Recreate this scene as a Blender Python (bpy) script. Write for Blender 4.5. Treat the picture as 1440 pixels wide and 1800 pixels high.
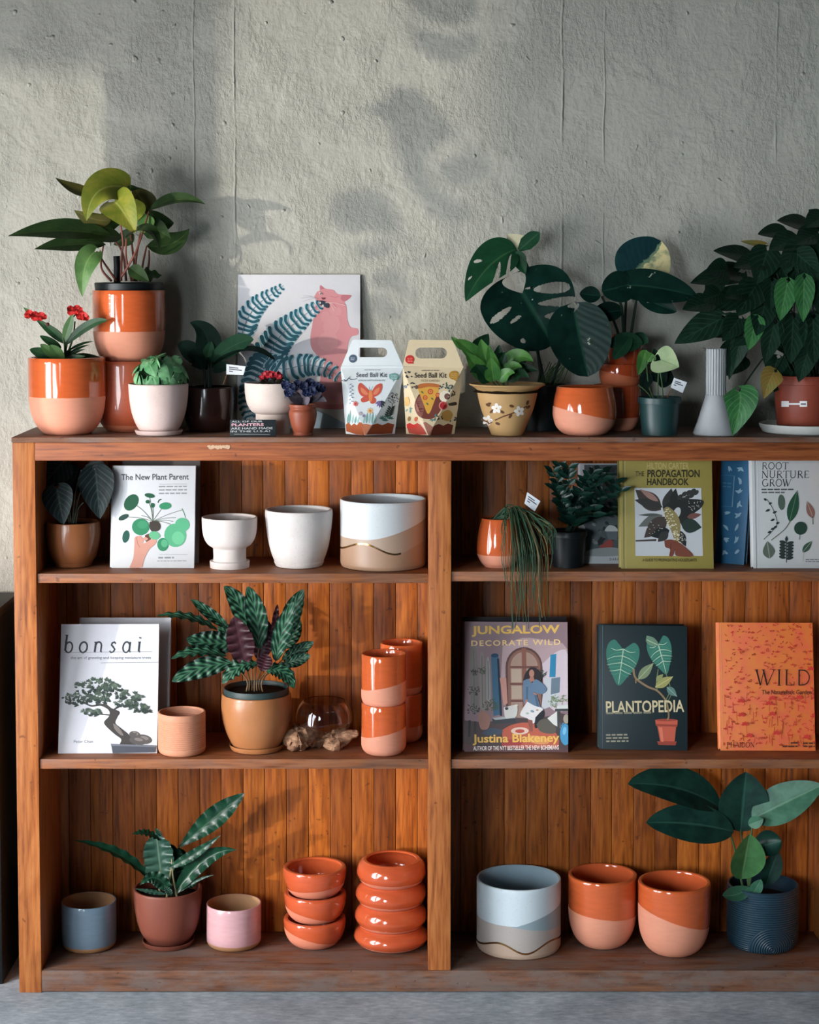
import bpy, bmesh, math, random
from mathutils import Vector, Matrix, noise as mnoise
from mathutils.geometry import tessellate_polygon
random.seed(7)
PI = math.pi
scene = bpy.context.scene
COL = scene.collection
for o in list(bpy.data.objects):
    bpy.data.objects.remove(o)

# ------------------------------------------------------------------ camera
F, CXP, CYP, HOR, D = 3375.0, 720.0, 687.0, 470.0, 4.39
TH = math.atan((CYP - HOR) / F)
FW = Vector((0, math.cos(TH), -math.sin(TH)))
UP = Vector((0, math.sin(TH), math.cos(TH)))
def ray(px, py):
    return FW + Vector((1, 0, 0)) * ((px - CXP) / F) + UP * ((CYP - py) / F)
_d = ray(720, 1745)
CAM = Vector((0, -D, -_d.z * D / _d.y))
def P(px, py, Y=0.0):
    d = ray(px, py)
    return CAM + d * ((Y + D) / d.y)
def onz(px, py, z):
    d = ray(px, py)
    return CAM + d * ((z - CAM.z) / d.z)
def msc(px, py, Y):
    return (Y + D) / ray(px, py).y / F
def proj(p):
    q = p - CAM
    k = q.dot(FW)
    return (CXP + F * q.x / k, CYP - F * q.dot(UP) / k)

cam_d = bpy.data.cameras.new('camera')
cam = bpy.data.objects.new('camera', cam_d)
COL.objects.link(cam)
cam.location = CAM
cam.rotation_euler = (PI / 2 - TH, 0, 0)
cam_d.sensor_fit = 'VERTICAL'
cam_d.sensor_height = 36.0
cam_d.lens = F / 1800 * 36.0
cam_d.shift_y = -(900 - CYP) / 1800.0
cam_d.clip_start = 0.05
scene.camera = cam

# ------------------------------------------------------------------ light
vs = scene.view_settings
vs.view_transform = 'Standard'
vs.look = 'None'
vs.gamma = 1.0
vs.use_curve_mapping = False
vs.exposure = 0.0
world = bpy.data.worlds.new('room_daylight')
scene.world = world
world.use_nodes = True
bg = world.node_tree.nodes['Background']
bg.inputs['Color'].default_value = (0.42, 0.74, 0.85, 1)
bg.inputs['Strength'].default_value = 0.036

WIN_X = -1.6
SUN_AZ = math.radians(55)
SUN_EL = math.radians(3)
sun_d = bpy.data.lights.new('low_sun', 'SUN')
sun_d.energy = 2.05
sun_d.angle = math.radians(0.8)
sun_d.color = (1.0, 0.93, 0.83)
sun = bpy.data.objects.new('low_sun', sun_d)
COL.objects.link(sun)
sdir = Vector((math.sin(SUN_AZ) * math.cos(SUN_EL), math.cos(SUN_AZ) * math.cos(SUN_EL), -math.sin(SUN_EL)))
sun.rotation_euler = sdir.to_track_quat('-Z', 'Y').to_euler()

def area(name, loc, target, sx, sy, energy, color):
    d = bpy.data.lights.new(name, 'AREA')
    d.shape = 'RECTANGLE'
    d.size, d.size_y = sx, sy
    d.energy = energy
    d.color = color
    o = bpy.data.objects.new(name, d)
    COL.objects.link(o)
    o.location = loc
    o.rotation_euler = (Vector(target) - Vector(loc)).to_track_quat('-Z', 'Z').to_euler()
    return o
area('side_window_daylight', (-2.0, -1.30, 0.90), (0.0, 0.0, 0.7), 1.5, 1.2, 106, (0.93, 0.96, 1.0))
area('shopfront_daylight', (-2.6, -7.0, 1.7), (0.55, 0.1, 0.4), 1.3, 1.7, 17, (0.82, 0.93, 1.0)).data.spread = math.radians(44)

# ------------------------------------------------------------------ materials
def C(r, g=None, b=None):
    if g is None:
        r, g, b = r
    f = lambda v: ((v / 255.0) / 12.92 if v / 255.0 <= 0.04045 else (((v / 255.0) + 0.055) / 1.055) ** 2.4)
    return (f(r), f(g), f(b), 1.0)
class NT:
    def __init__(self, name):
        self.m = bpy.data.materials.new(name)
        self.m.use_nodes = True
        self.t = self.m.node_tree
        self.b = self.t.nodes['Principled BSDF']
    def l(self, a, b):
        self.t.links.new(a, b)
    def val(self, x, sock):
        if isinstance(x, (int, float)):
            sock.default_value = x
        elif isinstance(x, tuple):
            sock.default_value = x
        else:
            self.l(x, sock)
    def math(self, op, a, b=0.0, c=None, clamp=False):
        nd = self.t.nodes.new('ShaderNodeMath')
        nd.operation = op
        nd.use_clamp = clamp
        self.val(a, nd.inputs[0])
        self.val(b, nd.inputs[1])
        if c is not None:
            self.val(c, nd.inputs[2])
        return nd.outputs[0]
    def mix(self, f, a, b):
        nd = self.t.nodes.new('ShaderNodeMix')
        nd.data_type = 'RGBA'
        self.val(f, nd.inputs[0])
        self.val(a, nd.inputs[6])
        self.val(b, nd.inputs[7])
        return nd.outputs[2]
    def step(self, x, a, b):
        nd = self.t.nodes.new('ShaderNodeMapRange')
        nd.interpolation_type = 'SMOOTHSTEP'
        self.val(x, nd.inputs[0])
        nd.inputs[1].default_value = a
        nd.inputs[2].default_value = b
        return nd.outputs[0]
    def coord(self, which='Object'):
        return self.t.nodes.new('ShaderNodeTexCoord').outputs[which]
    def mapped(self, vec, scale=(1, 1, 1), loc=(0, 0, 0), rot=(0, 0, 0)):
        nd = self.t.nodes.new('ShaderNodeMapping')
        self.l(vec, nd.inputs[0])
        nd.inputs['Scale'].default_value = scale
        if isinstance(loc, tuple):
            nd.inputs['Location'].default_value = loc
        else:
            self.l(loc, nd.inputs['Location'])
        nd.inputs['Rotation'].default_value = rot
        return nd.outputs[0]
    def noise(self, vec, scale, detail=3, rough=0.55, dist=0.0):
        nd = self.t.nodes.new('ShaderNodeTexNoise')
        self.l(vec, nd.inputs['Vector'])
        nd.inputs['Scale'].default_value = scale
        nd.inputs['Detail'].default_value = detail
        nd.inputs['Roughness'].default_value = rough
        nd.inputs['Distortion'].default_value = dist
        return nd.outputs['Fac']
    def ramp(self, f, stops):
        nd = self.t.nodes.new('ShaderNodeValToRGB')
        self.l(f, nd.inputs[0])
        cr = nd.color_ramp
        while len(cr.elements) < len(stops):
            cr.elements.new(0.5)
        for e, (p, c) in zip(cr.elements, stops):
            e.position = p
            e.color = c
        return nd.outputs[0]
    def sep(self, v):
        nd = self.t.nodes.new('ShaderNodeSeparateXYZ')
        self.l(v, nd.inputs[0])
        return nd.outputs
    def bump(self, h, strength=0.3, dist=0.005):
        nd = self.t.nodes.new('ShaderNodeBump')
        self.l(h, nd.inputs['Height'])
        nd.inputs['Strength'].default_value = strength
        nd.inputs['Distance'].default_value = dist
        self.l(nd.outputs[0], self.b.inputs['Normal'])
    def base(self, c):
        self.val(c, self.b.inputs['Base Color'])
    def rough(self, r):
        self.val(r, self.b.inputs['Roughness'])

_mats = {}
def flat(name, rgb, rough=0.6, spec=0.3, vary=0.06, scale=60):
    """plain material with a slight mottling so that nothing is perfectly even"""
    if name in _mats:
        return _mats[name]
    k = NT(name)
    col = C(rgb)
    nz = k.noise(k.coord(), scale, 3)
    lo = tuple(max(0, v * (1 - vary * 2)) for v in col[:3]) + (1,)
    hi = tuple(min(1, v * (1 + vary * 2)) for v in col[:3]) + (1,)
    k.base(k.mix(nz, lo, hi))
    k.rough(rough)
    k.b.inputs['Specular IOR Level'].default_value = spec
    _mats[name] = k.m
    return k.m

def wood(name, dark, mid, light, axis='X', worn=0.0, rough=0.5, island=False, sc=1.0):
    k = NT(name)
    co = k.coord()
    if island:
        rnd = k.t.nodes.new('ShaderNodeNewGeometry').outputs['Random Per Island']
        cx = k.t.nodes.new('ShaderNodeCombineXYZ')
        k.l(k.math('MULTIPLY', rnd, 37.0), cx.inputs[0])
        k.l(k.math('MULTIPLY', rnd, 91.0), cx.inputs[2])
        ad = k.t.nodes.new('ShaderNodeVectorMath')
        k.l(co, ad.inputs[0])
        k.l(cx.outputs[0], ad.inputs[1])
        co = ad.outputs[0]
    a, b = 1.0, 16.0
    s1 = (a, b, b) if axis == 'X' else (b, b, a)
    fine = k.noise(k.mapped(co, tuple(v * 9 * sc for v in s1)), 1.0, 5, 0.62)
    big = k.noise(k.mapped(co, tuple((v ** 0.7) * 2.2 * sc for v in s1)), 1.0, 2, 0.5, 0.6)
    rings = k.math('SINE', k.math('MULTIPLY', big, 46.0))
    rings = k.math('MULTIPLY_ADD', rings, 0.5, 0.5)
    f = k.math('ADD', k.math('MULTIPLY', fine, 0.86), k.math('MULTIPLY', rings, 0.10))
    col = k.ramp(f, [(0.24, dark), (0.47, mid), (0.78, light)])
    if island:
        tone = k.ramp(rnd, [(0.0, (0.62, 0.55, 0.5, 1)), (0.35, (0.9, 0.85, 0.8, 1)), (0.7, (1.1, 1.08, 1.0, 1)), (1.0, (1.35, 1.3, 1.15, 1))])
        mu = k.t.nodes.new('ShaderNodeMix')
        mu.data_type = 'RGBA'
        mu.blend_type = 'MULTIPLY'
        mu.inputs[0].default_value = 1.0
        k.l(col, mu.inputs[6])
        k.l(tone, mu.inputs[7])
        col = mu.outputs[2]
    if worn > 0:
        wn = k.noise(k.mapped(co, (3, 7, 7) if axis == 'X' else (7, 7, 3)), 3.0, 5, 0.7)
        col = k.mix(k.math('MULTIPLY', k.step(wn, 0.35, 0.65), worn), col, C(118, 104, 98))
        sp = k.noise(co, 130.0, 2)
        col = k.mix(k.math('MULTIPLY', k.step(sp, 0.74, 0.80), worn * 0.6), col, C(170, 160, 154))
    dk = k.noise(co, 55.0, 2)
    col = k.mix(k.math('MULTIPLY', k.step(dk, 0.68, 0.75), 0.55), col, tuple(v * 0.45 for v in dark[:3]) + (1,))
    k.base(col)
    k.rough(k.math('MULTIPLY_ADD', fine, 0.25, rough - 0.12))
    k.b.inputs['Specular IOR Level'].default_value = 0.35
    k.bump(f, 0.18, 0.002)
    return k.m
W_D, W_M, W_L = C(112, 56, 24), C(174, 100, 48), C(206, 134, 74)
M_WOOD_X = wood('oak_along', C(90, 44, 22), C(146, 78, 40), C(182, 108, 60), 'X')
M_WOOD_Z = wood('oak_upright', W_D, W_M, W_L, 'Z')
M_WOOD_SHELF = wood('oak_shelf', C(92, 50, 28), C(142, 84, 48), C(172, 110, 66), 'X', worn=0.3)
M_WOOD_WORN = wood('oak_worn', C(70, 44, 32), C(120, 76, 52), C(150, 104, 76), 'X', worn=0.75, rough=0.65)
M_WOOD_BACK = wood('oak_panelling', C(86, 42, 13), C(154, 82, 25), C(190, 114, 42), 'Z', island=True)

def plaster():
    k = NT('painted_plaster')
    co = k.coord()
    n1 = k.noise(co, 3.2, 4, 0.6)
    n2 = k.noise(k.mapped(co, (1, 1, 0.6)), 95, 5, 0.72, 0.15)
    n3 = k.noise(co, 20, 3, 0.6, 0.4)
    patch = k.step(k.noise(co, 5.5, 3, 0.6), 0.40, 0.58)
    x = k.sep(co)[0]
    z = k.sep(co)[2]
    wob = k.math('MULTIPLY', k.math('SUBTRACT', k.noise(co, 9, 3), 0.5), 0.012)
    seam = None
    for sx, w, a in ((P(341, 300, .28).x, .0035, .8), (P(412, 300, .28).x, .004, 1.0), (P(989, 300, .28).x, .0045, 1.0), (P(1063, 200, .28).x, .0035, .8), (P(1368, 60, .28).x, .004, .6)):
        dd = k.math('ABSOLUTE', k.math('SUBTRACT', k.math('ADD', x, wob), sx))
        s = k.math('MULTIPLY', k.math('SUBTRACT', 1.0, k.step(dd, 0.0, w)), a)
        seam = s if seam is None else k.math('MAXIMUM', seam, s)
    lump = k.step(k.noise(co, 34, 1, 0.5), 0.72, 0.80)
    h = k.math('MULTIPLY', n2, k.math('MULTIPLY_ADD', patch, 0.75, 0.35))
    h = k.math('ADD', h, k.math('MULTIPLY', n3, 0.9))
    h = k.math('ADD', h, k.math('MULTIPLY', lump, 0.8))
    seam = k.math('MULTIPLY', seam, k.step(k.noise(co, 6, 3), 0.35, 0.65))
    h = k.math('ADD', h, k.math('MULTIPLY', seam, 0.5))
    col = k.mix(n1, C(176, 173, 162), C(191, 188, 177))
    col = k.mix(k.math('MULTIPLY', seam, 0.25), col, C(130, 130, 124))
    k.base(col)
    k.rough(0.72)
    k.b.inputs['Specular IOR Level'].default_value = 0.25
    k.bump(h, 0.68, 0.010)
    return k.m
M_PLASTER = plaster()

def concrete():
    k = NT('worn_concrete')
    co = k.coord()
    n1 = k.noise(co, 5, 6, 0.65)
    n2 = k.noise(k.mapped(co, (1, 2.4, 1)), 34, 5, 0.7)
    f = k.math('ADD', k.math('MULTIPLY', n1, 0.5), k.math('MULTIPLY', n2, 0.5))
    col = k.ramp(f, [(0.32, C(120, 130, 138)), (0.5, C(166, 176, 184)), (0.66, C(206, 214, 220))])
    k.base(col)
    k.rough(0.7)
    k.bump(n2, 0.25, 0.004)
    return k.m
M_CONC = concrete()
M_BLACK = flat('black_paint', (22, 26, 28), 0.5)
M_BLACKPL = flat('black_plastic', (17, 23, 26), 0.42, 0.35)
M_SOIL = flat('potting_soil', (38, 28, 22), 0.95, 0.1, 0.3, 200)

def clay(name, rgb, rough=0.55, speck=0.0, spec=0.35, coat=0.0, bump=0.05):
    if name in _mats:
        return _mats[name]
    k = NT(name)
    co = k.coord()
    c = C(rgb)
    n = k.noise(co, 28, 4)
    col = k.mix(n, tuple(v * 0.88 for v in c[:3]) + (1,), tuple(min(1, v * 1.1) for v in c[:3]) + (1,))
    if speck:
        s = k.noise(co, 420, 2)
        col = k.mix(k.math('MULTIPLY', k.step(s, 0.62, 0.72), speck), col, tuple(v * 0.45 for v in c[:3]) + (1,))
    k.base(col)
    k.rough(rough)
    k.b.inputs['Specular IOR Level'].default_value = spec
    k.b.inputs['Coat Weight'].default_value = coat
    k.b.inputs['Coat Roughness'].default_value = 0.06
    k.bump(k.noise(co, 160, 3), bump, 0.002)
    _mats[name] = k.m
    return k.m
GLZ = C(206, 96, 50)
RAW = C(222, 148, 120)
def dipped(name, level, tilt=0.0, glz=GLZ, raw=RAW, gloss=0.12):
    """glossy glaze above a straight (possibly tilted) dip line, raw clay below"""
    k = NT(name)
    co = k.coord()
    s = k.sep(co)
    n = k.noise(co, 40, 3)
    f = k.math('ADD', s[2], k.math('MULTIPLY', s[0], tilt))
    f = k.math('ADD', f, k.math('MULTIPLY', k.math('SUBTRACT', n, 0.5), 0.002))
    m = k.step(f, level - 0.0006, level + 0.0006)
    n2 = k.noise(k.mapped(co, (1, 1, 5)), 26, 4)
    dkr = lambda c, a: tuple(min(1, v * a) for v in c[:3]) + (1,)
    k.base(k.mix(m, k.mix(n2, dkr(raw, .9), dkr(raw, 1.08)), k.mix(n2, dkr(glz, .85), dkr(glz, 1.15))))
    k.rough(k.math('MULTIPLY_ADD', m, gloss - 0.65, 0.65))
    k.val(k.math('MULTIPLY', m, 0.8), k.b.inputs['Coat Weight'])
    k.b.inputs['Coat Roughness'].default_value = 0.05
    k.b.inputs['Specular IOR Level'].default_value = 0.4
    k.bump(n2, 0.06, 0.003)
    return k.m
M_GLAZE = clay('orange_glaze', (204, 94, 52), 0.14, 0, 0.4, 0.7, 0.03)

def leafmat(name, c1, c2, vein=None, vs=0.6, style='plain', rough=0.42, c3=None, tl=0.0, spec=0.3):
    k = NT(name)
    uv = k.coord('UV')
    s = k.sep(uv)
    a = k.math('ABSOLUTE', k.math('SUBTRACT', s[0], 0.5))
    n = k.noise(k.coord(), 30, 3)
    col = k.mix(k.step(n, 0.3, 0.7), C(c1), C(c2))
    if style == 'stripes':
        ph = k.math('SUBTRACT', k.math('MULTIPLY', s[1], 6.5), k.math('MULTIPLY', a, 4.5))
        st = k.math('SINE', k.math('MULTIPLY', ph, 6.283))
        n5 = k.noise(k.coord(), 60, 2)
        st = k.math('ADD', st, k.math('MULTIPLY', k.math('SUBTRACT', n5, 0.5), 1.6))
        mk = k.math('MULTIPLY', k.step(st, -0.1, 0.5), k.math('SUBTRACT', 1.0, k.step(a, 0.38, 0.46)))
        col = k.mix(mk, col, C(c3))
    if style == 'splash':
        n6 = k.noise(k.mapped(k.coord(), (1, 1, 1)), 42, 4, 0.7)
        col = k.mix(k.step(n6, 0.67, 0.71), col, C(c3))
    if style == 'half':
        n7 = k.noise(k.coord(), 26, 4, 0.6)
        e = k.math('ADD', s[0], k.math('MULTIPLY', k.math('SUBTRACT', n7, 0.5), 0.5))
        pale = k.mix(k.step(n, 0.25, 0.5), C(112, 132, 100), C(c3))
        col = k.mix(k.step(e, 0.42, 0.46), col, k.mix(k.step(e, 0.52, 0.56), C(104, 128, 100), pale))
    if style == 'veined':
        ph = k.math('SUBTRACT', k.math('MULTIPLY', s[1], 7.0), k.math('MULTIPLY', a, 5.0))
        st = k.math('SINE', k.math('MULTIPLY', ph, 6.283))
        col = k.mix(k.math('MULTIPLY', k.step(st, 0.72, 0.98), vs), col, C(vein))
    if vein:
        col = k.mix(k.math('MULTIPLY', k.math('SUBTRACT', 1.0, k.step(a, 0.008, 0.04)), vs), col, C(vein))
    k.base(col)
    k.rough(rough)
    k.b.inputs['Specular IOR Level'].default_value = spec
    ph = k.math('SUBTRACT', k.math('MULTIPLY', s[1], 9.0), k.math('MULTIPLY', a, 6.0))
    st = k.math('SINE', k.math('MULTIPLY', ph, 6.283))
    k.bump(st, 0.03, 0.003)
    return k.m

# ------------------------------------------------------------------ object helpers
def tag(o, label=None, cat=None, group=None, kind=None):
    if label: o['label'] = label
    if cat: o['category'] = cat
    if group: o['group'] = group
    if kind: o['kind'] = kind
    return o
def empty(name, loc):
    o = bpy.data.objects.new(name, None)
    COL.objects.link(o)
    o.location = loc
    o.empty_display_size = 0.02
    return o
def obj(name, bm, mats, parent=None, off=None, smooth=True, sharp=38):
    """one mesh object; off = point that becomes the origin (world coords in, local out)"""
    if off is not None:
        bmesh.ops.translate(bm, verts=bm.verts, vec=-Vector(off))
    me = bpy.data.meshes.new(name)
    bm.normal_update()
    bm.to_mesh(me)
    bm.free()
    if not isinstance(mats, (list, tuple)):
        mats = [mats]
    for m in mats:
        me.materials.append(m)
    if smooth:
        me.polygons.foreach_set('use_smooth', [True] * len(me.polygons))
        me.set_sharp_from_angle(angle=math.radians(sharp))
    o = bpy.data.objects.new(name, me)
    COL.objects.link(o)
    if parent is not None:
        o.parent = parent
    elif off is not None:
        o.location = off
    return o
def box(bm, x0, x1, y0, y1, z0, z1, bev=0.0, mi=0):
    r = bmesh.ops.create_cube(bm, size=1.0)
    vsx = r['verts']
    for v in vsx:
        v.co = Vector((x0 if v.co.x < 0 else x1, y0 if v.co.y < 0 else y1, z0 if v.co.z < 0 else z1))
    fs = set(f for v in vsx for f in v.link_faces)
    for f in fs:
        f.material_index = mi
    if bev > 0:
        es = list(set(e for v in vsx for e in v.link_edges))
        bmesh.ops.bevel(bm, geom=es, offset=bev, segments=2, affect='EDGES', profile=0.6)
def lathe(bm, prof, seg=72, cx=0, cy=0, z0=0, mis=None, fr=None):
    rings = []
    for i, (r, z) in enumerate(prof):
        if r < 1e-6:
            rings.append([bm.verts.new((cx, cy, z0 + z))])
        else:
            ring = []
            for j in range(seg):
                a = 2 * PI * j / seg
                rr = r if fr is None else r * fr(a, i)
                ring.append(bm.verts.new((cx + rr * math.cos(a), cy + rr * math.sin(a), z0 + z)))
            rings.append(ring)
    for i in range(len(rings) - 1):
        A, B = rings[i], rings[i + 1]
        for j in range(seg):
            j2 = (j + 1) % seg
            if len(A) == 1 and len(B) == 1:
                continue
            if len(A) == 1:
                f = bm.faces.new((A[0], B[j2], B[j]))
            elif len(B) == 1:
                f = bm.faces.new((A[j], A[j2], B[0]))
            else:
                f = bm.faces.new((A[j], A[j2], B[j2], B[j]))
            if mis:
                f.material_index = mis[i]
def spline(pts, n=8):
    out = []
    q = [pts[0]] + list(pts) + [pts[-1]]
    for i in range(1, len(q) - 2):
        p0, p1, p2, p3 = q[i - 1], q[i], q[i + 1], q[i + 2]
        for k in range(n):
            t = k / n
            out.append(tuple(0.5 * (2 * p1[d] + (p2[d] - p0[d]) * t + (2 * p0[d] - 5 * p1[d] + 4 * p2[d] - p3[d]) * t * t + (3 * p1[d] - p0[d] - 3 * p2[d] + p3[d]) * t ** 3) for d in range(len(p1))))
    out.append(tuple(pts[-1]))
    return out
def cupctrl(rb=0.72, hc=0.24, rt=1.0, belly=1.0):
    """straight cup with a rounded foot"""
    pts = [(rb, 0.0)]
    for i in range(1, 7):
        a = PI / 2 * i / 6
        pts.append((rb + (belly - rb) * math.sin(a), hc * (1 - math.cos(a))))
    for i in range(1, 7):
        t = i / 6
        pts.append((belly + (rt - belly) * t, hc + (1 - hc) * t))
    return pts
def potprof(ctrl, R, H, wall=0.005, smooth=True, floor=None, ridges=None):
    pts = spline(ctrl, 5) if smooth else list(ctrl)
    outer = [(r * R, z * H) for r, z in pts]
    if ridges:
        n, amp, z0, z1 = ridges
        new = []
        N = n * 6
        def rad(z):
            for (ra, za), (rb, zb) in zip(outer, outer[1:]):
                if za <= z <= zb and zb > za:
                    return ra + (rb - ra) * (z - za) / (zb - za)
            return outer[-1][0]
        new = [p for p in outer if p[1] < z0 * H]
        for i in range(N + 1):
            z = (z0 + (z1 - z0) * i / N) * H
            new.append((rad(z) + amp * math.cos(2 * PI * n * i / N), z))
        new += [p for p in outer if p[1] > z1 * H]
        outer = new
    prof = [(0, 0)] + outer
    rt = outer[-1][0]
    prof += [(rt - wall * 0.15, H + wall * 0.22), (rt - wall * 0.5, H + wall * 0.32), (rt - wall * 0.85, H + wall * 0.22)]
    ni = len(prof) - 1
    fl = wall * 1.2 if floor is None else floor
    inner = [(max(r - wall, 0.002), z) for r, z in reversed(outer) if z > fl]
    prof += inner + [(inner[-1][0] * 0.6, fl), (0, fl)]
    mis = [0 if i < ni else 1 for i in range(len(prof) - 1)]
    return prof, mis
YMAX = 0.263
def place(x0, x1, ytop, ybot, zs, rb=0.75, Y=None):
    """centre, radius and height of a round pot from its outline in the photograph and the board it stands on"""
    pxc = (x0 + x1) / 2
    R = (x1 - x0) / 2 * msc(pxc, ybot, 0.1)
    for _ in range(6):
        Yc = Y if Y is not None else min(onz(pxc, ybot, zs).y + rb * R, YMAX - R)
        R = (x1 - x0) / 2 * msc(pxc, ytop, Yc)
    p = P(pxc, ytop, Yc)
    return Vector((p.x, Yc, zs)), R, p.z - zs
def tube(bm, pts, r0, r1=None, seg=6, mi=0, cap=True):
    r1 = r0 if r1 is None else r1
    pts = [Vector(p) for p in pts]
    rings = []
    n = len(pts)
    prev = None
    for i, p in enumerate(pts):
        t = (pts[min(i + 1, n - 1)] - pts[max(i - 1, 0)])
        if t.length < 1e-9:
            t = Vector((0, 0, 1))
        t.normalize()
        ref = Vector((0, 1, 0)) if abs(t.y) < 0.9 else Vector((1, 0, 0))
        if prev is not None:
            ref = prev
        a = (ref - t * ref.dot(t)).normalized()
        prev = a
        b = t.cross(a)
        r = r0 + (r1 - r0) * i / max(1, n - 1)
        rings.append([bm.verts.new(p + (a * math.cos(2 * PI * k / seg) + b * math.sin(2 * PI * k / seg)) * r) for k in range(seg)])
    for A, B in zip(rings, rings[1:]):
        for k in range(seg):
            f = bm.faces.new((A[k], A[(k + 1) % seg], B[(k + 1) % seg], B[k]))
            f.material_index = mi
    if cap:
        for R in (rings[0][::-1], rings[-1]):
            f = bm.faces.new(R)
            f.material_index = mi
def bez(a, b, c, n=10):
    a, b, c = Vector(a), Vector(b), Vector(c)
    return [a * (1 - t) ** 2 + b * 2 * t * (1 - t) + c * t * t for t in [i / n for i in range(n + 1)]]
SHAPES = {
    'lance': lambda q: max(0, math.sin(PI * q ** 0.8)) ** 0.95,
    'oval': lambda q: max(0, math.sin(PI * q ** 0.92)) ** 0.65,
    'obov': lambda q: max(0, math.sin(PI * q ** 1.35)) ** 0.8,
    'heart': lambda q: max(0, math.sin(PI * q ** 0.62)) ** 0.8,
    'round': lambda q: max(0, math.sin(PI * q ** 0.8)) ** 0.5,
    'strap': lambda q: min(1, 0.25 + q * 2.2) * (1 if q < 0.62 else max(0, 1 - ((q - 0.62) / 0.38) ** 2.2)),
    'spoon': lambda q: 0.22 + 0.78 * max(0, math.sin(PI * min(1, max(0, (q - 0.2) / 0.8)) ** 1.05)) ** 0.8 if q < 0.999 else 0.0,
}
def leaf(bm, base, tip, w, shape='lance', arch=(0, 0, 0), face=(0, -1, 0.25), fold=0.18, rip=None, n=22, m=5, lobe=0.0, cuts=None, mi=0, curl=0.0, twist=0.0):
    base, tip = Vector(base), Vector(tip)
    mid = (base + tip) / 2 + Vector(arch)
    L = (tip - base).length
    uvl = bm.loops.layers.uv.verify()
    fh = Vector(face).normalized()
    def cp(t):
        if t < 0:
            d = (mid - base).normalized()
            return base + d * t * L
        return base * (1 - t) ** 2 + mid * 2 * t * (1 - t) + tip * t * t
    def tg(t):
        t = max(t, 0)
        return ((mid - base) * (1 - t) + (tip - mid) * t).normalized()
    W = SHAPES[shape]
    rows = []
    t0 = -lobe
    for i in range(n + 1):
        q = i / n
        t = t0 + (1 - t0) * q
        T = tg(t)
        S = T.cross(fh)
        if S.length < 1e-4:
            S = T.cross(Vector((1, 0, 0)))
        S.normalize()
        if twist:
            S = (Matrix.Rotation(twist * q, 3, T) @ S)
        Nn = S.cross(T).normalized()
        if Nn.dot(fh) < 0 and not twist:
            Nn = -Nn
        hw = max(W(q), 0.012) * w / 2
        if cuts and cuts.get('edge'):
            hw *= 1 + cuts['edge'] * math.sin(q * 40)
        row = []
        for j in range(-m, m + 1):
            s = j / m
            a = abs(s)
            if t < 0:
                g = min(0.5, 0.55 * (-t) / lobe)
                a2 = g + (1 - g) * a
                s2 = math.copysign(a2, s) if j != 0 else 0
            else:
                a2, s2 = a, s
            off = fold * a2 * hw - curl * a2 * a2 * hw
            if rip:
                off += rip[0] * hw * (a2 ** 1.6) * math.sin(2 * PI * rip[1] * q + (1.3 if s > 0 else 0))
            row.append((cp(t) + S * s2 * hw + Nn * off, s2, q, t, j))
        rows.append(row)
    vmap = {}
    def vert(i, k, side):
        r = rows[i][k]
        key = (i, k, side if (r[4] == 0 and r[3] < 0) else 0)
        if key not in vmap:
            p = r[0]
            if r[4] == 0 and r[3] < 0:
                # inner edge of the lobe on this side
                nb = rows[i][k + side]
                nb2 = rows[i][k + 2 * side]
                p = nb[0] + (nb[0] - nb2[0]) * 0.6
            vmap[key] = bm.verts.new(p)
        return vmap[key]
    for i in range(n):
        for k in range(2 * m):
            j0 = rows[i][k][4]
            side = 1 if j0 >= 0 else -1
            sc = (rows[i][k][1] + rows[i][k + 1][1] + rows[i + 1][k][1] + rows[i + 1][k + 1][1]) / 4
            qc = (rows[i][k][2] + rows[i + 1][k][2]) / 2
            if cuts and cuts.get('f') and cuts['f'](sc, qc):
                continue
            quad = [(i, k), (i, k + 1), (i + 1, k + 1), (i + 1, k)]
            vsq = [vert(a, b, side) for a, b in quad]
            if len(set(vsq)) < 4:
                continue
            try:
                f = bm.faces.new(vsq)
            except ValueError:
                continue
            f.material_index = mi
            for lp, (a, b) in zip(f.loops, quad):
                lp[uvl].uv = (rows[a][b][1] * 0.5 + 0.5, rows[a][b][2])
    return cp
def blob(bm, c, r, seg=10, mi=0, jit=0.0, sc=(1, 1, 1)):
    res = bmesh.ops.create_uvsphere(bm, u_segments=seg, v_segments=max(5, seg // 2 + 1), radius=1.0)
    for v in res['verts']:
        p = v.co.copy()
        k = 1 + jit * mnoise.noise(p * 2.3 + Vector(c) * 31)
        v.co = Vector(c) + Vector((p.x * sc[0], p.y * sc[1], p.z * sc[2])) * r * k
    for f in set(f for v in res['verts'] for f in v.link_faces):
        f.material_index = mi
# ================================================================== the room
WALL_Y = 0.292
bm = bmesh.new(); box(bm, -1.7, 2.6, WALL_Y, WALL_Y + 0.12, 0, 3.4)
tag(obj('wall_back', bm, M_PLASTER, smooth=False), kind='structure')
bm = bmesh.new(); box(bm, -3.2, 2.6, -7.0, WALL_Y, -0.1, 0)
tag(obj('floor', bm, M_CONC, smooth=False), kind='structure')
zb = P(10, 1527, WALL_Y - .012).z
bm = bmesh.new(); box(bm, -1.595, 2.55, WALL_Y - .012, WALL_Y, 0, zb, .002)
tag(obj('baseboard_back', bm, M_BLACK), kind='structure')
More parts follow.
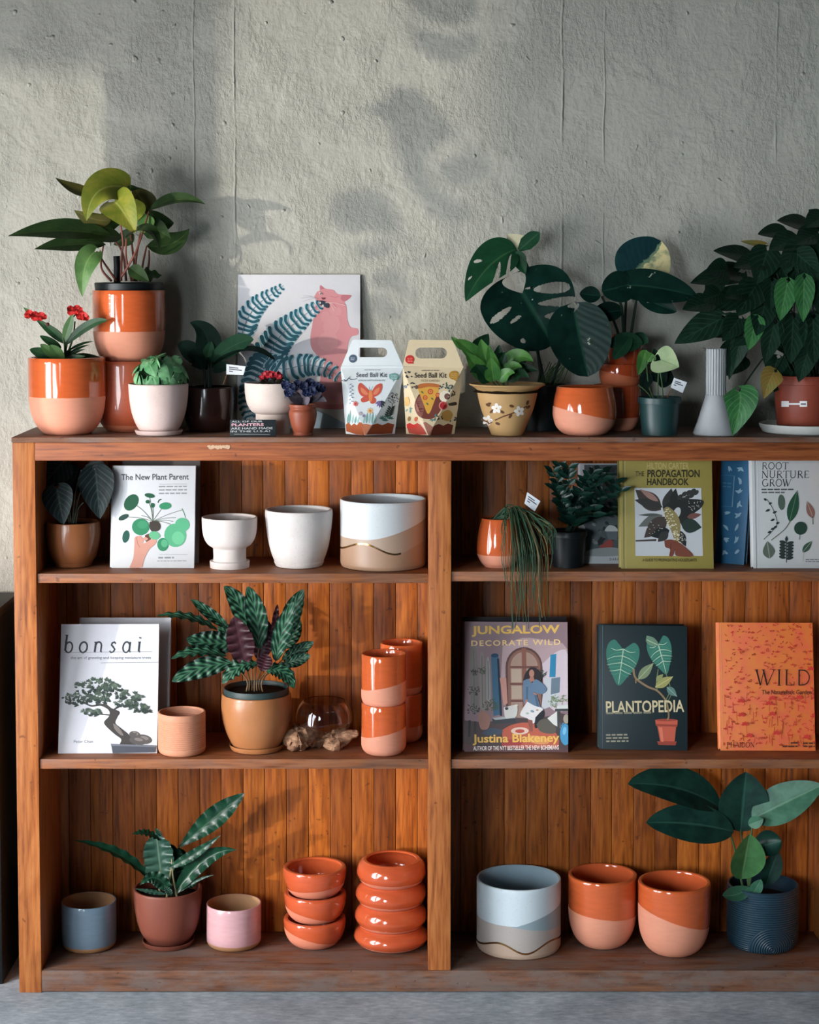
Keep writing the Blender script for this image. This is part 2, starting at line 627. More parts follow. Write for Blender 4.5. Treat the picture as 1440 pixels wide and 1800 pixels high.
# side wall with the glazed shopfront the daylight comes through
t55 = math.tan(SUN_AZ)
def winY(px):                     # where light for this column of the back wall crosses the side wall
    return WALL_Y - (P(px, 200, WALL_Y).x - WIN_X) / t55
YA0, YA1 = -0.07, winY(262)
YB0, YB1 = winY(392), winY(1010)
YC0, YC1 = -1.22, -2.2
WZ0, WZ1 = 0.12, 3.0
bm = bmesh.new()
box(bm, WIN_X - .1, WIN_X, -3.7, WALL_Y, 0, WZ0)
box(bm, WIN_X - .1, WIN_X, -3.7, WALL_Y, WZ1, 3.4)
box(bm, WIN_X - .1, WIN_X, YA0, WALL_Y, WZ0, WZ1)
box(bm, WIN_X - .1, WIN_X, YC0, YB1, WZ0, WZ1)
box(bm, WIN_X - .1, WIN_X, -3.7, YC1, WZ0, WZ1)  # unseen pier, lengthened to keep the shopfront light off the left bay
tag(obj('wall_left', bm, M_PLASTER, smooth=False), kind='structure')
qe = P(850, 300, WALL_Y) - sdir * 11.0      # edge of an unseen block added to end the sun patch softly
bm = bmesh.new(); box(bm, qe.x, qe.x + 2.5, qe.y - 9, qe.y, 0, 6)
tag(obj('sun_blocker', bm, flat('blocker_grey', (120, 118, 112), .8), smooth=False), kind='structure')
bm = bmesh.new()                                   # unseen slab on a post, added to shade the back wall's upper left
box(bm, -5.5, -5.1, -2.97, -1.4, 2.46, 3.6); box(bm, -5.4, -5.2, -1.6, -1.4, 0, 2.46)
tag(obj('sun_blocker', bm, flat('blocker_grey', (120, 118, 112), .8), smooth=False), kind='structure')
k = NT('window_glass')
k.t.nodes.remove(k.b)
tr = k.t.nodes.new('ShaderNodeBsdfTransparent'); gl = k.t.nodes.new('ShaderNodeBsdfGlossy')
gl.inputs['Roughness'].default_value = 0.02
mx = k.t.nodes.new('ShaderNodeMixShader'); mx.inputs[0].default_value = 0.05
k.l(tr.outputs[0], mx.inputs[1]); k.l(gl.outputs[0], mx.inputs[2])
k.l(mx.outputs[0], k.t.nodes['Material Output'].inputs[0])
M_PANE = k.m
k = NT('frosted_decal')
tr = k.t.nodes.new('ShaderNodeBsdfTransparent')
mx = k.t.nodes.new('ShaderNodeMixShader'); mx.inputs[0].default_value = 0.97
k.b.inputs['Base Color'].default_value = C(90, 96, 92)
k.l(tr.outputs[0], mx.inputs[1]); k.l(k.b.outputs[0], mx.inputs[2])
k.l(mx.outputs[0], k.t.nodes['Material Output'].inputs[0])
M_DECAL = k.m
for i, (a, b) in enumerate(((YA1, YA0), (YB1, YB0), (YC1, YC0))):
    w = empty('window_%d' % (i + 1), (WIN_X - .05, (a + b) / 2, WZ0)); tag(w, kind='structure')
    bm = bmesh.new()
    for (p, q, r, s) in ((a, a + .02, WZ0, WZ1), (b - .02, b, WZ0, WZ1), (a + .02, b - .02, WZ0, WZ0 + .03), (a + .02, b - .02, WZ1 - .03, WZ1)):
        box(bm, WIN_X - .08, WIN_X - .04, p, q, r, s)
    if i == 0:
        box(bm, WIN_X - .08, WIN_X - .02, YB0, YA1, WZ0, WZ1)
    obj('window_frame', bm, M_BLACK, w, w.location, smooth=False)
    bm = bmesh.new(); box(bm, WIN_X - .062, WIN_X - .058, a + .02, b - .02, WZ0 + .03, WZ1 - .03)
    obj('window_pane', bm, M_PANE, w, w.location, smooth=False)
    if i == 1:
        bm = bmesh.new()
        def decal(pts):
            vs_ = []
            for x, y in pts:
                q = P(x, y, WALL_Y)
                s_ = (WIN_X - .054 - q.x) / sdir.x
                vs_.append(q + sdir * s_)
            for t in tessellate_polygon([vs_]):
                f = bm.faces.new([bm.verts.new(vs_[j]) for j in t])
        Z = lambda L: [(600 + x / 4.187, 130 + y / 4.187) for x, y in L]
        decal(Z([(165, 275), (270, 210), (340, 160), (400, 105), (480, 90), (550, 110), (610, 180), (680, 250), (760, 340), (850, 440), (900, 480), (780, 480), (700, 520), (650, 620), (650, 720), (700, 830), (790, 890), (960, 1010), (900, 1080), (830, 1130), (700, 1060), (590, 950), (520, 860), (440, 720), (400, 560), (350, 400), (310, 330), (230, 305)]))
        decal(Z([(800, 620), (880, 590), (1000, 600), (1060, 650), (1040, 740), (950, 820), (850, 840), (760, 820), (690, 740), (700, 690), (750, 640)]))
        decal(Z([(840, 560), (900, 520), (1000, 540), (1060, 600), (1000, 580), (880, 570)]))
        decal(Z([(-60, 900), (60, 860), (150, 840), (300, 880), (380, 960), (440, 1080), (420, 1180), (330, 1190), (250, 1140), (100, 1180), (-20, 1150), (-80, 1050)]))
        decal(Z([(90, 1280), (180, 1230), (250, 1230), (210, 1290), (330, 1210), (400, 1230), (390, 1290), (330, 1345), (220, 1360), (130, 1330)]))
        decal(Z([(440, 1180), (470, 1185), (560, 1250), (660, 1370), (730, 1500), (780, 1620), (755, 1620), (700, 1500), (640, 1390), (540, 1280), (450, 1215)]))
        decal(Z([(420, 1450), (450, 1400), (520, 1370), (640, 1370), (640, 1400), (540, 1400), (470, 1430), (440, 1480)]))
        decal(Z([(200, 1560), (240, 1480), (330, 1430), (440, 1460), (510, 1540), (540, 1650), (500, 1740), (460, 1640), (400, 1600), (300, 1570)]))
        decal(Z([(190, 1620), (280, 1600), (370, 1640), (440, 1720), (460, 1800), (380, 1830), (260, 1800), (190, 1720)]))
        decal(Z([(800, 1140), (840, 1130), (850, 1220), (800, 1310), (710, 1390), (690, 1370), (770, 1290), (810, 1210)]))
        decal([(712, 20), (745, 50), (790, 62), (835, 55), (838, 85), (800, 112), (760, 104), (728, 80)])
        decal([(700, -30), (760, -40), (830, -10), (835, 30), (790, 46), (745, 35), (715, 5)])
        obj('bird_decal', bm, M_DECAL, w, w.location, smooth=False)

# ================================================================== bookcase
DEPTH, BACK = 0.28, 0.267
X = lambda px, py=780: P(px, py, 0).x
Zp = lambda py, Y=0.0: P(720, py, Y).z
XL0, XL1, XM0, XM1, XR0, XR1 = X(21), X(61), X(753, 1200), X(793, 1200), X(1486), X(1526)
ZT = Zp(768.5)
ZTu = Zp(778)
ZRB = Zp(810)
ZB = Zp(1706)
bc = empty('bookcase', ((XL0 + XR1) / 2, 0.13, 0))
tag(bc, 'long open oak bookcase full of planters and books against the plaster wall', 'bookcase')
BO = bc.location
def board(name, x0, x1, y0, y1, z0, z1, m, bev=.0025):
    bm = bmesh.new(); box(bm, x0, x1, y0, y1, z0, z1, bev)
    return obj(name, bm, m, bc, BO)
board('top_board', XL0 - .001, XR1, -.002, DEPTH, ZTu, ZT, M_WOOD_WORN)
board('top_rail', XL1, XR0, 0, .022, ZRB, ZTu, M_WOOD_X)
board('side_panel', XL0, XL1, 0, DEPTH, 0, ZTu, M_WOOD_Z)
board('side_panel', XR0, XR1, 0, DEPTH, 0, ZTu, M_WOOD_Z)
board('divider', XM0, XM1, 0, BACK, ZB, ZRB, M_WOOD_Z)
board('bottom_board', XL1, XR0, .004, BACK, ZB - .022, ZB, M_WOOD_WORN)
board('kick_rail', XL1, XR0, .001, .022, 0.002, ZB - .0005, M_WOOD_WORN)
ZA_L, ZA_R, ZS_L, ZS_R = Zp(1009), Zp(1005.5), Zp(1335.5), Zp(1336)
board('shelf', XL1, XM0, .006, BACK, Zp(1026), ZA_L, M_WOOD_SHELF)
board('shelf', XL1, XM0, .006, BACK, Zp(1353), ZS_L, M_WOOD_SHELF)
board('shelf', XM1, XR0, .006, BACK, Zp(1023), ZA_R, M_WOOD_SHELF)
board('shelf', XM1, XR0, .006, BACK, Zp(1352.5), ZS_R, M_WOOD_SHELF)
bm = bmesh.new()
x = XL0 + .02
rp = random.Random(3)
while x < XR1 - .02:
    w = .0535 * rp.choice([1, 1, 1, 1, 1.02, 0.98])
    x2 = min(x + w, XR1 - .02)
    box(bm, x, x2 - .0012, BACK, BACK + .012 - rp.random() * .001, 0.01, ZTu - .001, .0012)
    x = x2
box(bm, XL0 + .02, XR1 - .02, BACK + .0125, DEPTH, 0.01, ZTu - .001)
obj('back_panel', bm, M_WOOD_BACK, bc, BO)
# old paint splash on the rail
bm = bmesh.new()
r9 = random.Random(9)
for q_ in range(9):
    c = P(384 + (q_ - 4) * 4.2, 786 + r9.gauss(0, 1.6), 0)
    rr = r9.uniform(.0035, .0075)
    vv = [bm.verts.new((c.x + math.cos(a) * rr * r9.uniform(.7, 1.3), -.0005 - q_ * .00012, c.z + math.sin(a) * rr * r9.uniform(.5, 1.1))) for a in [i * PI / 5 for i in range(10)]]
    bm.faces.new(vv)
obj('paint_splash', bm, flat('old_white_paint', (196, 164, 136), .7, .3, .2, 300), bc, BO, smooth=False)

# dark bin whose edge shows at the far left
bb = empty('black_bin', (-1.16, .15, 0)); tag(bb, 'black bin with a rimmed top on the floor beside the bookcase, only its edge showing', 'bin')
bm = bmesh.new(); xe = P(2, 1400, .06).x
box(bm, -1.38, xe, .05, .25, 0, Zp(1083, .06), .006)
obj('bin_body', bm, M_BLACK, bb, bb.location)
bm = bmesh.new(); box(bm, -1.386, xe + .007, .045, .255, Zp(1083, .06), Zp(1066, .06), .003)
obj('bin_rim', bm, M_BLACK, bb, bb.location)

# ================================================================== planters
def pot(name, label, cat, x0, x1, ytop, ybot, zs, ctrl, mats, rb=.72, Y=None, wall=.005, group=None, rot=0.0, ridges=None, saucer=None, smooth=True, parts=False, soil=0.0, body='pot_body', seg=72, floor=None):
    """a round planter; one mesh, or an Empty with body, saucer and soil when it has such parts"""
    c, R, H = place(x0, x1, ytop, ybot, zs, rb, Y)
    dz = 0.0
    if saucer:
        dz = saucer[1] * .45
    prof, mis = potprof(ctrl, R, H - dz, wall, smooth, floor, ridges)
    bm = bmesh.new(); lathe(bm, prof, seg, mis=mis)
    if not isinstance(mats, (list, tuple)):
        mats = [mats, mats]
    if not (parts or saucer or soil):
        o = obj(name, bm, list(mats))
        o.location = c
        o.rotation_euler.z = rot
        tag(o, label, cat, group)
        return o, c, R, H
    root = empty(name, c); tag(root, label, cat, group)
    o = obj(body, bm, list(mats), root)
    o.location = (0, 0, dz); o.rotation_euler.z = rot
    if saucer:
        rs, hs = saucer[0] * R, saucer[1]
        bm = bmesh.new()
        pr = [(0, 0), (rs * .86, 0), (rs * .93, hs * .15), (rs * .99, hs * .7), (rs, hs), (rs - .001, hs + .0008), (rs - .003, hs), (rs * .9, hs * .42), (0, hs * .42)]
        lathe(bm, pr, 64)
        s = obj('saucer', bm, [saucer[2] if len(saucer) > 2 else mats[0]], root)
        if len(saucer) > 3: s.location.x = saucer[3]
    if soil:
        bm = bmesh.new()
        rr = ctrl[-1][0] * R - wall - .001
        zt = H - soil
        lathe(bm, [(0, zt + .004), (rr * .5, zt + .003), (rr * .9, zt), (rr * .97, zt - .004), (0, zt - .012)], 32)
        for v in bm.verts:
            v.co.z += .002 * mnoise.noise(v.co * 90)
        obj('soil', bm, M_SOIL, root)
    return root, c, R, H

# --- first shelf, left bay
M_CARAMEL = clay('caramel_glaze', (150, 92, 56), .3, .3, .4, .25)
M_WHITE = clay('white_stoneware', (214, 204, 200), .6, .35)
M_WHITE2 = clay('speckled_stoneware', (206, 200, 198), .65, .6)
EGG = [(.60, 0), (.72, .05), (.86, .22), (.96, .48), (1.0, .75), (.985, .92), (.97, 1)]
aloc, aC, aR, aH = pot('alocasia_planter', 'caramel brown planter and saucer with dark alocasia on the upper shelf beside the first book', 'planter', 81, 176, 917, 1000, ZA_L, EGG, M_CARAMEL, .68, Y=.125, saucer=(.72, .012), soil=.008)
pot('pedestal_planter', 'small empty white pedestal planter between book and white pot with saucer', 'planter', 355, 452, 909, 1002, ZA_L,
    [(.70, 0), (.71, .01), (.72, .12), (.70, .135), (.60, .15), (.595, .35), (.62, .395), (.80, .47), (.93, .60), (.99, .78), (1, 1)], M_WHITE, .70, wall=.004, smooth=True, floor=.05)
pot('round_planter', 'empty white speckled planter on a white saucer, upper shelf', 'planter', 466, 585, 896, 1001, ZA_L,
    [(.62, 0), (.70, .03), (.80, .17), (.90, .40), (.97, .70), (1.0, .90), (.99, 1)], M_WHITE2, .70, wall=.007, saucer=(.74, .013))

def landscape(name, top, mid, low, H, R, kind):
    k = NT(name)
    co = k.coord(); s = k.sep(co)
    n = k.noise(co, 380, 2)
    xr = k.math('DIVIDE', s[0], R)
    zr = k.math('DIVIDE', s[2], H)
    if kind == 'wave':        # white falls to a swoop that climbs at the right
        e1 = k.math('ADD', 0.47, k.math('MULTIPLY', k.math('POWER', k.math('MAXIMUM', k.math('ADD', xr, 0.35), 0.0), 1.5), 0.17))
        e2 = k.math('ADD', 0.335, k.math('MULTIPLY', k.math('SINE', k.math('MULTIPLY_ADD', xr, -4.2, -0.3)), 0.075))
        lim = 0.42
    else:
        e1 = k.math('ADD', 0.49, k.math('MULTIPLY', k.math('MAXIMUM', k.math('ADD', xr, 0.1), 0.0), 0.18))
        e2 = k.math('ADD', 0.165, k.math('MULTIPLY', k.math('SINE', k.math('MULTIPLY_ADD', xr, 5.0, -2.2)), 0.065))
        lim = 2.0
    cm = k.mix(k.math('GREATER_THAN', zr, e1), mid, top)
    if kind != 'wave':
        e3 = k.math('ADD', 0.46, k.math('MULTIPLY', xr, -0.10))
        hill = k.math('MULTIPLY', k.math('GREATER_THAN', zr, e3), k.math('LESS_THAN', zr, e1))
        cm = k.mix(hill, cm, C(150, 168, 176))
    cm = k.mix(k.math('GREATER_THAN', e2, zr), cm, low)
    dd = k.math('ABSOLUTE', k.math('SUBTRACT', zr, e2))
    front = k.math('LESS_THAN', s[1], 0.0)
    gm = k.math('MULTIPLY', k.math('LESS_THAN', dd, 0.014), k.math('MULTIPLY', front, k.math('LESS_THAN', xr, lim)))
    k.base(k.mix(gm, k.mix(k.math('MULTIPLY', k.step(n, .64, .72), .35), cm, C(120, 104, 92)), C(176, 134, 84)))
    k.val(k.math('MULTIPLY', gm, 0.9), k.b.inputs['Metallic'])
    k.rough(k.math('MULTIPLY_ADD', gm, -0.25, 0.42))
    k.bump(k.math('ADD', k.math('MULTIPLY', k.math('GREATER_THAN', zr, e1), 0.6), k.math('MULTIPLY', gm, .3)), .4, .002)
    return k.m
CYL = [(.90, 0), (.965, .012), (.992, .05), (1, .10), (1, .4), (1, .7), (1, 1)]
cc, R_, H_ = place(598, 750, 877, 1005, ZA_L, .95)
pot('cylinder_planter', 'wide cylinder planter, white over tan with a gold line, beside the divider', 'planter', 598, 749, 877, 1005, ZA_L, CYL,
    [landscape('white_over_tan', C(204, 208, 210), C(176, 150, 130), C(170, 134, 108), H_, R_, 'wave'), clay('pale_inside', (190, 200, 206), .55)], .93, wall=.005, Y=.125)

# --- second shelf, left bay
RIB = cupctrl(.80, .12, 1.0, 1.0)
pot('ribbed_cup_planter', 'small pink clay cup with fine horizontal ribs beside the bonsai book', 'planter', 278, 361, 1251, 1331, ZS_L, RIB, clay('pink_clay', (204, 142, 112), .6), .8, wall=.005, ridges=(15, .0006, .16, .86), smooth=False)
M_TAN = clay('tan_glaze', (170, 112, 70), .38, .3, .4, .15)
cal, calC, calR, calH = pot('egg_planter', 'tan egg-shaped planter on a saucer holding the striped calathea', 'planter', 389, 513, 1219, 1327, ZS_L,
    [(.60, 0), (.70, .06), (.86, .28), (.96, .52), (1.0, .78), (.985, .93), (.97, 1)], M_TAN, .68, saucer=(.78, .013))
M_DIPB = None
def dip_cyl(name, label, x0, x1, ytop, ybot, z, Y, lv, tilt, group, H=None):
    """straight terracotta cylinder; stands at height z"""
    c, R, h = place(x0, x1, ytop, ybot, z, .8, Y)
    if H: h = H
    prof, mis = potprof(cupctrl(.62, .20, .99, 1.0), R, h, .006, False)
    bm = bmesh.new(); lathe(bm, prof, 64, mis=mis)
    o = obj(name, bm, [dipped('dip_' + str(len(bpy.data.materials)), lv * h, tilt), M_GLAZE])
    o.location = (c.x, c.y, z)
    tag(o, label, 'planter', group)
    return o, c, R, h
GC = 'orange cylinder planters stacked in pairs'
yc1 = onz(674, 1331, ZS_L).y + .04
o1, c1, R1, h1 = dip_cyl('cylinder_planter', 'lower orange dipped cylinder of the front pair next to the glass bowl', 635, 714, 1236, 1331, ZS_L, yc1, .45, -.22, GC)
o2, c2, R2, h2 = dip_cyl('cylinder_planter', 'upper orange dipped cylinder of the front pair next to the glass bowl', 635, 714, 1149, 1239, ZS_L + h1 - .006, yc1, .42, -.2, GC)
yc2 = .185
o3, c3, R3, h3 = dip_cyl('cylinder_planter', 'lower orange cylinder of the rear pair, against the divider', 670, 743, 1217, 1308, ZS_L, yc2, .35, 0, GC)
o4, c4, R4, h4 = dip_cyl('cylinder_planter', 'upper orange cylinder of the rear pair, against the divider', 668, 743, 1130, 1220, ZS_L + h3 - .006, yc2, .2, 0, GC)

# --- bottom, left bay
M_RAWBODY = clay('sand_clay', (176, 132, 94), .7)
def banded(nm, rgb, lv):
    return dipped(nm, lv, 0, C(rgb), C(178, 132, 92), .32)
CUP = cupctrl(.78, .16, 1.0, 1.0)
pot('cup_planter', 'small blue-glazed cup planter with bare clay foot on the bottom shelf', 'planter', 108, 204, 1583, 1676, ZB, CUP, [banded('blue_glaze', (118, 142, 160), .014), M_RAWBODY], .78, wall=.004, smooth=False)
pot('cup_planter', 'small pink-glazed cup planter with bare clay foot on the bottom shelf', 'planter', 363, 459, 1587, 1673, ZB, CUP, [banded('pink_glaze', (206, 160, 166), .014), M_RAWBODY], .78, wall=.004, smooth=False)
M_BROWN = clay('chestnut_clay', (126, 70, 56), .5, .2, .35)
bnf, bnC, bnR, bnH = pot('fern_planter', 'chestnut clay planter and saucer with wavy strap-leaved plant between blue and pink cups', 'planter', 235, 355, 1560, 1671, ZB,
    [(.50, 0), (.60, .04), (.79, .20), (.92, .45), (.985, .75), (1, 1)], M_BROWN, .68, wall=.006, saucer=(.76, .012), soil=.018)
def bowls(name, labels, group, specs, ctrl, wall, lvs):
    z = ZB
    c, R, H0 = None, None, None
    n = len(specs)
    for i, (x0, x1, ytop, ybot) in enumerate(specs):
        if i == 0:
            rr = (x1 - x0) / 2 * .00135
            Yc = min(onz((x0 + x1) / 2, ybot, ZB).y + ctrl[0][0] * rr, YMAX - rr - .002)
        R = (x1 - x0) / 2 * msc((x0 + x1) / 2, ytop, Yc)
        p = P((x0 + x1) / 2, ytop, Yc)
        H = p.z - z
        prof, mis = potprof(ctrl, R, H, wall, True, None)
        bm = bmesh.new(); lathe(bm, prof, 72, mis=mis)
        o = obj(name, bm, [dipped(name + '_dip%d' % i, lvs[i][0] * H, lvs[i][1], C(196, 88, 52), C(210, 130, 104), .15), M_GLAZE])
        o.location = (p.x, Yc, z)
        tag(o, labels[i], 'bowl', group)
        z += H - .0035
BOWL = [(.55, 0), (.68, .05), (.83, .22), (.93, .45), (.98, .7), (1, .9), (.99, 1)]
bowls('terracotta_bowl', ['bottom deep orange bowl of the stack of three', 'middle deep orange bowl of the stack of three', 'top deep orange bowl of the stack of three'], 'deep orange bowls in a stack of three',
      [(498, 608, 1613, 1669), (499, 609, 1569, 1624), (497, 609, 1524, 1580)], BOWL, .012, [(.42, .28), (.34, .25), (.40, -.1)])
RING = [(.60, 0), (.74, .05), (.90, .22), (.99, .45), (.995, .62), (.95, .82), (.88, .95), (.84, 1)]
bowls('ring_bowl', ['bottom rounded orange bowl of the stack of four by the divider', 'second rounded orange bowl up in the stack of four by the divider', 'third rounded orange bowl up in the stack of four by the divider', 'topmost rounded orange bowl of the stack of four by the divider'],
      'rounded orange bowls in a stack of four', [(622, 754, 1627, 1672), (623.5, 752, 1588, 1632), (625, 750, 1551, 1596), (627, 750, 1511, 1559)], RING, .012, [(.25, 0), (.25, 0), (.28, 0), (.3, 0)])

# --- bottom, right bay
cc, R_, H_ = place(838, 986, 1543, 1687, ZB, .93)
pot('cylinder_planter', 'large cylinder planter with pale blue top and hill bands on the bottom shelf', 'planter', 838, 986, 1543, 1686, ZB, CYL,
    [landscape('blue_hills', C(212, 224, 230), C(182, 172, 166), C(190, 164, 144), H_, R_, 'hills'), clay('pale_inside2', (160, 180, 192), .55)], .93, wall=.006)
TUM = [(.50, 0), (.62, .025), (.78, .10), (.90, .22), (.965, .36), (.99, .52), (1, .75), (1, 1)]
c, R, H = place(999, 1120, 1537, 1669, ZB, .55)
pot('tumbler_planter', 'orange dipped tumbler planter beside the large hill-banded cylinder', 'planter', 999, 1120, 1537, 1669, ZB, TUM, [dipped('tumbler_dip_a', .50 * H, .10), M_GLAZE], .55, wall=.010, group='orange dipped tumblers on the bottom shelf')
pot('tumbler_planter', 'orange dipped tumbler planter with slanted glaze beside the navy ribbed pot', 'planter', 1122, 1249, 1550, 1684, ZB, TUM, [dipped('tumbler_dip_b', .54 * H, .32), M_GLAZE], .55, wall=.010, group='orange dipped tumblers on the bottom shelf')
k = NT('navy_ribbed')
co = k.coord(); s = k.sep(co)
c, R, H = place(1279, 1404, 1553, 1679, ZB, .85)
px_, pz_ = -.012, .42 * H
dx = k.math('SUBTRACT', s[0], px_ + .02); dz = k.math('SUBTRACT', s[2], .10 * H)
dist = k.math('SQRT', k.math('ADD', k.math('MULTIPLY', dx, dx), k.math('MULTIPLY', dz, dz)))
inside = k.math('LESS_THAN', dist, .36 * H)
hh = k.mix(inside, k.math('SINE', k.math('MULTIPLY', s[2], 1150.0)), k.math('SINE', k.math('MULTIPLY', dist, 1150.0)))
k.base(C(34, 62, 78)); k.rough(.42); k.b.inputs['Specular IOR Level'].default_value = .5
k.bump(hh, .7, .002)
nav, navC, navR, navH = pot('ribbed_planter', 'navy ribbed planter with broad-leaved green plant on the bottom shelf', 'planter', 1279, 1404, 1553, 1679, ZB,
    [(.78, 0), (.90, .03), (.97, .10), (1, .22), (1, .6), (1, .9), (.985, 1)], [k.m, clay('navy_inside', (28, 48, 62), .5)], .85, wall=.005, soil=.035)

# --- first shelf, right bay
RHIP = [(.62, 0), (.80, .08), (.95, .22), (1, .36), (.97, .58), (.88, .82), (.79, 1)]
c, R, H = place(838, 915, 911, 1001, ZA_R, .6, Y=.10)
rhi, rhC, rhR, rhH = pot('tapered_planter', 'glossy orange tapered planter with trailing mistletoe cactus hanging over the shelf edge', 'planter', 838, 915, 911, 1001, ZA_R, RHIP,
    [dipped('rhip_dip', .28 * H, 0), M_GLAZE], .6, Y=.085, wall=.005, soil=.010)
NURS = [(.80, 0), (.82, .01), (.93, .80), (.945, .84), (1.0, .845), (1.0, .99), (.985, 1)]
zz, zzC, zzR, zzH = pot('nursery_pot', 'dark plastic nursery pot of bushy dark foliage standing before a leaning book', 'planter', 966, 1032, 932, 1000, ZA_R, NURS, M_BLACKPL, .8, Y=.085, wall=.002, smooth=False, soil=.006)

# --- on top of the bookcase
c, R, H = place(50, 185, 629, 761, ZT, .6, Y=.125)
eup, euC, euR, euH = pot('dipped_planter', 'wide orange dipped planter with red-flowered crown of thorns at the bookcase corner', 'planter', 50, 185, 629, 761, ZT,
    [(.55, 0), (.66, .03), (.82, .13), (.93, .27), (.98, .42), (1, .6), (1, 1)], [dipped('euph_dip', .505 * H), M_GLAZE], .6, Y=.095, wall=.007, soil=.012)
YS = .182
c, R, H = place(166, 293, 634, 757, ZT, .6, Y=YS)
low = pot('dipped_planter', 'lower orange planter of the tall stack, carrying the philodendron planter', 'planter', 164, 292, 634, 757, ZT,
    [(.60, 0), (.72, .05), (.88, .18), (.97, .35), (1, .55), (1, 1)], [dipped('stack_dip_low', .10 * H, 0, C(176, 84, 54), C(206, 122, 88), .4), M_GLAZE], .6, Y=YS, wall=.006)  # darker glaze and clay: the front planter's shadow is put into the colour
zl = ZT + low[3] - .010
c, R, H = place(163, 290, 511, 632, zl, .6, Y=YS)
up_, upC, upR, upH = pot('dipped_planter', 'upper orange planter of the tall stack holding a black nursery pot', 'planter', 163, 290, 511, 632, zl,
    [(.62, 0), (.72, .04), (.86, .16), (.95, .30), (.985, .45), (1, .62), (1, 1)], [dipped('stack_dip_up', .46 * H), M_GLAZE], .6, Y=YS, wall=.006)
pep, pepC, pepR, pepH = pot('small_planter', 'small white planter and saucer with mounded green peperomia', 'planter', 226, 331, 675, 763, ZT,
    [(.56, 0), (.63, .04), (.78, .20), (.91, .45), (.98, .75), (1, 1)], clay('blush_stoneware', (212, 188, 182), .6, .4), .7, Y=.07, wall=.005, saucer=(.80, .011), soil=.010)
drk, drkC, drkR, drkH = pot('dark_planter', 'dark brown glazed planter with black-green leaves behind the small white planter', 'planter', 322, 412, 680, 756, ZT,
    [(.72, 0), (.80, .05), (.92, .25), (.98, .5), (1, .8), (.98, 1)], clay('dark_brown_glaze', (46, 26, 22), .2, 0, .4, .4), .75, Y=.17, wall=.004, soil=.012)
kal, kalC, kalR, kalH = pot('pedestal_planter', 'white pedestal planter with tiny red flowers before the cat print', 'planter', 430, 529, 673, 757, ZT,
    [(.60, 0), (.61, .02), (.605, .36), (.62, .39), (.78, .45), (.92, .60), (.985, .80), (1, 1)], clay('cream_stoneware', (206, 190, 182), .6, .3), .6, Y=.115, wall=.004, soil=.006, floor=.05)
vio, vioC, vioR, vioH = pot('small_planter', 'tiny terracotta planter with purple-leaved violet before the cat print', 'planter', 508, 557, 711, 766, ZT,
    [(.66, 0), (.70, .03), (.66, .09), (.72, .16), (.88, .38), (.98, .6), (1.0, .76), (.93, .84), (.92, .88), (.97, .93), (.97, 1)], clay('rust_clay', (140, 72, 50), .45), .66, Y=.052, wall=.003, soil=.004)
YT = .062
tan_, tanC, tanR, tanH = pot('painted_planter', 'flared tan planter painted with white flowers, holding bright green pothos', 'planter', 825, 959, 675, 769, ZT,
    [(.40, 0), (.43, .03), (.52, .20), (.66, .45), (.75, .68), (.79, .83), (.78, .86), (.80, .89), (.90, .95), (.99, .985), (1.0, 1)], clay('tan_slip', (186, 148, 98), .6), .4, Y=YT, wall=.005, soil=.014)
mon, monC, monR, monH = pot('nursery_pot', 'black plastic nursery pot of the split-leaf monstera behind the painted planter', 'planter', 905, 997, 676, 760, ZT, NURS, M_BLACKPL, .8, Y=.205, wall=.002, smooth=False, soil=.006)
c, R, H = place(972, 1084, 680, 770, ZT, .6, Y=.07)
rnd = pot('tapered_planter', 'empty rounded orange planter narrowing to its rim on the bookcase top', 'planter', 972, 1084, 680, 769.5, ZT,
    [(.55, 0), (.72, .05), (.90, .18), (.985, .36), (1, .46), (.985, .66), (.93, .86), (.885, 1)], [dipped('round_dip', .46 * H, .22), M_GLAZE], .6, Y=.070, wall=.005)
YK = .195
GS = 'orange planters stacked behind the rounded orange planter'
c, R, H = place(1043, 1125, 677, 762, ZT, .6, Y=YK)
s1 = pot('dipped_planter', 'lowest orange planter of the stack behind the green nursery pot', 'planter', 1041, 1127, 677, 762, ZT,
    [(.62, 0), (.74, .05), (.90, .22), (.98, .45), (1, .7), (1, 1)], [dipped('k_dip1', .3 * H, 0, C(176, 70, 34)), M_GLAZE], .6, Y=YK, wall=.005, group=GS)
z2 = ZT + s1[3] - .012
c, R, H = place(1054, 1127, 640, 690, z2, .6, Y=YK)
s2 = pot('dipped_planter', 'middle orange planter of the stack behind the green nursery pot', 'planter', 1054, 1127, 640, 690, z2,
    [(.66, 0), (.78, .06), (.92, .28), (.99, .55), (1, .8), (.97, 1)], [dipped('k_dip2', .62 * H, .2, C(176, 70, 34), C(196, 104, 66)), M_GLAZE], .6, Y=YK, wall=.005, group=GS)
z3 = z2 + s2[3] - .014
crm, crmC, crmR, crmH = pot('dipped_planter', 'top orange planter of the stack, holding the half-cream-leaved plant', 'planter', 1066, 1131, 589, 650, z3,
    [(.66, 0), (.76, .06), (.88, .28), (.96, .55), (1, .8), (1, 1)], [dipped('k_dip3', .15 * H, 0, C(168, 66, 34)), M_GLAZE], .6, Y=YK, wall=.005, soil=.008, group=GS)
syn, synC, synR, synH = pot('nursery_pot', 'green plastic nursery pot with pale arrowhead leaves beside the fluted vase', 'planter', 1122, 1198, 698, 768, ZT, NURS, flat('green_plastic', (32, 62, 62), .4, .5), .8, Y=.065, wall=.002, smooth=False, soil=.006)
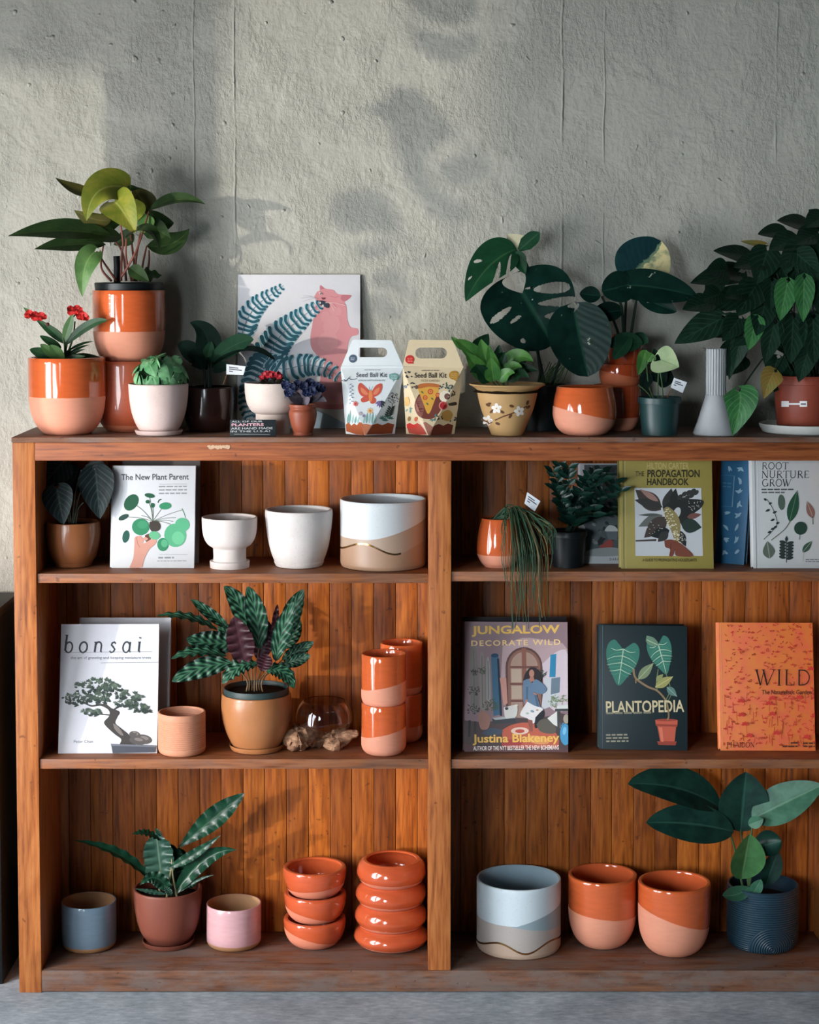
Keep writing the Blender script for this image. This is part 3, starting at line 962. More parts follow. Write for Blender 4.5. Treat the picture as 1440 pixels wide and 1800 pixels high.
phi, phiC, phiR, phiH = pot('terracotta_planter', 'terracotta-red pot on a white saucer with the huge dark philodendron', 'planter', 1360, 1472, 660, 764, ZT,
    [(.84, 0), (.86, .02), (.92, .45), (.97, .84), (1.0, .85), (1, 1)], flat('red_plastic', (140, 62, 44), .5, .4), .84, Y=.125, wall=.003, smooth=False, soil=.010, saucer=(1.42, .022, flat('white_plastic', (196, 196, 192), .5)))
# fluted vase
c, R, H = place(1218, 1298, 768, 769.5, ZT, .97, Y=.075)
ztop = P(1257, 613, c.y).z - ZT
zn = P(1257, 695, c.y).z - ZT
Rn = (1274.5 - 1239) / 2 * msc(1257, 650, c.y)
bm = bmesh.new()
pr = [(0, 0), (R * .96, 0), (R, .003), (R * .80, zn * .33), (R * .62, zn * .68), (Rn * 1.02, zn), (Rn, zn + .001)]
nz_ = 12
pr += [(Rn, zn + .002 + (ztop - zn - .002) * i / nz_) for i in range(nz_ + 1)]
n_out = len(pr)
pr += [(Rn * .74, ztop), (Rn * .70, zn), (R * .5, zn * .4), (R * .8, .006), (0, .006)]
lathe(bm, pr, 176, fr=lambda a, i: (1 - .085 * (1 if (int(round(a / (2 * PI) * 176)) % 8) in (0, 1, 2, 3) else 0)) if 6 < i < n_out else 1.0)
o = obj('fluted_vase', bm, clay('pale_grey_ceramic', (176, 178, 180), .6, 0, .3), sharp=25); o.location = c
tag(o, 'pale grey bottle-shaped vase with fluted neck beside the red pot', 'vase')
# painted flowers and vine on the tan planter
def on_pot(c, R, H, ctrl, px, py, lift=.0006):
    """point of the planter's front wall behind pixel (px, py)"""
    pts = spline(ctrl, 5)
    p = P(px, py, c.y)
    z = min(max(p.z - c.z, 0.001), H)
    for _ in range(5):
        zz_ = z / H
        r = R
        for (ra, za), (rb_, zb_) in zip(pts, pts[1:]):
            if za <= zz_ <= zb_ and zb_ > za:
                r = R * (ra + (rb_ - ra) * (zz_ - za) / (zb_ - za))
        r += lift
        dxx = p.x - c.x
        y = c.y - math.sqrt(max(r * r - dxx * dxx, 1e-6))
        p = P(px, py, y)
        z = min(max(p.z - c.z, 0.001), H)
    n = Vector((p.x - c.x, y - c.y, 0)).normalized()
    return p, n
TANC = [(.40, 0), (.43, .03), (.52, .20), (.66, .45), (.75, .68), (.79, .83), (.78, .86), (.80, .89), (.90, .95), (.99, .985), (1.0, 1)]
def pot_patch(bm, pts, lift, mi):
    vv = [on_pot(tanC, tanR, tanH, TANC, x, y, lift)[0] for x, y in pts]
    for t in tessellate_polygon([vv]):
        f = bm.faces.new([bm.verts.new(vv[j]) for j in t]); f.material_index = mi
bm = bmesh.new()
def petal(cx, cy, ang, L, W, mi, lift):
    ca, sa = math.cos(ang), math.sin(ang)
    pts = []
    for i in range(10):
        a = 2 * PI * i / 10
        u, v = L / 2 + L / 2 * math.cos(a), W / 2 * math.sin(a)
        pts.append((cx + u * ca - v * sa, cy + u * sa + v * ca))
    pot_patch(bm, pts, lift, mi)
vine = [(845, 737), (858, 742), (872, 738), (885, 732), (897, 728), (912, 722), (926, 714)]
for (xa, ya), (xb, yb) in zip(vine, vine[1:]):
    pot_patch(bm, [(xa, ya - 1.2), (xb, yb - 1.2), (xb, yb + 1.2), (xa, ya + 1.2)], .0009, 1)
for (x, y, a) in ((864, 709, 2.9), (862, 714, 3.6), (879, 722, .5), (866, 740, 2.6), (871, 743, .4), (900, 728, 2.2), (925, 718, -.6), (868, 720, 2.4), (904, 715, 3.4), (926, 712, -1.2)):
    petal(x, y, a, 9, 5, 1, .0006)
for (cx, cy) in ((873, 718), (913, 723), (857, 739)):
    for i in range(5):
        petal(cx, cy, i * 2 * PI / 5 + cx, 9.5, 6.5, 0, .0009)
    petal(cx - 1.5, cy, 0, 3, 3, 2, .0012)
obj('painted_flowers', bm, [flat('paint_white', (228, 220, 212), .6), flat('paint_brown', (92, 58, 34), .6), flat('paint_ochre', (196, 150, 84), .6)], tan_, tanC)
# price sticker on the red pot
bm = bmesh.new()
REDC = [(.84, 0), (.86, .02), (.92, .45), (.97, .84), (1.0, .85), (1, 1)]
def wrap(bm, c, R, H, ctrl, x0, x1, y0, y1, mi, lift, n=8):
    rows = []
    for i in range(n + 1):
        x = x0 + (x1 - x0) * i / n
        rows.append((bm.verts.new(on_pot(c, R, H, ctrl, x, y0, lift)[0]), bm.verts.new(on_pot(c, R, H, ctrl, x, y1, lift)[0])))
    for (a, b), (d, e) in zip(rows, rows[1:]):
        f = bm.faces.new((a, b, e, d)); f.material_index = mi
wrap(bm, phiC, phiR, phiH, REDC, 1374, 1387, 705, 715, 0, .0012)
wrap(bm, phiC, phiR, phiH, REDC, 1387, 1406, 708.5, 711.5, 0, .0012)
wrap(bm, phiC, phiR, phiH, REDC, 1406, 1419, 705, 715, 0, .0012)
wrap(bm, phiC, phiR, phiH, REDC, 1408, 1417, 709, 711.5, 1, .0016)
obj('price_sticker', bm, [flat('sticker_white', (232, 230, 226), .5), flat('sticker_ink', (70, 74, 80), .6)], phi, phiC)
# ================================================================== plants
G = lambda px, py, Y: P(px, py, Y)
def leaves(root, c, mat, specs, shape='lance', petiole=None, name='leaf', one=False, stem_mat=None, stem_name='stem', **kw):
    """specs: (base px, base py, tip px, tip py, width px, base Y, tip Y, extra dict)"""
    big = bmesh.new() if one else None
    for sp in specs:
        bx, by, tx, ty, w = sp[:5]
        Y0, Y1 = sp[5], sp[6]
        ex = dict(kw)
        if len(sp) > 7: ex.update(sp[7])
        m_ = ex.pop('mat', mat)
        a = ex.pop('arch_px', None)
        b, t = G(bx, by, Y0), G(tx, ty, Y1)
        if a is not None:
            ex['arch'] = (a[0] * .0013 * 2, a[2] * 2 if len(a) > 2 else 0, -a[1] * .0013 * 2)
        sh = ex.pop('shape', shape)
        lab = ex.pop('label', None)
        nm = ex.pop('nm', name)
        bm = big if one else bmesh.new()
        leaf(bm, b, t, w * msc(bx, by, (Y0 + Y1) / 2), sh, **ex)
        if not one:
            o = obj(nm, bm, m_, root, c, sharp=80)
            if lab: o['label'] = lab
    if one:
        return obj(name, big, mat, root, c, sharp=80)
def stems(root, c, mat, lst, r0=.0022, r1=.0014, name='stem'):
    """lst of pixel polylines [(px,py,Y)...] -> each stem its own mesh"""
    for pl in lst:
        bm = bmesh.new()
        pts = [tuple(G(*p)) for p in pl]
        tube(bm, spline(pts, 5) if len(pts) > 2 else pts, r0, r1, 7)
        obj(name, bm, mat, root, c)
M_STEM_RED = flat('stem_red', (128, 74, 62), .5)
M_STEM_GRN = flat('stem_green', (66, 92, 56), .5)
M_STEM_DK = flat('stem_dark', (26, 44, 34), .5)
M_STEM_TAN = flat('stem_tan', (128, 104, 78), .6)

# --- philodendron in its nursery pot, standing in the upper orange planter
npz = upC.z + .018
c_, Rn_, Hn_ = place(170, 290, 497, 520, npz, .8, Y=YS)
nurs = empty('potted_philodendron', (upC.x, YS, npz)); NC = nurs.location
tag(nurs, 'philodendron with yellow-green and dark leaves in a black nursery pot atop the tall orange stack', 'potted plant')
bm = bmesh.new()
Rn2 = min(Rn_, upR * .985)
prof, mis = potprof([(.76, 0), (.78, .01), (.90, .80), (.905, .82), (.96, .83), (1.0, .99), (.985, 1)], Rn2 , Hn_, .002, False)
lathe(bm, prof, 64); o = obj('nursery_pot', bm, M_BLACKPL, nurs)
bm = bmesh.new(); lathe(bm, [(Rn2 * .88, Hn_ - .008), (Rn2 * .5, Hn_ - .004), (0, Hn_ - .004)], 32); obj('soil', bm, M_SOIL, nurs)
L_YG = leafmat('philodendron_young', (120, 132, 44), (152, 150, 58), (176, 178, 96), .7)
L_GR = leafmat('philodendron_green', (44, 66, 34), (58, 82, 42), (92, 110, 66), .6)
L_OL = leafmat('philodendron_olive', (84, 84, 40), (108, 100, 50), (140, 130, 80), .6)
L_LT = leafmat('philodendron_light', (78, 116, 60), (104, 140, 78), (140, 168, 108), .6)
leaves(nurs, NC, L_GR, [
    (196, 414, 14, 415, 46, .16, .10, dict(arch_px=(0, -9), face=(0, -.95, .7), fold=.3)),
    (186, 430, 60, 438, 36, .16, .11, dict(arch_px=(0, -4), face=(0, -.9, .6), fold=.3)),
    (214, 418, 150, 424, 40, .17, .13, dict(arch_px=(0, -6), face=(0, -.8, .7))), (236, 412, 200, 430, 30, .2, .21, dict(shape='heart')),
    (168, 442, 145, 522, 42, .10, .085, dict(shape='heart', lobe=.12, mat=L_LT, arch_px=(-6, -12, -.01), label='light green hanging leaf')),
    (222, 330, 152, 388, 62, .17, .12, dict(shape='heart', lobe=.10, mat=L_YG, arch_px=(-12, -22, -.02), fold=.35)),
    (201, 354, 238, 410, 64, .13, .10, dict(shape='heart', lobe=.22, mat=L_YG, arch_px=(0, -8, -.015), fold=.3, label='yellow-green front leaf')),
    (168, 340, 97, 312, 24, .19, .16, dict(mat=L_OL, arch_px=(0, 8), face=(.3, -1, .6), fold=.35)),
    (195, 388, 130, 369, 34, .17, .13, dict(mat=L_OL, arch_px=(0, 6), face=(0, -.8, -.6), fold=.2)),
    (205, 330, 246, 331, 14, .2, .2, dict(mat=L_GR)),
    (262, 370, 361, 359, 26, .18, .15, dict(arch_px=(0, -14), face=(0, -.8, .6), fold=.4)),
    (258, 432, 333, 402, 44, .20, .225, dict(arch_px=(6, 12), face=(0, -1, .5), fold=.25)),
    (222, 418, 282, 440, 34, .12, .09, dict(arch_px=(10, -24, -.015), face=(0, -.4, .9), fold=.35, shape='heart')),
    (264, 372, 234, 328, 44, .2, .21, dict(mat=L_OL, shape='heart', fold=.2)),
    (262, 378, 248, 412, 30, .17, .16, dict(mat=L_LT, shape='heart')),
    (250, 395, 306, 392, 48, .21, .23, dict(mat=L_GR, shape='heart')),
    (214, 392, 168, 400, 40, .2, .19, dict(mat=L_GR, arch_px=(0, -8))), (240, 350, 222, 400, 46, .18, .16, dict(mat=L_YG, shape='heart')), (246, 402, 300, 420, 40, .19, .18, dict(mat=L_GR, arch_px=(0, -8))),
    (240, 485, 285, 484, 30, .16, .17, dict(mat=L_GR, face=(0, -.7, .7), rip=(.3, 3))),
    (228, 470, 262, 494, 26, .14, .13, dict(mat=L_GR, shape='heart')),
], shape='lance')
stems(nurs, NC, M_STEM_RED, [
    [(213, 494, .15), (214, 450, .15), (216, 420, .14), (205, 358, .14)], [(214, 486, .14), (240, 440, .13), (262, 372, .17)],
    [(222, 494, .17), (214, 440, .17), (188, 412, .16)], [(205, 494, .15), (185, 465, .13), (170, 442, .105)],
    [(196, 494, .15), (178, 470, .16), (182, 430, .16)], [(236, 494, .18), (240, 450, .19), (250, 395, .2)],
    [(246, 494, .18), (252, 460, .19), (258, 432, .2)], [(256, 494, .18), (262, 462, .19), (262, 440, .2)],
    [(240, 494, .19), (232, 430, .2), (222, 335, .18)], [(232, 494, .16), (222, 455, .14), (222, 420, .125)]], .0032, .002)
bm = bmesh.new(); tube(bm, [G(206, 500, .165), G(206, 470, .165), G(205, 450, .165)], .0085, .008, 10)
obj('moss_pole', bm, M_BLACKPL, nurs, NC)

# --- crown of thorns
L_EU = leafmat('crown_leaf', (34, 66, 40), (50, 88, 52), (78, 112, 70), .5)
L_EU2 = leafmat('crown_leaf_light', (70, 104, 58), (88, 124, 70), (110, 140, 90), .5)
ye = .095
leaves(eup, euC, L_EU, [
    (113, 608, 189, 563, 17, ye, ye - .02, dict(arch_px=(2, -12), shape='oval')), (112, 602, 128, 552, 17, ye, ye - .01, dict(shape='oval', mat=L_EU2)),
    (112, 600, 76, 569, 15, ye, ye, dict()), (108, 612, 70, 590, 14, ye, ye - .02, dict(shape='oval')),
    (104, 632, 52, 614, 22, ye - .02, ye - .04, dict(shape='oval')), (106, 632, 71, 605, 18, ye - .03, ye - .04, dict(shape='oval', mat=L_EU2)),
    (112, 634, 88, 606, 20, ye - .04, ye - .05, dict(shape='oval', mat=L_EU2)), (116, 630, 176, 628, 9, ye, ye + .02, dict(arch_px=(0, -4))),
    (118, 618, 166, 600, 5, ye, ye + .02, dict(arch_px=(0, -4))), (118, 624, 158, 606, 5, ye, ye + .01, dict(arch_px=(0, -3))),
    (116, 630, 150, 614, 6, ye, ye - .01, dict(arch_px=(0, -3))), (112, 604, 60, 558, 11, ye, ye, dict()), (60, 556, 41, 540, 8, ye, ye, dict(mat=L_EU2)),
    (112, 632, 150, 626, 12, ye - .02, ye - .03, dict()), (110, 634, 126, 612, 12, ye + .03, ye + .03, dict())], shape='lance')
stems(eup, euC, M_STEM_GRN, [[(114, 636, ye), (113, 600, ye), (100, 580, ye), (64, 560, ye)], [(114, 625, ye), (120, 590, ye), (126, 562, ye), (134, 552, ye)], [(116, 630, ye), (128, 595, ye), (132, 565, ye)]], .0028, .0016)
M_PET = flat('crown_flower_red', (214, 52, 48), .55); M_BUD = flat('crown_bud', (96, 40, 34), .6)
def flower(root, c, px, py, Y, r, mat, n=4, name='flower', mat2=None, up=.35):
    bm = bmesh.new()
    o = G(px, py, Y)
    for i in range(n):
        a = 2 * PI * i / n + px
        t = o + Vector((math.cos(a) * r, -r * .2, math.sin(a) * r * .9))
        leaf(bm, o, t, r * 1.35, 'round', face=(0, -1, up), n=8, m=3, fold=.3, rip=(.25, 1.5))
    blob(bm, o + Vector((0, -r * .06, 0)), r * .13, 6, mi=1)
    return obj(name, bm, [mat, mat2 or mat], root, c, sharp=80)
for (x, y) in ((52, 553), (63, 556), (73, 557), (126, 546), (136, 545), (141, 554), (148, 557)):
    flower(eup, euC, x, y, ye - .008 + .006 * math.sin(x), .0135, M_PET, 3, mat2=M_BUD, up=.8)
for (x, y) in ((84, 570),):
    bm = bmesh.new(); blob(bm, G(x, y, ye), .0045, 8); obj('bud', bm, M_BUD, eup, euC)

# --- peperomia mound
L_PE = leafmat('peperomia_leaf', (70, 132, 84), (126, 178, 130), (156, 194, 154), .6)
rp = random.Random(5)
bm = bmesh.new()
cen = Vector((pepC.x + .004, pepC.y, pepC.z + pepH - .004))
for i in range(125):
    a = rp.uniform(0, 2 * PI); e = rp.uniform(-.12, 1.0) * PI / 2
    d = Vector((math.cos(a) * math.cos(e), math.sin(a) * math.cos(e), math.sin(e)))
    q = cen + Vector((d.x * .067, d.y * .056, d.z * .062 + .008)) * rp.uniform(.86, 1.0)
    tng = Vector((rp.uniform(-1, 1), rp.uniform(-1, 1), rp.uniform(-1, .1)))
    tng = (tng - d * tng.dot(d) * .8 + d * .12 + Vector((0, 0, -.25))).normalized()
    s_ = rp.uniform(.030, .042)
    if q.z + tng.z * s_ < cen.z - .018: tng.z = -.1
    leaf(bm, q - tng * s_ * .4, q + tng * s_ * .6 - d * .004, s_ * rp.uniform(.72, .9), 'heart', face=tuple(d), fold=-.2, n=10, m=4, lobe=.12, curl=.0, arch=tuple(d * .006))
obj('foliage', bm, L_PE, pep, pepC, sharp=80)
bm = bmesh.new()
for i in range(14):
    a = i * 2.4; tube(bm, [cen + Vector((math.cos(a) * .012, math.sin(a) * .012, -.008)), cen + Vector((math.cos(a) * .04, math.sin(a) * .035, .03))], .0014, .001, 5)
obj('stems', bm, M_STEM_GRN, pep, pepC)

# --- dark leaves behind the small white planter
L_DK = leafmat('black_green_leaf', (12, 26, 22), (18, 36, 30), (32, 52, 42), .4, rough=.75, spec=.06)
L_DK2 = leafmat('deep_green_leaf', (20, 50, 34), (28, 60, 42), (46, 80, 56), .4, rough=.7, spec=.08)
leaves(drk, drkC, L_DK, [
    (366, 640, 334, 567, 46, .17, .15, dict(shape='heart', arch_px=(14, -14), label='upright black-green leaf')),
    (370, 636, 446, 597, 34, .16, .12, dict(mat=L_DK2, arch_px=(4, -10))), (374, 640, 484, 634, 20, .15, .09, dict(arch_px=(6, -24), face=(0, -.5, 1))),
    (360, 645, 312, 606, 34, .17, .17, dict(arch_px=(0, -8))), (358, 650, 330, 628, 30, .15, .12, dict(arch_px=(0, -10))), (366, 648, 388, 610, 28, .19, .21, dict(mat=L_DK2)),
    (364, 650, 352, 610, 26, .2, .22, dict()), (375, 655, 408, 650, 20, .14, .11, dict(arch_px=(0, -8))), (362, 640, 372, 600, 22, .17, .16, dict(mat=L_DK2))], shape='oval')
stems(drk, drkC, M_STEM_DK, [[(366, 690, .17), (367, 665, .17), (366, 640, .17)], [(370, 690, .17), (371, 660, .165), (371, 638, .16)], [(360, 690, .17), (360, 665, .17), (359, 648, .165)]], .004, .0025)

# --- kalanchoe with tiny red flowers
bm = bmesh.new(); rp = random.Random(8)
cen = Vector((kalC.x - .001, kalC.y, kalC.z + kalH - .004))
L_KA = leafmat('kalanchoe_leaf', (44, 40, 30), (62, 52, 38), None)
for i in range(34):
    a = rp.uniform(0, 2 * PI); d = Vector((math.cos(a), math.sin(a) * .9, rp.uniform(.1, .8)))
    leaf(bm, cen + d * .012, cen + d * rp.uniform(.022, .034), .013, 'oval', face=tuple(d + Vector((0, -.4, .8))), n=8, m=2)
obj('foliage', bm, L_KA, kal, kalC, sharp=80)
M_KF = flat('kalanchoe_red', (170, 30, 46), .55); M_KY = flat('kalanchoe_centre', (212, 140, 110), .6)
for i in range(20):
    a = i * 2.4; rr = .0265 * math.sqrt(i / 20)
    q = cen + Vector((math.cos(a) * rr - .001, math.sin(a) * rr * .8 - .004, .017 + .010 * (1 - (rr / .027) ** 2) + rp.uniform(-.003, .003)))
    bm = bmesh.new()
    for j in range(4):
        b = j * PI / 2 + i
        leaf(bm, q, q + Vector((math.cos(b) * .0068, -.001, math.sin(b) * .0066)), .0072, 'round', face=(0, -1, .4), n=5, m=2)
    blob(bm, q + Vector((0, -.0006, 0)), .0011, 5, mi=1)
    obj('flower', bm, [M_KF, M_KY], kal, kalC, sharp=80)

# --- violet
L_VI = leafmat('violet_leaf', (84, 76, 86), (108, 98, 108), (128, 118, 124), .5, rough=.7)
yv = vioC.y
leaves(vio, vioC, L_VI, [(532, 708, 505, 692, 18, yv, yv - .03, {}), (533, 706, 520, 680, 18, yv, yv, {}), (533, 706, 548, 684, 18, yv, yv - .02, {}), (534, 708, 566, 690, 17, yv, yv - .02, {}),
    (536, 709, 574, 706, 16, yv, yv - .01, dict(arch_px=(0, -8))), (532, 709, 521, 700, 15, yv - .015, yv - .04, {}), (532, 709, 545, 700, 16, yv - .015, yv - .04, {}), (533, 706, 533, 685, 18, yv + .01, yv + .02, {}), (530, 707, 500, 700, 14, yv, yv - .01, dict(arch_px=(0, -8)))], shape='oval', one=True, name='foliage')
M_VF = flat('violet_navy', (24, 34, 66), .6); M_VY = flat('violet_eye', (70, 72, 104), .6)
for (x, y, Y) in ((503, 677, -.02), (508, 690, -.03), (514, 681, .0), (535, 679, .0), (545, 673, .01), (556, 679, -.01), (564, 683, -.01), (549, 687, -.03), (540, 690, -.03), (524, 676, .015)):
    flower(vio, vioC, x, y, yv + Y, .0125, M_VF, 5, mat2=M_VY)

# --- pothos in the painted planter
L_PO = leafmat('pothos_leaf', (46, 92, 40), (76, 124, 54), (112, 152, 84), .4)
L_PO2 = leafmat('pothos_dark', (20, 52, 32), (32, 70, 40), (60, 96, 60), .4)
leaves(tan_, tanC, L_PO, [
    (858, 650, 800, 598, 30, YT, YT - .02, dict(arch_px=(-4, -10))), (815, 612, 793, 592, 14, YT, YT, dict()), (838, 618, 859, 587, 30, YT + .05, YT + .07, dict(mat=L_PO2)),
    (866, 660, 846, 596, 34, YT, YT - .01, dict(arch_px=(-4, -4))), (872, 662, 858, 606, 24, YT - .03, YT - .05, dict()), (852, 662, 818, 618, 30, YT - .02, YT - .05, dict()),
    (868, 640, 902, 620, 26, YT + .02, YT + .02, dict(mat=L_PO2)), (890, 640, 938, 636, 30, YT, YT - .04, dict(arch_px=(0, -12))), (884, 656, 932, 605, 44, YT + .05, YT + .06, dict(mat=L_PO2)),
    (882, 664, 918, 646, 24, YT - .02, YT - .06, dict(arch_px=(0, -10))), (890, 666, 946, 652, 26, YT, YT - .03, dict(mat=L_PO2, arch_px=(0, -10))), (878, 668, 905, 656, 22, YT - .05, YT - .08, dict(arch_px=(0, -6))),
    (868, 668, 862, 628, 30, YT - .05, YT - .07, dict()), (876, 668, 888, 620, 28, YT - .02, YT - .03, dict(mat=L_PO2)), (858, 668, 836, 640, 28, YT - .05, YT - .08, dict(mat=L_PO2)),
    (862, 668, 826, 655, 24, YT - .03, YT - .06, dict(mat=L_PO2, arch_px=(0, -10))), (872, 660, 878, 606, 30, YT + .04, YT + .05, dict(mat=L_PO2)), (896, 668, 930, 664, 22, YT - .03, YT - .06, dict(mat=L_PO2, arch_px=(0, -10)))], shape='heart', lobe=.08)
stems(tan_, tanC, M_STEM_GRN, [[(886, 690, YT), (866, 660, YT)], [(888, 690, YT), (884, 660, YT)], [(892, 690, YT), (892, 650, YT)], [(884, 690, YT), (856, 660, YT)], [(890, 692, YT + .02), (870, 640, YT + .04), (842, 622, YT + .05)]], .002, .0014)

# --- split-leaf monstera
L_MO = leafmat('monstera_leaf', (9, 34, 28), (16, 46, 38), (44, 84, 66), .45, style='splash', c3=(168, 178, 160), rough=.3)
L_MO2 = leafmat('monstera_leaf_mid', (22, 62, 38), (30, 76, 46), (70, 110, 72), .5, style='splash', c3=(200, 200, 168), rough=.35)
L_MOC = leafmat('monstera_cream', (206, 196, 160), (222, 212, 178), None)
def slits(left, right):
    def f(s, q):
        L = left if s < 0 else right
        a = abs(s)
        for q0, sl, a0, a1, w in L:
            if a0 < a < a1 and abs(q - (q0 + sl * a)) < w * math.sqrt(max(0.05, 1 - ((a - (a0 + a1) / 2) / ((a1 - a0) / 2)) ** 2)) * (.5 + a * .6):
                return True
        return False
    return f
ym = .16
leaves(mon, monC, L_MO, [
    (918, 515, 972, 606, 168, ym, ym - .02, dict(shape='round', lobe=.42, n=110, m=42, fold=.12, arch_px=(0, 0, -.02),
        cuts=dict(f=slits([(.28, .24, .24, .93, .085), (.46, .24, .16, 1.2, .062), (.63, .22, .16, 1.02, .072), (.24, .24, .10, .26, .022)], [(.36, .10, .36, .92, .038), (.50, .08, .28, .58, .026), (.66, .16, .62, .76, .03)])), label='large split monstera leaf facing the room')),
    (1010, 548, 1034, 662, 112, ym - .05, ym - .07, dict(shape='round', lobe=.14, n=40, m=16, fold=.15, label='dark unsplit monstera leaf')),
    (908, 438, 819, 530, 74, ym + .03, ym - .01, dict(mat=L_MO2, shape='heart', lobe=.0, n=90, m=34, fold=.25, arch_px=(-6, -14), face=(-.2, -1, .4),
        cuts=dict(f=slits([(.26, .34, .22, 1.2, .055), (.04, .34, .20, 1.2, .042)], [(.40, .2, .45, .78, .03), (.62, .2, .5, .75, .02)])))),
    (912, 440, 949, 408, 26, ym + .03, ym + .03, dict(mat=L_MO2, shape='strap')), (906, 442, 924, 482, 26, ym + .02, ym + .02, dict(mat=L_MO2)),
    (918, 440, 892, 412, 40, ym + .035, ym + .04, dict(mat=L_MOC, nm='cream_patch', label='cream blotched leaf edge')), (904, 420, 920, 418, 14, ym + .04, ym + .05, dict()),
], shape='heart')
stems(mon, monC, M_STEM_DK, [[(960, 690, .205), (950, 640, .19), (938, 590, .18), (922, 520, .165)], [(958, 690, .205), (948, 640, .21), (936, 520, .215), (928, 470, .21), (910, 440, .195)], [(965, 690, .2), (985, 630, .17), (1008, 550, .115)], [(945, 690, .205), (952, 640, .2)]], .0042, .003)
bm = bmesh.new(); rp = random.Random(2)
for i in range(16):
    a = G(1000 - i * 2.2, 640 + rp.uniform(-6, 6), .19); tube(bm, [a, a + Vector((-.02 + rp.uniform(-.01, .01), 0, -.03)), a + Vector((-.035 + rp.uniform(-.02, .02), 0, -.055))], .0012, .0008, 4)
obj('aerial_roots', bm, M_STEM_GRN, mon, monC)

# --- half-cream-leaved plant
L_HC = leafmat('half_cream_leaf', (14, 46, 50), (22, 60, 60), None, style='half', c3=(222, 206, 152), rough=.35)
yc = .17
leaves(crm, crmC, L_MO, [
    (1103, 498, 1163, 424, 100, yc, yc + .01, dict(mat=L_HC, shape='round', n=30, m=12, fold=.12, face=(0, -1, .2), label='leaf half dark green and half cream')),
    (1062, 502, 1226, 522, 62, yc - .06, yc - .05, dict(shape='oval', n=30, m=10, arch_px=(0, -8), face=(0, -1, .35), label='broad dark leaf with pale flecks')),
    (1112, 500, 1058, 512, 58, yc - .055, yc - .07, dict(shape='round')), (1056, 520, 1019, 516, 30, yc, yc, dict(shape='oval')), (1096, 545, 1040, 552, 36, yc - .02, yc - .03, dict(shape='oval')),
    (1120, 520, 1190, 548, 34, yc - .03, yc - .05, dict(shape='oval')), (1130, 602, 1068, 606, 36, yc - .05, yc - .06, dict(shape='oval', mat=L_DK2, arch_px=(0, -2))),
    (1110, 590, 1078, 632, 26, yc - .05, yc - .08, dict(mat=L_DK2)), (1112, 590, 1140, 602, 24, yc - .03, yc - .05, dict(mat=L_DK2))], shape='oval')
stems(crm, crmC, M_STEM_DK, [[(1098, 640, YK), (1098, 590, YK), (1100, 540, .185), (1103, 500, .175)], [(1100, 640, YK), (1096, 580, YK - .02), (1090, 530, .13), (1064, 503, .115)], [(1102, 640, YK), (1112, 570, YK - .02), (1120, 520, .145)], [(1096, 640, YK), (1085, 580, YK), (1058, 521, .175)]], .004, .0028)

# --- arrowhead plant in the green nursery pot
L_SY = leafmat('arrowhead_pale', (142, 164, 122), (168, 184, 142), (120, 146, 106), .7)
ysy = synC.y
leaves(syn, synC, L_SY, [
    (1160, 632, 1194, 645, 54, ysy, ysy - .03, dict(shape='heart', lobe=.3, face=(-.2, -1, .4), fold=.2, label='pale green arrowhead leaf')),
    (1136, 615, 1122, 660, 22, ysy + .03, ysy + .02, dict(shape='heart', mat=L_PO)), (1148, 622, 1138, 636, 20, ysy + .02, ysy + .02, dict(shape='heart', mat=L_PO)),
    (1156, 660, 1186, 668, 40, ysy + .03, ysy + .04, dict(mat=L_DK)), (1140, 655, 1128, 690, 24, ysy + .02, ysy, dict(mat=L_DK)), (1150, 650, 1172, 672, 34, ysy + .03, ysy + .02, dict(mat=L_DK)), (1160, 655, 1150, 612, 26, ysy + .04, ysy + .05, dict(mat=L_DK2))], shape='heart')
stems(syn, synC, M_STEM_GRN, [[(1157, 706, ysy), (1157, 670, ysy), (1160, 634, ysy)], [(1166, 706, ysy), (1164, 675, ysy), (1160, 650, ysy)], [(1152, 706, ysy), (1140, 675, ysy + .01), (1136, 618, ysy + .03)], [(1160, 706, ysy), (1172, 702, ysy), (1186, 708, ysy - .02)], [(1149, 706, ysy), (1138, 690, ysy), (1122, 676, ysy)]], .0018, .0012)

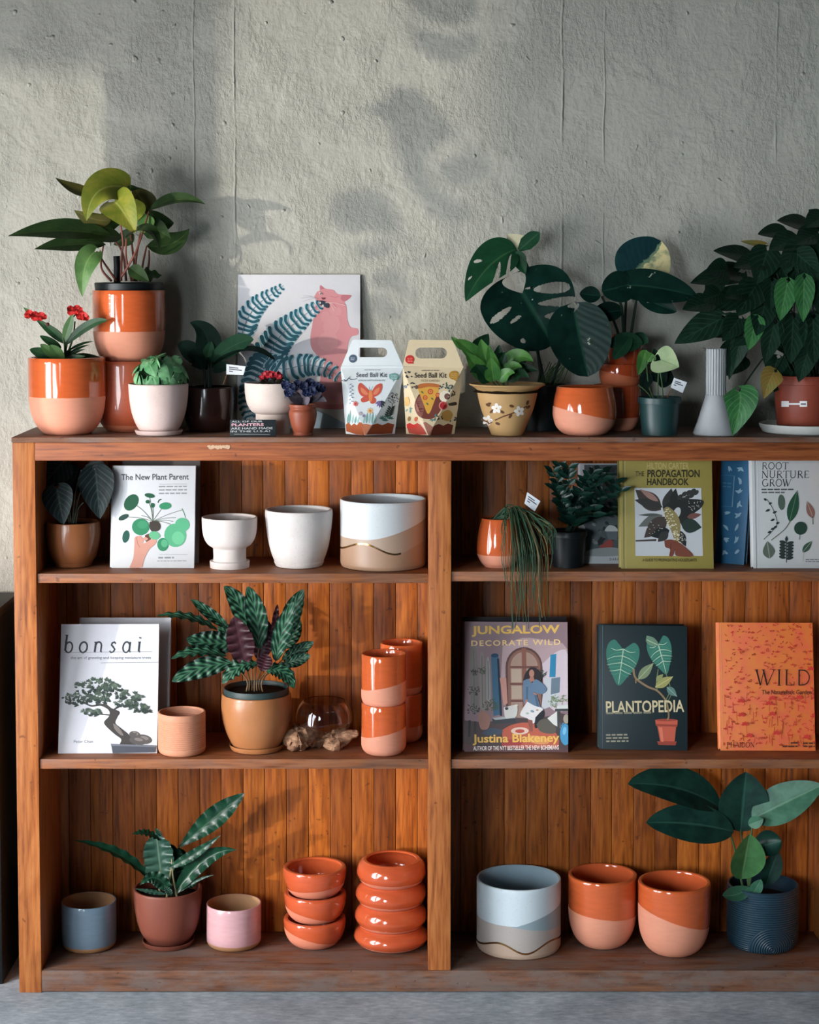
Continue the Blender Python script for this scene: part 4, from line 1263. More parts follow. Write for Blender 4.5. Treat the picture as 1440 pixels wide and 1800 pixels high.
# --- huge dark philodendron
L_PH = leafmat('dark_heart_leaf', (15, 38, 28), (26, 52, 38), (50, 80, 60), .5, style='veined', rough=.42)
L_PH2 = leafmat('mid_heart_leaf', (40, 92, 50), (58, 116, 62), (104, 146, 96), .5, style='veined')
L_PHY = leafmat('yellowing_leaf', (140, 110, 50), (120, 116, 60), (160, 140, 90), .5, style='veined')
yp = .13
rp = random.Random(21)
sp = [
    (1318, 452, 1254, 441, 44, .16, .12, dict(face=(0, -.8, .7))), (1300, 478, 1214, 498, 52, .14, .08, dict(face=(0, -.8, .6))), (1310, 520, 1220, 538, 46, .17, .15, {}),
    (1268, 560, 1186, 604, 56, .09, .06, dict(face=(-.1, -1, .5), label='long leaf reaching towards the vase')), (1385, 496, 1371, 564, 42, .02, .0, dict(mat=L_PH2, label='mid-green leaf')), (1414, 490, 1412, 566, 38, .01, -.01, dict(mat=L_PH2)),
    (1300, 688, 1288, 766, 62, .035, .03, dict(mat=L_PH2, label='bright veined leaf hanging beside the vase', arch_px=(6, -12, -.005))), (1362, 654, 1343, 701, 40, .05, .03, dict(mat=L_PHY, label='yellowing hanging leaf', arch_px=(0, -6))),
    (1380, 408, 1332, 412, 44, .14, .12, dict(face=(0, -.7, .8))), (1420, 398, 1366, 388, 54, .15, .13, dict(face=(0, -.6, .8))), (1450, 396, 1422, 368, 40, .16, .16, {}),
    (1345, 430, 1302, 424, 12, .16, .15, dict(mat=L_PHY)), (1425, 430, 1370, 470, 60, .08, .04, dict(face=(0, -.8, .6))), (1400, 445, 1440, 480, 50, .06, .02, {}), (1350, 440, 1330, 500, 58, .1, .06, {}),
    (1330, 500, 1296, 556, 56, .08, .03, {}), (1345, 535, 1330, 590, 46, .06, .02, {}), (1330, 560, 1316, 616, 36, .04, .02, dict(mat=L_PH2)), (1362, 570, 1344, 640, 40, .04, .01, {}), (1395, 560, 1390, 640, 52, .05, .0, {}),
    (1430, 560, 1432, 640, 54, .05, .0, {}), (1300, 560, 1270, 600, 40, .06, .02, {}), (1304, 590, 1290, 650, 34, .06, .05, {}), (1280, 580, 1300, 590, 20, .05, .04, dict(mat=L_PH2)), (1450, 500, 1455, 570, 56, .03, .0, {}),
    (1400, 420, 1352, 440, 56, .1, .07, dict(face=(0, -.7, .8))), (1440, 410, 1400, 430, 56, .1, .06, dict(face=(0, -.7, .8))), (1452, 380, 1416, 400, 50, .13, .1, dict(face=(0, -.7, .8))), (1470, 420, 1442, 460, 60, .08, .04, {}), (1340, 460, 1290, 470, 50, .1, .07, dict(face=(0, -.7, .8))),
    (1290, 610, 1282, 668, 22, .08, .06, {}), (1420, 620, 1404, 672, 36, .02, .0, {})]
for i in range(62):
    u, v = rp.uniform(0, 1), rp.uniform(0, 1)
    x = 1245 + u * 235
    yt = 470 - (x - 1245) * .36
    y = yt + 12 + v * (640 - yt)
    if y > 655 or (x < 1300 and y > 585): continue
    a = math.atan2(y - 560, x - 1400) if rp.random() < .6 else rp.uniform(.6, 2.6)
    Ln = rp.uniform(40, 62)
    dx_, dy_ = math.cos(a) * Ln * .8, math.sin(a) * Ln * .6 + 18
    if y + dy_ < 470 - (x + dx_ - 1245) * .36: dy_ = abs(dy_)
    Yb = rp.uniform(.05, .20)
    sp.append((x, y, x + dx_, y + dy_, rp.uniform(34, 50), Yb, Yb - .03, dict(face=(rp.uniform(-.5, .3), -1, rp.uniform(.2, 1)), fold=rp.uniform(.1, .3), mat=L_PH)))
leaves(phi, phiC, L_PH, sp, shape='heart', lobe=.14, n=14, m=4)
stems(phi, phiC, M_STEM_DK, [[(1400 + (i % 5) * 9, 672, .125), (1395 + (i % 5) * 8 + (t[0] - 1400) * .3, 600, .12), (t[0], t[1], t[5])] for i, t in enumerate(sp[:27])], .0026, .0016)

# --- alocasia
L_AL = leafmat('alocasia_leaf', (13, 25, 26), (21, 36, 37), (78, 94, 90), .35, style='veined', rough=.5)
ya = .125
leaves(aloc, aC, L_AL, [(100, 857, 112, 922, 56, ya - .04, ya - .07, dict(shape='heart', lobe=.12, face=(-.1, -1, .3), fold=.3)), (168, 824, 176, 912, 64, ya, ya - .04, dict(shape='heart', lobe=.1, fold=.2)),
    (112, 812, 70, 858, 60, ya + .03, ya, dict(shape='heart', lobe=.12)), (150, 818, 196, 862, 52, ya + .06, ya + .05, dict(shape='heart')), (140, 820, 120, 870, 50, ya + .08, ya + .09, dict(shape='heart')), (180, 826, 192, 886, 40, ya + .06, ya + .04, dict(shape='heart'))], shape='heart')
stems(aloc, aC, flat('alocasia_stem', (112, 124, 108), .5), [[(127, 925, ya), (132, 870, ya), (143, 826, ya + .03)], [(129, 925, ya), (140, 868, ya - .01), (167, 824, ya)], [(126, 925, ya), (118, 880, ya - .02), (101, 858, ya - .04)], [(133, 925, ya), (137, 895, ya - .02), (146, 884, ya - .03)], [(123, 925, ya), (110, 860, ya + .02), (113, 814, ya + .03)]], .0017, .0012)

# --- calathea in its liner
cz = calC.z + .03
c_, Rl, Hl = place(390, 512, 1208, 1230, cz, .8, Y=calC.y)
cala = empty('potted_calathea', (calC.x, calC.y, cz)); CC = cala.location
tag(cala, 'calathea with wavy striped green and purple leaves, its dark liner rim above the tan planter', 'potted plant')
bm = bmesh.new(); prof, mis = potprof([(.70, 0), (.72, .01), (.93, .88), (.94, 1)], Rl, Hl, .003, False); lathe(bm, prof, 64)
obj('liner_pot', bm, flat('slate_plastic', (46, 62, 62), .5, .4), cala)
bm = bmesh.new(); lathe(bm, [(Rl * .90, Hl - .010), (Rl * .5, Hl - .005), (0, Hl - .005)], 32); obj('soil', bm, M_SOIL, cala)
L_CA = leafmat('calathea_leaf', (14, 40, 34), (20, 50, 40), (70, 110, 84), .5, style='stripes', c3=(58, 106, 76), rough=.45)
L_CP = leafmat('calathea_underside', (52, 26, 34), (66, 34, 42), (84, 48, 54), .5)
yl = calC.y
W_ = dict(rip=(.26, 6), n=48, m=6)
leaves(cala, CC, L_CA, [
    (440, 1122, 394, 1030, 36, yl, yl - .03, dict(arch_px=(8, -6))), (455, 1140, 435, 1031, 38, yl - .03, yl - .06, dict(arch_px=(6, -4))), (485, 1162, 516, 1058, 32, yl - .04, yl - .06, dict(arch_px=(-4, 0))), (505, 1120, 534, 1036, 34, yl + .03, yl + .02, dict(arch_px=(-6, 0))),
    (402, 1104, 336, 1053, 20, yl + .02, yl, dict(fold=.5)), (382, 1108, 276, 1082, 20, yl - .02, yl - .05, dict(arch_px=(4, -8), face=(0, -.6, 1), fold=.4)), (415, 1128, 328, 1122, 44, yl, yl - .04, dict(arch_px=(0, 6))),
    (398, 1154, 301, 1158, 26, yl - .03, yl - .06, dict(arch_px=(0, -10), face=(0, -.6, .9), fold=.3)), (408, 1166, 302, 1198, 36, yl - .04, yl - .07, dict(arch_px=(0, -8))), (432, 1168, 412, 1084, 48, yl - .05, yl - .07, dict(mat=L_CP, label='purple leaf underside')),
    (456, 1160, 470, 1090, 40, yl - .02, yl - .02, dict(mat=L_CP, label='purple leaf underside')), (452, 1168, 391, 1202, 34, yl - .05, yl - .075, dict(arch_px=(-2, -12), face=(0, -.7, .8))), (468, 1180, 517, 1210, 32, yl - .05, yl - .075, dict(arch_px=(4, -14), face=(0, -.7, .8))),
    (496, 1160, 552, 1128, 24, yl + .03, yl + .02, dict()), (498, 1168, 546, 1152, 24, yl, yl - .01, dict()), (480, 1120, 488, 1062, 12, yl + .04, yl + .05, dict(mat=L_CP)), (470, 1150, 460, 1180, 28, yl - .05, yl - .07, dict(mat=L_CP)), (430, 1140, 384, 1100, 40, yl + .02, yl + .02, dict()),
    (500, 1140, 528, 1090, 30, yl + .05, yl + .06, dict())], shape='oval', **W_)
stems(cala, CC, M_STEM_TAN, [[(432 + i * 5.2, 1220, yl - .02 + .006 * (i % 3)), (434 + i * 4.6, 1195, yl - .03 + .008 * (i % 3)), (bx_, by_, yy)] for i, (bx_, by_, yy) in enumerate(((408, 1166, yl - .04), (432, 1168, yl - .05), (440, 1122, yl), (455, 1140, yl - .03), (470, 1150, yl - .05), (485, 1162, yl - .04), (496, 1160, yl + .03)))], .0019, .0014)

# --- wavy strap-leaved plant
L_BN = leafmat('strap_leaf', (13, 48, 34), (24, 68, 46), (86, 116, 86), .4, rough=.3)
L_BN2 = leafmat('strap_leaf_silver', (36, 68, 56), (60, 92, 78), (130, 150, 130), .4, rough=.3)
yb = bnC.y
W_ = dict(rip=(.22, 7), n=48, m=5)
leaves(bnf, bnC, L_BN, [
    (312, 1492, 430, 1394, 38, yb, yb - .01, dict(arch_px=(-6, 4), shape='obov')), (266, 1548, 129, 1477, 20, yb - .02, yb - .05, dict(arch_px=(10, -12), fold=.5, face=(.1, -.7, .9))), (286, 1560, 274, 1462, 52, yb - .02, yb - .02, dict(shape='strap', mat=L_BN2, label='silvery upright leaf')),
    (284, 1478, 231, 1467, 18, yb - .02, yb - .05, dict(arch_px=(0, -8), face=(0, -.5, 1))), (296, 1526, 388, 1468, 18, yb - .05, yb - .07, dict(arch_px=(0, 4))), (306, 1574, 416, 1494, 30, yb - .04, yb - .06, dict(arch_px=(-2, -24), fold=.5, label='arching leaf with a pale rim')),
    (314, 1560, 296, 1482, 44, yb + .01, yb, dict(shape='strap')), (302, 1572, 246, 1556, 24, yb - .05, yb - .08, dict(arch_px=(0, -22))), (310, 1572, 376, 1538, 6, yb - .04, yb - .06, dict(arch_px=(0, -6), mat=L_BN2)), (318, 1556, 316, 1490, 40, yb + .03, yb + .03, dict(shape='strap')),
    (296, 1566, 258, 1545, 10, yb - .05, yb - .07, dict(mat=L_BN2)), (292, 1572, 236, 1562, 8, yb - .05, yb - .07, dict(mat=L_BN2)), (326, 1562, 342, 1530, 26, yb + .02, yb + .03, dict()), (302, 1574, 288, 1556, 12, yb - .05, yb - .065, dict(mat=L_BN2)), (284, 1470, 272, 1455, 8, yb - .02, yb - .02, dict())], shape='lance', **W_)
stems(bnf, bnC, flat('strap_stub', (150, 140, 104), .6), [[(281, 1572, yb - .05), (280, 1555, yb - .05), (282, 1530, yb - .05)], [(293, 1580, yb - .05), (296, 1556, yb - .05), (303, 1515, yb - .045)], [(312, 1580, yb - .04), (304, 1540, yb - .045), (302, 1510, yb - .05)]], .0028, .0016)

# --- broad-leaved plant in the navy pot
L_BR = leafmat('broad_leaf', (14, 44, 38), (26, 62, 52), (56, 100, 84), .5, rough=.42)
L_BR2 = leafmat('broad_leaf_light', (46, 90, 70), (66, 112, 88), (104, 148, 116), .5, rough=.45)
L_BR3 = leafmat('broad_leaf_bright', (58, 104, 60), (78, 126, 76), (124, 164, 110), .6, rough=.45)
yn = navC.y
W_ = dict(n=24, m=7)
leaves(nav, navC, L_BR, [
    (1266, 1420, 1104, 1378, 74, yn, yn - .05, dict(arch_px=(8, -14), fold=.3, face=(.1, -.8, .7))), (1290, 1462, 1136, 1446, 70, yn - .02, yn - .07, dict(arch_px=(4, -6), fold=.25, face=(0, -.9, .5))), (1302, 1462, 1312, 1357, 90, yn, yn - .02, dict(fold=.25)),
    (1322, 1440, 1446, 1380, 68, yn - .02, yn - .06, dict(mat=L_BR2, arch_px=(-6, 2), face=(0, -.9, .6))), (1304, 1545, 1318, 1466, 64, yn - .03, yn - .065, dict(mat=L_BR3, shape='oval', face=(.2, -1, .2), fold=.45, label='bright folded young leaf')),
    (1322, 1492, 1374, 1478, 46, yn - .03, yn - .065, dict(curl=.9)), (1346, 1556, 1368, 1496, 36, yn, yn - .01, {}), (1318, 1560, 1270, 1574, 30, yn - .05, yn - .085, dict(mat=L_BR2, arch_px=(0, 6), face=(0, -.7, .8))), (1322, 1574, 1338, 1546, 22, yn - .06, yn - .07, dict(mat=L_BR2)),
    (1316, 1450, 1342, 1440, 22, yn - .04, yn - .06, dict(mat=L_BR2)), (1280, 1440, 1250, 1410, 40, yn + .03, yn + .04, {})], shape='oval', **W_)
stems(nav, navC, M_STEM_GRN, [[(1318, 1584, yn), (1314, 1540, yn), (1302, 1458, yn)], [(1310, 1584, yn - .02), (1298, 1520, yn - .02), (1284, 1466, yn - .02), (1262, 1418, yn)], [(1316, 1584, yn - .01), (1318, 1500, yn - .02), (1324, 1440, yn - .02)], [(1308, 1584, yn - .03), (1306, 1555, yn - .03)], [(1314, 1584, yn - .02), (1322, 1530, yn - .03), (1330, 1502, yn - .03)]], .0032, .002)

# --- trailing mistletoe cactus
M_RH = flat('cactus_strand', (52, 82, 60), .55); M_RH2 = flat('cactus_strand_dry', (120, 104, 68), .6)
rp = random.Random(12)
yr = rhC.y
bm = bmesh.new()
for i in range(64):
    s0 = Vector((rhC.x + rp.uniform(-.02, .035), yr + rp.uniform(-.03, .03), rhC.z + rhH - .004))
    f_ = rp.random()
    ex = 885 + 88 * f_ + rp.uniform(-8, 8)
    ln = rp.choice([1, 1, 1, 0])
    ey = (rp.uniform(985, 1095) if ln else rp.uniform(925, 990)) if f_ < .85 else rp.uniform(930, 1000)
    if 900 < ex < 945: ey = rp.uniform(1010, 1108)
    Yo = rp.uniform(-.045, -.012)
    top = G(890 + (ex - 890) * .45, 890 + rp.uniform(-10, 12) + abs(ex - 905) * .25, (yr + Yo) / 2 + .01)
    side = G(885 + (ex - 885) * .95, 905 + (ey - 905) * .35, Yo)
    end = G(ex + rp.uniform(-6, 6), ey, Yo)
    pts = spline([tuple(s0), tuple(top), tuple(side), tuple(G((885 + (ex - 885) * 1.02) + rp.uniform(-4, 4), 905 + (ey - 905) * .7, Yo)), tuple(end)], 6)
    tube(bm, pts, .0012, .0007, 5, mi=1 if rp.random() < .14 else 0)
for (x, y, x2, y2) in ((891, 900, 900, 1040), (888, 905, 893, 985)):
    tube(bm, spline([tuple(G(885, 905, yr - .03)), tuple(G(x, y + 30, -.03)), tuple(G(x + 3, y2 - 60, -.03)), tuple(G(x2, y2, -.03))], 6), .0009, .0006, 5, mi=1)
obj('trailing_stems', bm, [M_RH, M_RH2], rhi, rhC)

# --- bushy dark plant
L_ZZ = leafmat('bushy_leaf', (11, 36, 30), (20, 50, 40), (40, 72, 58), .4, rough=.3)
rp = random.Random(31); bm = bmesh.new(); sb = bmesh.new()
for i in range(22):
    tx, ty = rp.uniform(975, 1095), rp.uniform(818, 905)
    if i < 5: tx, ty = ((972, 830), (985, 822), (1000, 820), (985, 880), (1060, 840))[i]
    if i == 5: tx, ty = 1098, 892
    Yt = rp.uniform(.0, .17)
    pts = bez(G(1000 + rp.uniform(-8, 8), 938, zzC.y), G(1000 + (tx - 1000) * .3, 900 + (ty - 900) * .5, (zzC.y + Yt) / 2), G(tx, max(ty, 822), Yt), 9)
    tube(sb, pts, .0018, .0009, 5)
    for k, p in enumerate(pts[2:]):
        t = (pts[min(k + 3, 9)] - pts[k + 1]).normalized()
        for sd in (-1, 1):
            d = (t * .5 + Vector((sd * .8, rp.uniform(-.5, .3), rp.uniform(-.3, .4)))).normalized()
            q = p + d * rp.uniform(.022, .034)
            if q.z > ZRB - .002: continue
            leaf(bm, p, q, .0125, 'lance', face=(rp.uniform(-.4, .4), -1, .6), n=7, m=2, fold=.25)
obj('foliage', bm, L_ZZ, zz, zzC, sharp=80); obj('stems', sb, M_STEM_DK, zz, zzC)

# --- plant tags on sticks
def plant_tag(label, corners, stick, Y):
    t = empty('plant_tag', G(*stick[0], Y)); tag(t, label, 'plant tag', None)
    q = [G(x, y, Y) for x, y in corners]
    bm = bmesh.new(); n = (q[1] - q[0]).cross(q[3] - q[0]).normalized() * .0004
    if n.y > 0: n = -n
    A = [bm.verts.new(p + n) for p in q]; B = [bm.verts.new(p - n) for p in q]
    bm.faces.new(A); bm.faces.new(B[::-1])
    for i in range(4): bm.faces.new((A[i], A[(i + 1) % 4], B[(i + 1) % 4], B[i]))
    bmesh.ops.recalc_face_normals(bm, faces=bm.faces)
    obj('card', bm, flat('tag_card', (226, 230, 234), .55), t, t.location, smooth=False)
    bm = bmesh.new()
    u, v = q[1] - q[0], q[3] - q[0]
    for (a, b, w) in ((.14, .62, .22), (.14, .8, .40), (.14, .34, .60)):
        p0, p1 = q[0] + u * a + v * w + n * 2, q[0] + u * b + v * w + n * 2
        vv = [bm.verts.new(x) for x in (p0, p1, p1 + v * .09, p0 + v * .09)]; bm.faces.new(vv)
    obj('printed_lines', bm, flat('tag_ink', (70, 76, 84), .6), t, t.location, smooth=False)
    bm = bmesh.new(); tube(bm, [G(x, y, Y + .001) for x, y in stick], .0009, .0009, 6)
    obj('stick', bm, flat('tag_stick', (150, 104, 62), .6), t, t.location)
plant_tag('white card tag on a stick in the trailing cactus', [(927, 865), (950, 881), (940, 899), (922, 885)], [(918, 905), (927, 866)], .045)
plant_tag('white card tag on a stick in the green nursery pot', [(1185, 664), (1208, 672), (1200, 691), (1179, 681)], [(1172, 702), (1182, 676)], .06)
plant_tag('pale card tag beside the dark planter, in front of the cat print', [(398, 640), (432, 644), (428, 659), (398, 658)], [(392, 676), (402, 650)], .11)

# --- blown glass bowl on driftwood
k = NT('clear_glass')
k.b.inputs['Transmission Weight'].default_value = 1.0; k.b.inputs['Roughness'].default_value = 0.01; k.b.inputs['IOR'].default_value = 1.45
k.base((.93, .97, .98, 1)); M_GLASS = k.m
yg = .125
gc = G(570, 1262, yg); mg = msc(570, 1262, yg)
zdb = ZS_L
bm = bmesh.new()
Rg, zt_, zb_ = 50 * mg, (1262 - 1231) * mg, -(1294 - 1262) * mg
op = [(0, zb_), (Rg * .45, zb_ * .97), (Rg * .8, zb_ * .68), (Rg * .98, zb_ * .2), (Rg, .0), (Rg * .95, zt_ * .5), (Rg * .82, zt_ * .88), (Rg * .74, zt_)]
op = spline(op, 5)
lathe(bm, op + [(r - .0018, z) for r, z in reversed(op) if r > .004] + [(0, zb_ + .0025)], 64)
for v in bm.verts:
    if v.co.z < zt_ * .3:
        v.co.z += (.006 * math.sin(v.co.x * 60) ) * min(1, (zt_ * .3 - v.co.z) / .03)
gb = obj('glass_bowl', bm, M_GLASS, sharp=60); gb.location = gc
tag(gb, 'clear blown-glass bowl slumped over a piece of driftwood', 'bowl')
k = NT('driftwood'); co = k.coord()
n = k.noise(k.mapped(co, (6, 20, 20)), 4, 5, .65, 1.0)
k.base(k.ramp(n, [(.3, C(70, 46, 34)), (.5, C(136, 98, 72)), (.7, C(180, 140, 110))])); k.rough(.8); k.bump(n, .7, .006); M_DRIFT = k.m
bm = bmesh.new()
def chunk(pts):
    P_ = spline(pts, 6)
    tube(bm, [G(p[0], p[1], p[2]) for p in P_], 1, 1, 14)
    vs_ = list(bm.verts)[-14 * len(P_):]
    for i, p in enumerate(P_):
        cen = G(p[0], p[1], p[2])
        for v in vs_[i * 14:(i + 1) * 14]:
            d = v.co - cen
            nn = 1 + .45 * mnoise.noise(v.co * 2.1 + cen * 60) + .35 * mnoise.noise((cen + d * .02) * 130)
            v.co = cen + d * (p[3] * 1.22 * mg * nn)
chunk([(498, 1294, .09, 5), (510, 1298, .09, 15), (524, 1300, .095, 19), (540, 1292, .10, 15), (552, 1297, .115, 12), (570, 1300, .125, 11), (586, 1300, .12, 15), (600, 1296, .11, 13), (614, 1291, .10, 8), (630, 1288, .095, 4)])
chunk([(522, 1300, .085, 10), (517, 1312, .075, 9), (518, 1320, .07, 4)])
chunk([(582, 1300, .11, 13), (590, 1314, .095, 11), (596, 1322, .09, 5)])
chunk([(530, 1298, .10, 8), (538, 1286, .095, 9), (540, 1278, .095, 4)])
chunk([(560, 1300, .14, 12), (556, 1308, .17, 9), (552, 1316, .18, 5)])
for v in bm.verts: v.co.z = max(v.co.z, ZS_L + .0004)
dw = obj('driftwood', bm, M_DRIFT, off=(gc.x, yg, ZS_L))
tag(dw, 'gnarled brown driftwood piece under the glass bowl', 'driftwood')
# ================================================================== printed artwork
class Art:
    """flat print built from polygons; coordinates are read off a picture whose corners tl, tr, bl are given"""
    def __init__(self, w, h, tl, tr, bl):
        self.w, self.h = w, h
        self.o = Vector(tl); self.ex = Vector(tr) - self.o; self.ey = Vector(bl) - self.o
        self.det = self.ex.x * self.ey.y - self.ex.y * self.ey.x
        self.bm = bmesh.new(); self.mats = []; self.off = 0.0004; self.step = 0.00004; self.k = 0
        self.flatw = None
    def uv(self, x, y):
        p = Vector((x, y)) - self.o
        a = (p.x * self.ey.y - p.y * self.ey.x) / self.det
        b = (self.ex.x * p.y - self.ex.y * p.x) / self.det
        return a * self.w, (1 - b) * self.h
    def mi(self, m):
        if m not in self.mats: self.mats.append(m)
        return self.mats.index(m)
    def put(self, uvs, m, n=None, tris=None):
        self.k += 1
        z = -(self.off + self.step * self.k / 6)
        pts = [Vector((min(max(u, 0), self.w), z, min(max(v, 0), self.h))) for u, v in uvs]
        i_ = self.mi(m)
        vv = [self.bm.verts.new(p) for p in pts]
        for t in (tris or tessellate_polygon([[Vector((p.x, p.z, 0)) for p in pts]])):
            try: f = self.bm.faces.new([vv[j] for j in t])
            except ValueError: continue
            f.material_index = i_
            f.normal_update()
            if f.normal.y > 0: f.normal_flip()
    def poly(self, pts, m):
        self.put([self.uv(*p) for p in pts], m)
    def blob(self, pts, m, n=4):
        q = spline(list(pts) + [pts[0]], n)[:-1]
        self.poly(q, m)
    def ell(self, cx, cy, rx, ry, rot, m, n=18):
        c, s = math.cos(math.radians(rot)), math.sin(math.radians(rot))
        self.poly([(cx + rx * math.cos(a) * c - ry * math.sin(a) * s, cy + rx * math.cos(a) * s + ry * math.sin(a) * c) for a in [2 * PI * i / n for i in range(n)]], m)
    def line(self, pts, w, m, w2=None, smooth=True):
        q = spline(pts, 5) if (smooth and len(pts) > 2) else list(pts)
        w2 = w if w2 is None else w2
        L, R_ = [], []
        n = len(q)
        for i, p in enumerate(q):
            a, b = q[max(0, i - 1)], q[min(n - 1, i + 1)]
            dx, dy = b[0] - a[0], b[1] - a[1]
            d = math.hypot(dx, dy) or 1
            ww = (w + (w2 - w) * i / (n - 1)) / 2
            L.append((p[0] - dy / d * ww, p[1] + dx / d * ww)); R_.append((p[0] + dy / d * ww, p[1] - dx / d * ww))
        pts2 = L + R_
        tris = []
        for i in range(n - 1):
            tris += [(i, i + 1, n + i + 1), (i, n + i + 1, n + i)]
        self.put([self.uv(*p) for p in pts2], m, tris=tris)
    def leafp(self, x0, y0, x1, y1, w, m, mid=None, pw=.8):
        dx, dy = x1 - x0, y1 - y0
        L = math.hypot(dx, dy) or 1
        nx, ny = -dy / L, dx / L
        a, b = [], []
        for i in range(11):
            t = i / 10; ww = w / 2 * math.sin(PI * t ** pw)
            a.append((x0 + dx * t + nx * ww, y0 + dy * t + ny * ww)); b.append((x0 + dx * t - nx * ww, y0 + dy * t - ny * ww))
        self.poly(a + b[::-1][1:-1], m)
        if mid: self.line([(x0, y0), (x1, y1)], w * .06, mid, smooth=False)
    def text(self, s, x0, y0, x1, y1, m, bold=0.0, shear=0.0, space=1.0):
        """lettering fitted to the box x0..x1, y0 (top)..y1 (bottom) of its glyphs"""
        cu = bpy.data.curves.new('lettering', 'FONT')
        cu.body = s; cu.size = 1.0; cu.offset = bold; cu.shear = shear; cu.space_character = space; cu.resolution_u = 3
        t = bpy.data.objects.new('lettering', cu)
        COL.objects.link(t)
        bpy.context.view_layer.update()
        me = bpy.data.meshes.new_from_object(t.evaluated_get(bpy.context.evaluated_depsgraph_get()))
        bpy.data.objects.remove(t)
        xs = [v.co.x for v in me.vertices]; ys = [v.co.y for v in me.vertices]
        ax, bx, ay, by = min(xs), max(xs), min(ys), max(ys)
        self.k += 1
        z = -(self.off + self.step * self.k / 6); i_ = self.mi(m)
        vv = []
        for v in me.vertices:
            u, w_ = self.uv(x0 + (v.co.x - ax) / (bx - ax) * (x1 - x0), y1 + (v.co.y - ay) / (by - ay) * (y0 - y1))
            vv.append(self.bm.verts.new((u, z, w_)))
        for p in me.polygons:
            try: f = self.bm.faces.new([vv[j] for j in p.vertices])
            except ValueError: continue
            f.material_index = i_; f.normal_update()
            if f.normal.y > 0: f.normal_flip()
        bpy.data.meshes.remove(me)
    def lines_of_small_print(self, x0, x1, ys, h, m, seed=1):
        r = random.Random(seed)
        for y in ys:
            x = x0
            while x < x1:
                w = min(r.uniform(2.2, 5) * h, x1 - x)
                self.poly([(x, y), (x + w, y), (x + w, y + h), (x, y + h)], m); x += w + h * .8
    def serif(self, s, x0, y0, x1, y1, m, italic=0.0, thick=.13, widths=None, gap=.12):
        """letters drawn from strokes with thick stems, thin hairlines and serifs"""
        def arc(cx, cy, rx, ry, a0, a1, n=12):
            return [(cx + rx * math.cos(math.radians(a0 + (a1 - a0) * i / n)), cy + ry * math.sin(math.radians(a0 + (a1 - a0) * i / n))) for i in range(n + 1)]
        K, N_ = thick, thick * .42
        GL = {
            'W': (1.25, [([(.05, 1), (.32, 0)], K), ([(.32, 0), (.52, .9)], N_), ([(.5, 1), (.76, 0)], K), ([(.76, 0), (1.2, 1)], N_ if False else N_)], [(.05, 1), (.5, 1), (1.2, 1)]),
            'I': (.36, [([(.18, 0), (.18, 1)], K)], [(.18, 0), (.18, 1)]),
            'L': (.72, [([(.2, 0), (.2, 1)], K), ([(.2, .02), (.68, .02)], N_), ([(.68, 0), (.7, .24)], N_)], [(.2, 1)]),
            'D': (.95, [([(.2, 0), (.2, 1)], K), ([(.2, .98)] + arc(.4, .5, .46, .48, 90, -90) + [(.2, .02)], K * .7)], []),
            'R': (.88, [([(.2, 0), (.2, 1)], K), ([(.2, .98)] + arc(.42, .75, .26, .23, 90, -90) + [(.2, .52)], K * .6), ([(.42, .52), (.84, 0)], K)], [(.2, 0)]),
            'O': (1.0, [(arc(.5, .5, .42, .48, 0, 360, 24), K * .75)], []),
            'T': (.86, [([(.43, 0), (.43, 1)], K), ([(.03, .97), (.83, .97)], N_), ([(.03, 1), (.03, .8)], N_), ([(.83, 1), (.83, .8)], N_)], [(.43, 0)]),
            'N': (1.0, [([(.15, 0), (.15, 1)], N_), ([(.12, 1), (.85, 0)], K), ([(.85, 0), (.85, 1)], N_)], [(.15, 0), (.85, 1)]),
            'U': (.95, [([(.16, 1), (.16, .34)] + arc(.47, .32, .31, .30, 180, 360)[1:] + [(.78, 1)], K * .75)], [(.16, 1), (.78, 1)]),
            'E': (.76, [([(.2, 0), (.2, 1)], K), ([(.2, .97), (.68, .97)], N_), ([(.2, .5), (.56, .5)], N_), ([(.2, .03), (.7, .03)], N_), ([(.69, 0), (.71, .2)], N_), ([(.68, 1), (.68, .82)], N_)], []),
            'G': (1.0, [(arc(.52, .5, .43, .48, 50, 340, 20), K * .75), ([(.9, .02), (.9, .42)], K * .8), ([(.7, .42), (.98, .42)], N_)], []),
            'P': (.8, [([(.2, 0), (.2, 1)], K), ([(.2, .98)] + arc(.44, .73, .28, .25, 90, -90) + [(.2, .48)], K * .6)], [(.2, 0)]),
            'H': (1.0, [([(.18, 0), (.18, 1)], K), ([(.82, 0), (.82, 1)], K), ([(.18, .5), (.82, .5)], N_)], [(.18, 0), (.18, 1), (.82, 0), (.82, 1)]),
            'A': (.95, [([(.05, 0), (.47, 1)], N_), ([(.47, 1), (.9, 0)], K), ([(.2, .34), (.74, .34)], N_)], [(.05, 0), (.9, 0)]),
            'b': (.72, [([(.12, 1), (.10, .1)], K * .8), (arc(.36, .30, .27, .30, 170, -190, 20), K * .65)], [(.10, .99)]),
            'o': (.74, [(arc(.36, .30, .29, .30, 0, 360, 22), K * .7)], []),
            'n': (.78, [([(.12, 0), (.14, .6)], K * .8), ([(.14, .38)] + arc(.37, .38, .22, .22, 150, 0) + [(.58, .06), (.68, .03)], K * .65)], [(.12, .59)]),
            's': (.6, [([(.50, .50), (.38, .59), (.22, .54), (.18, .43), (.34, .31), (.46, .18), (.38, .04), (.2, .0), (.08, .09)], K * .7)], []),
            'a': (.76, [(arc(.34, .30, .26, .30, 20, 380, 20), K * .65), ([(.60, .6), (.58, .08), (.70, .02)], K * .75)], []),
            'i': (.42, [([(.16, .6), (.16, .08), (.28, .02)], K * .8), ([(.17, .80), (.19, .86)], K * .95)], [(.16, .59)]),
            ' ': (.5, [], [])}
        tot = sum(GL[ch][0] + gap for ch in s) - gap
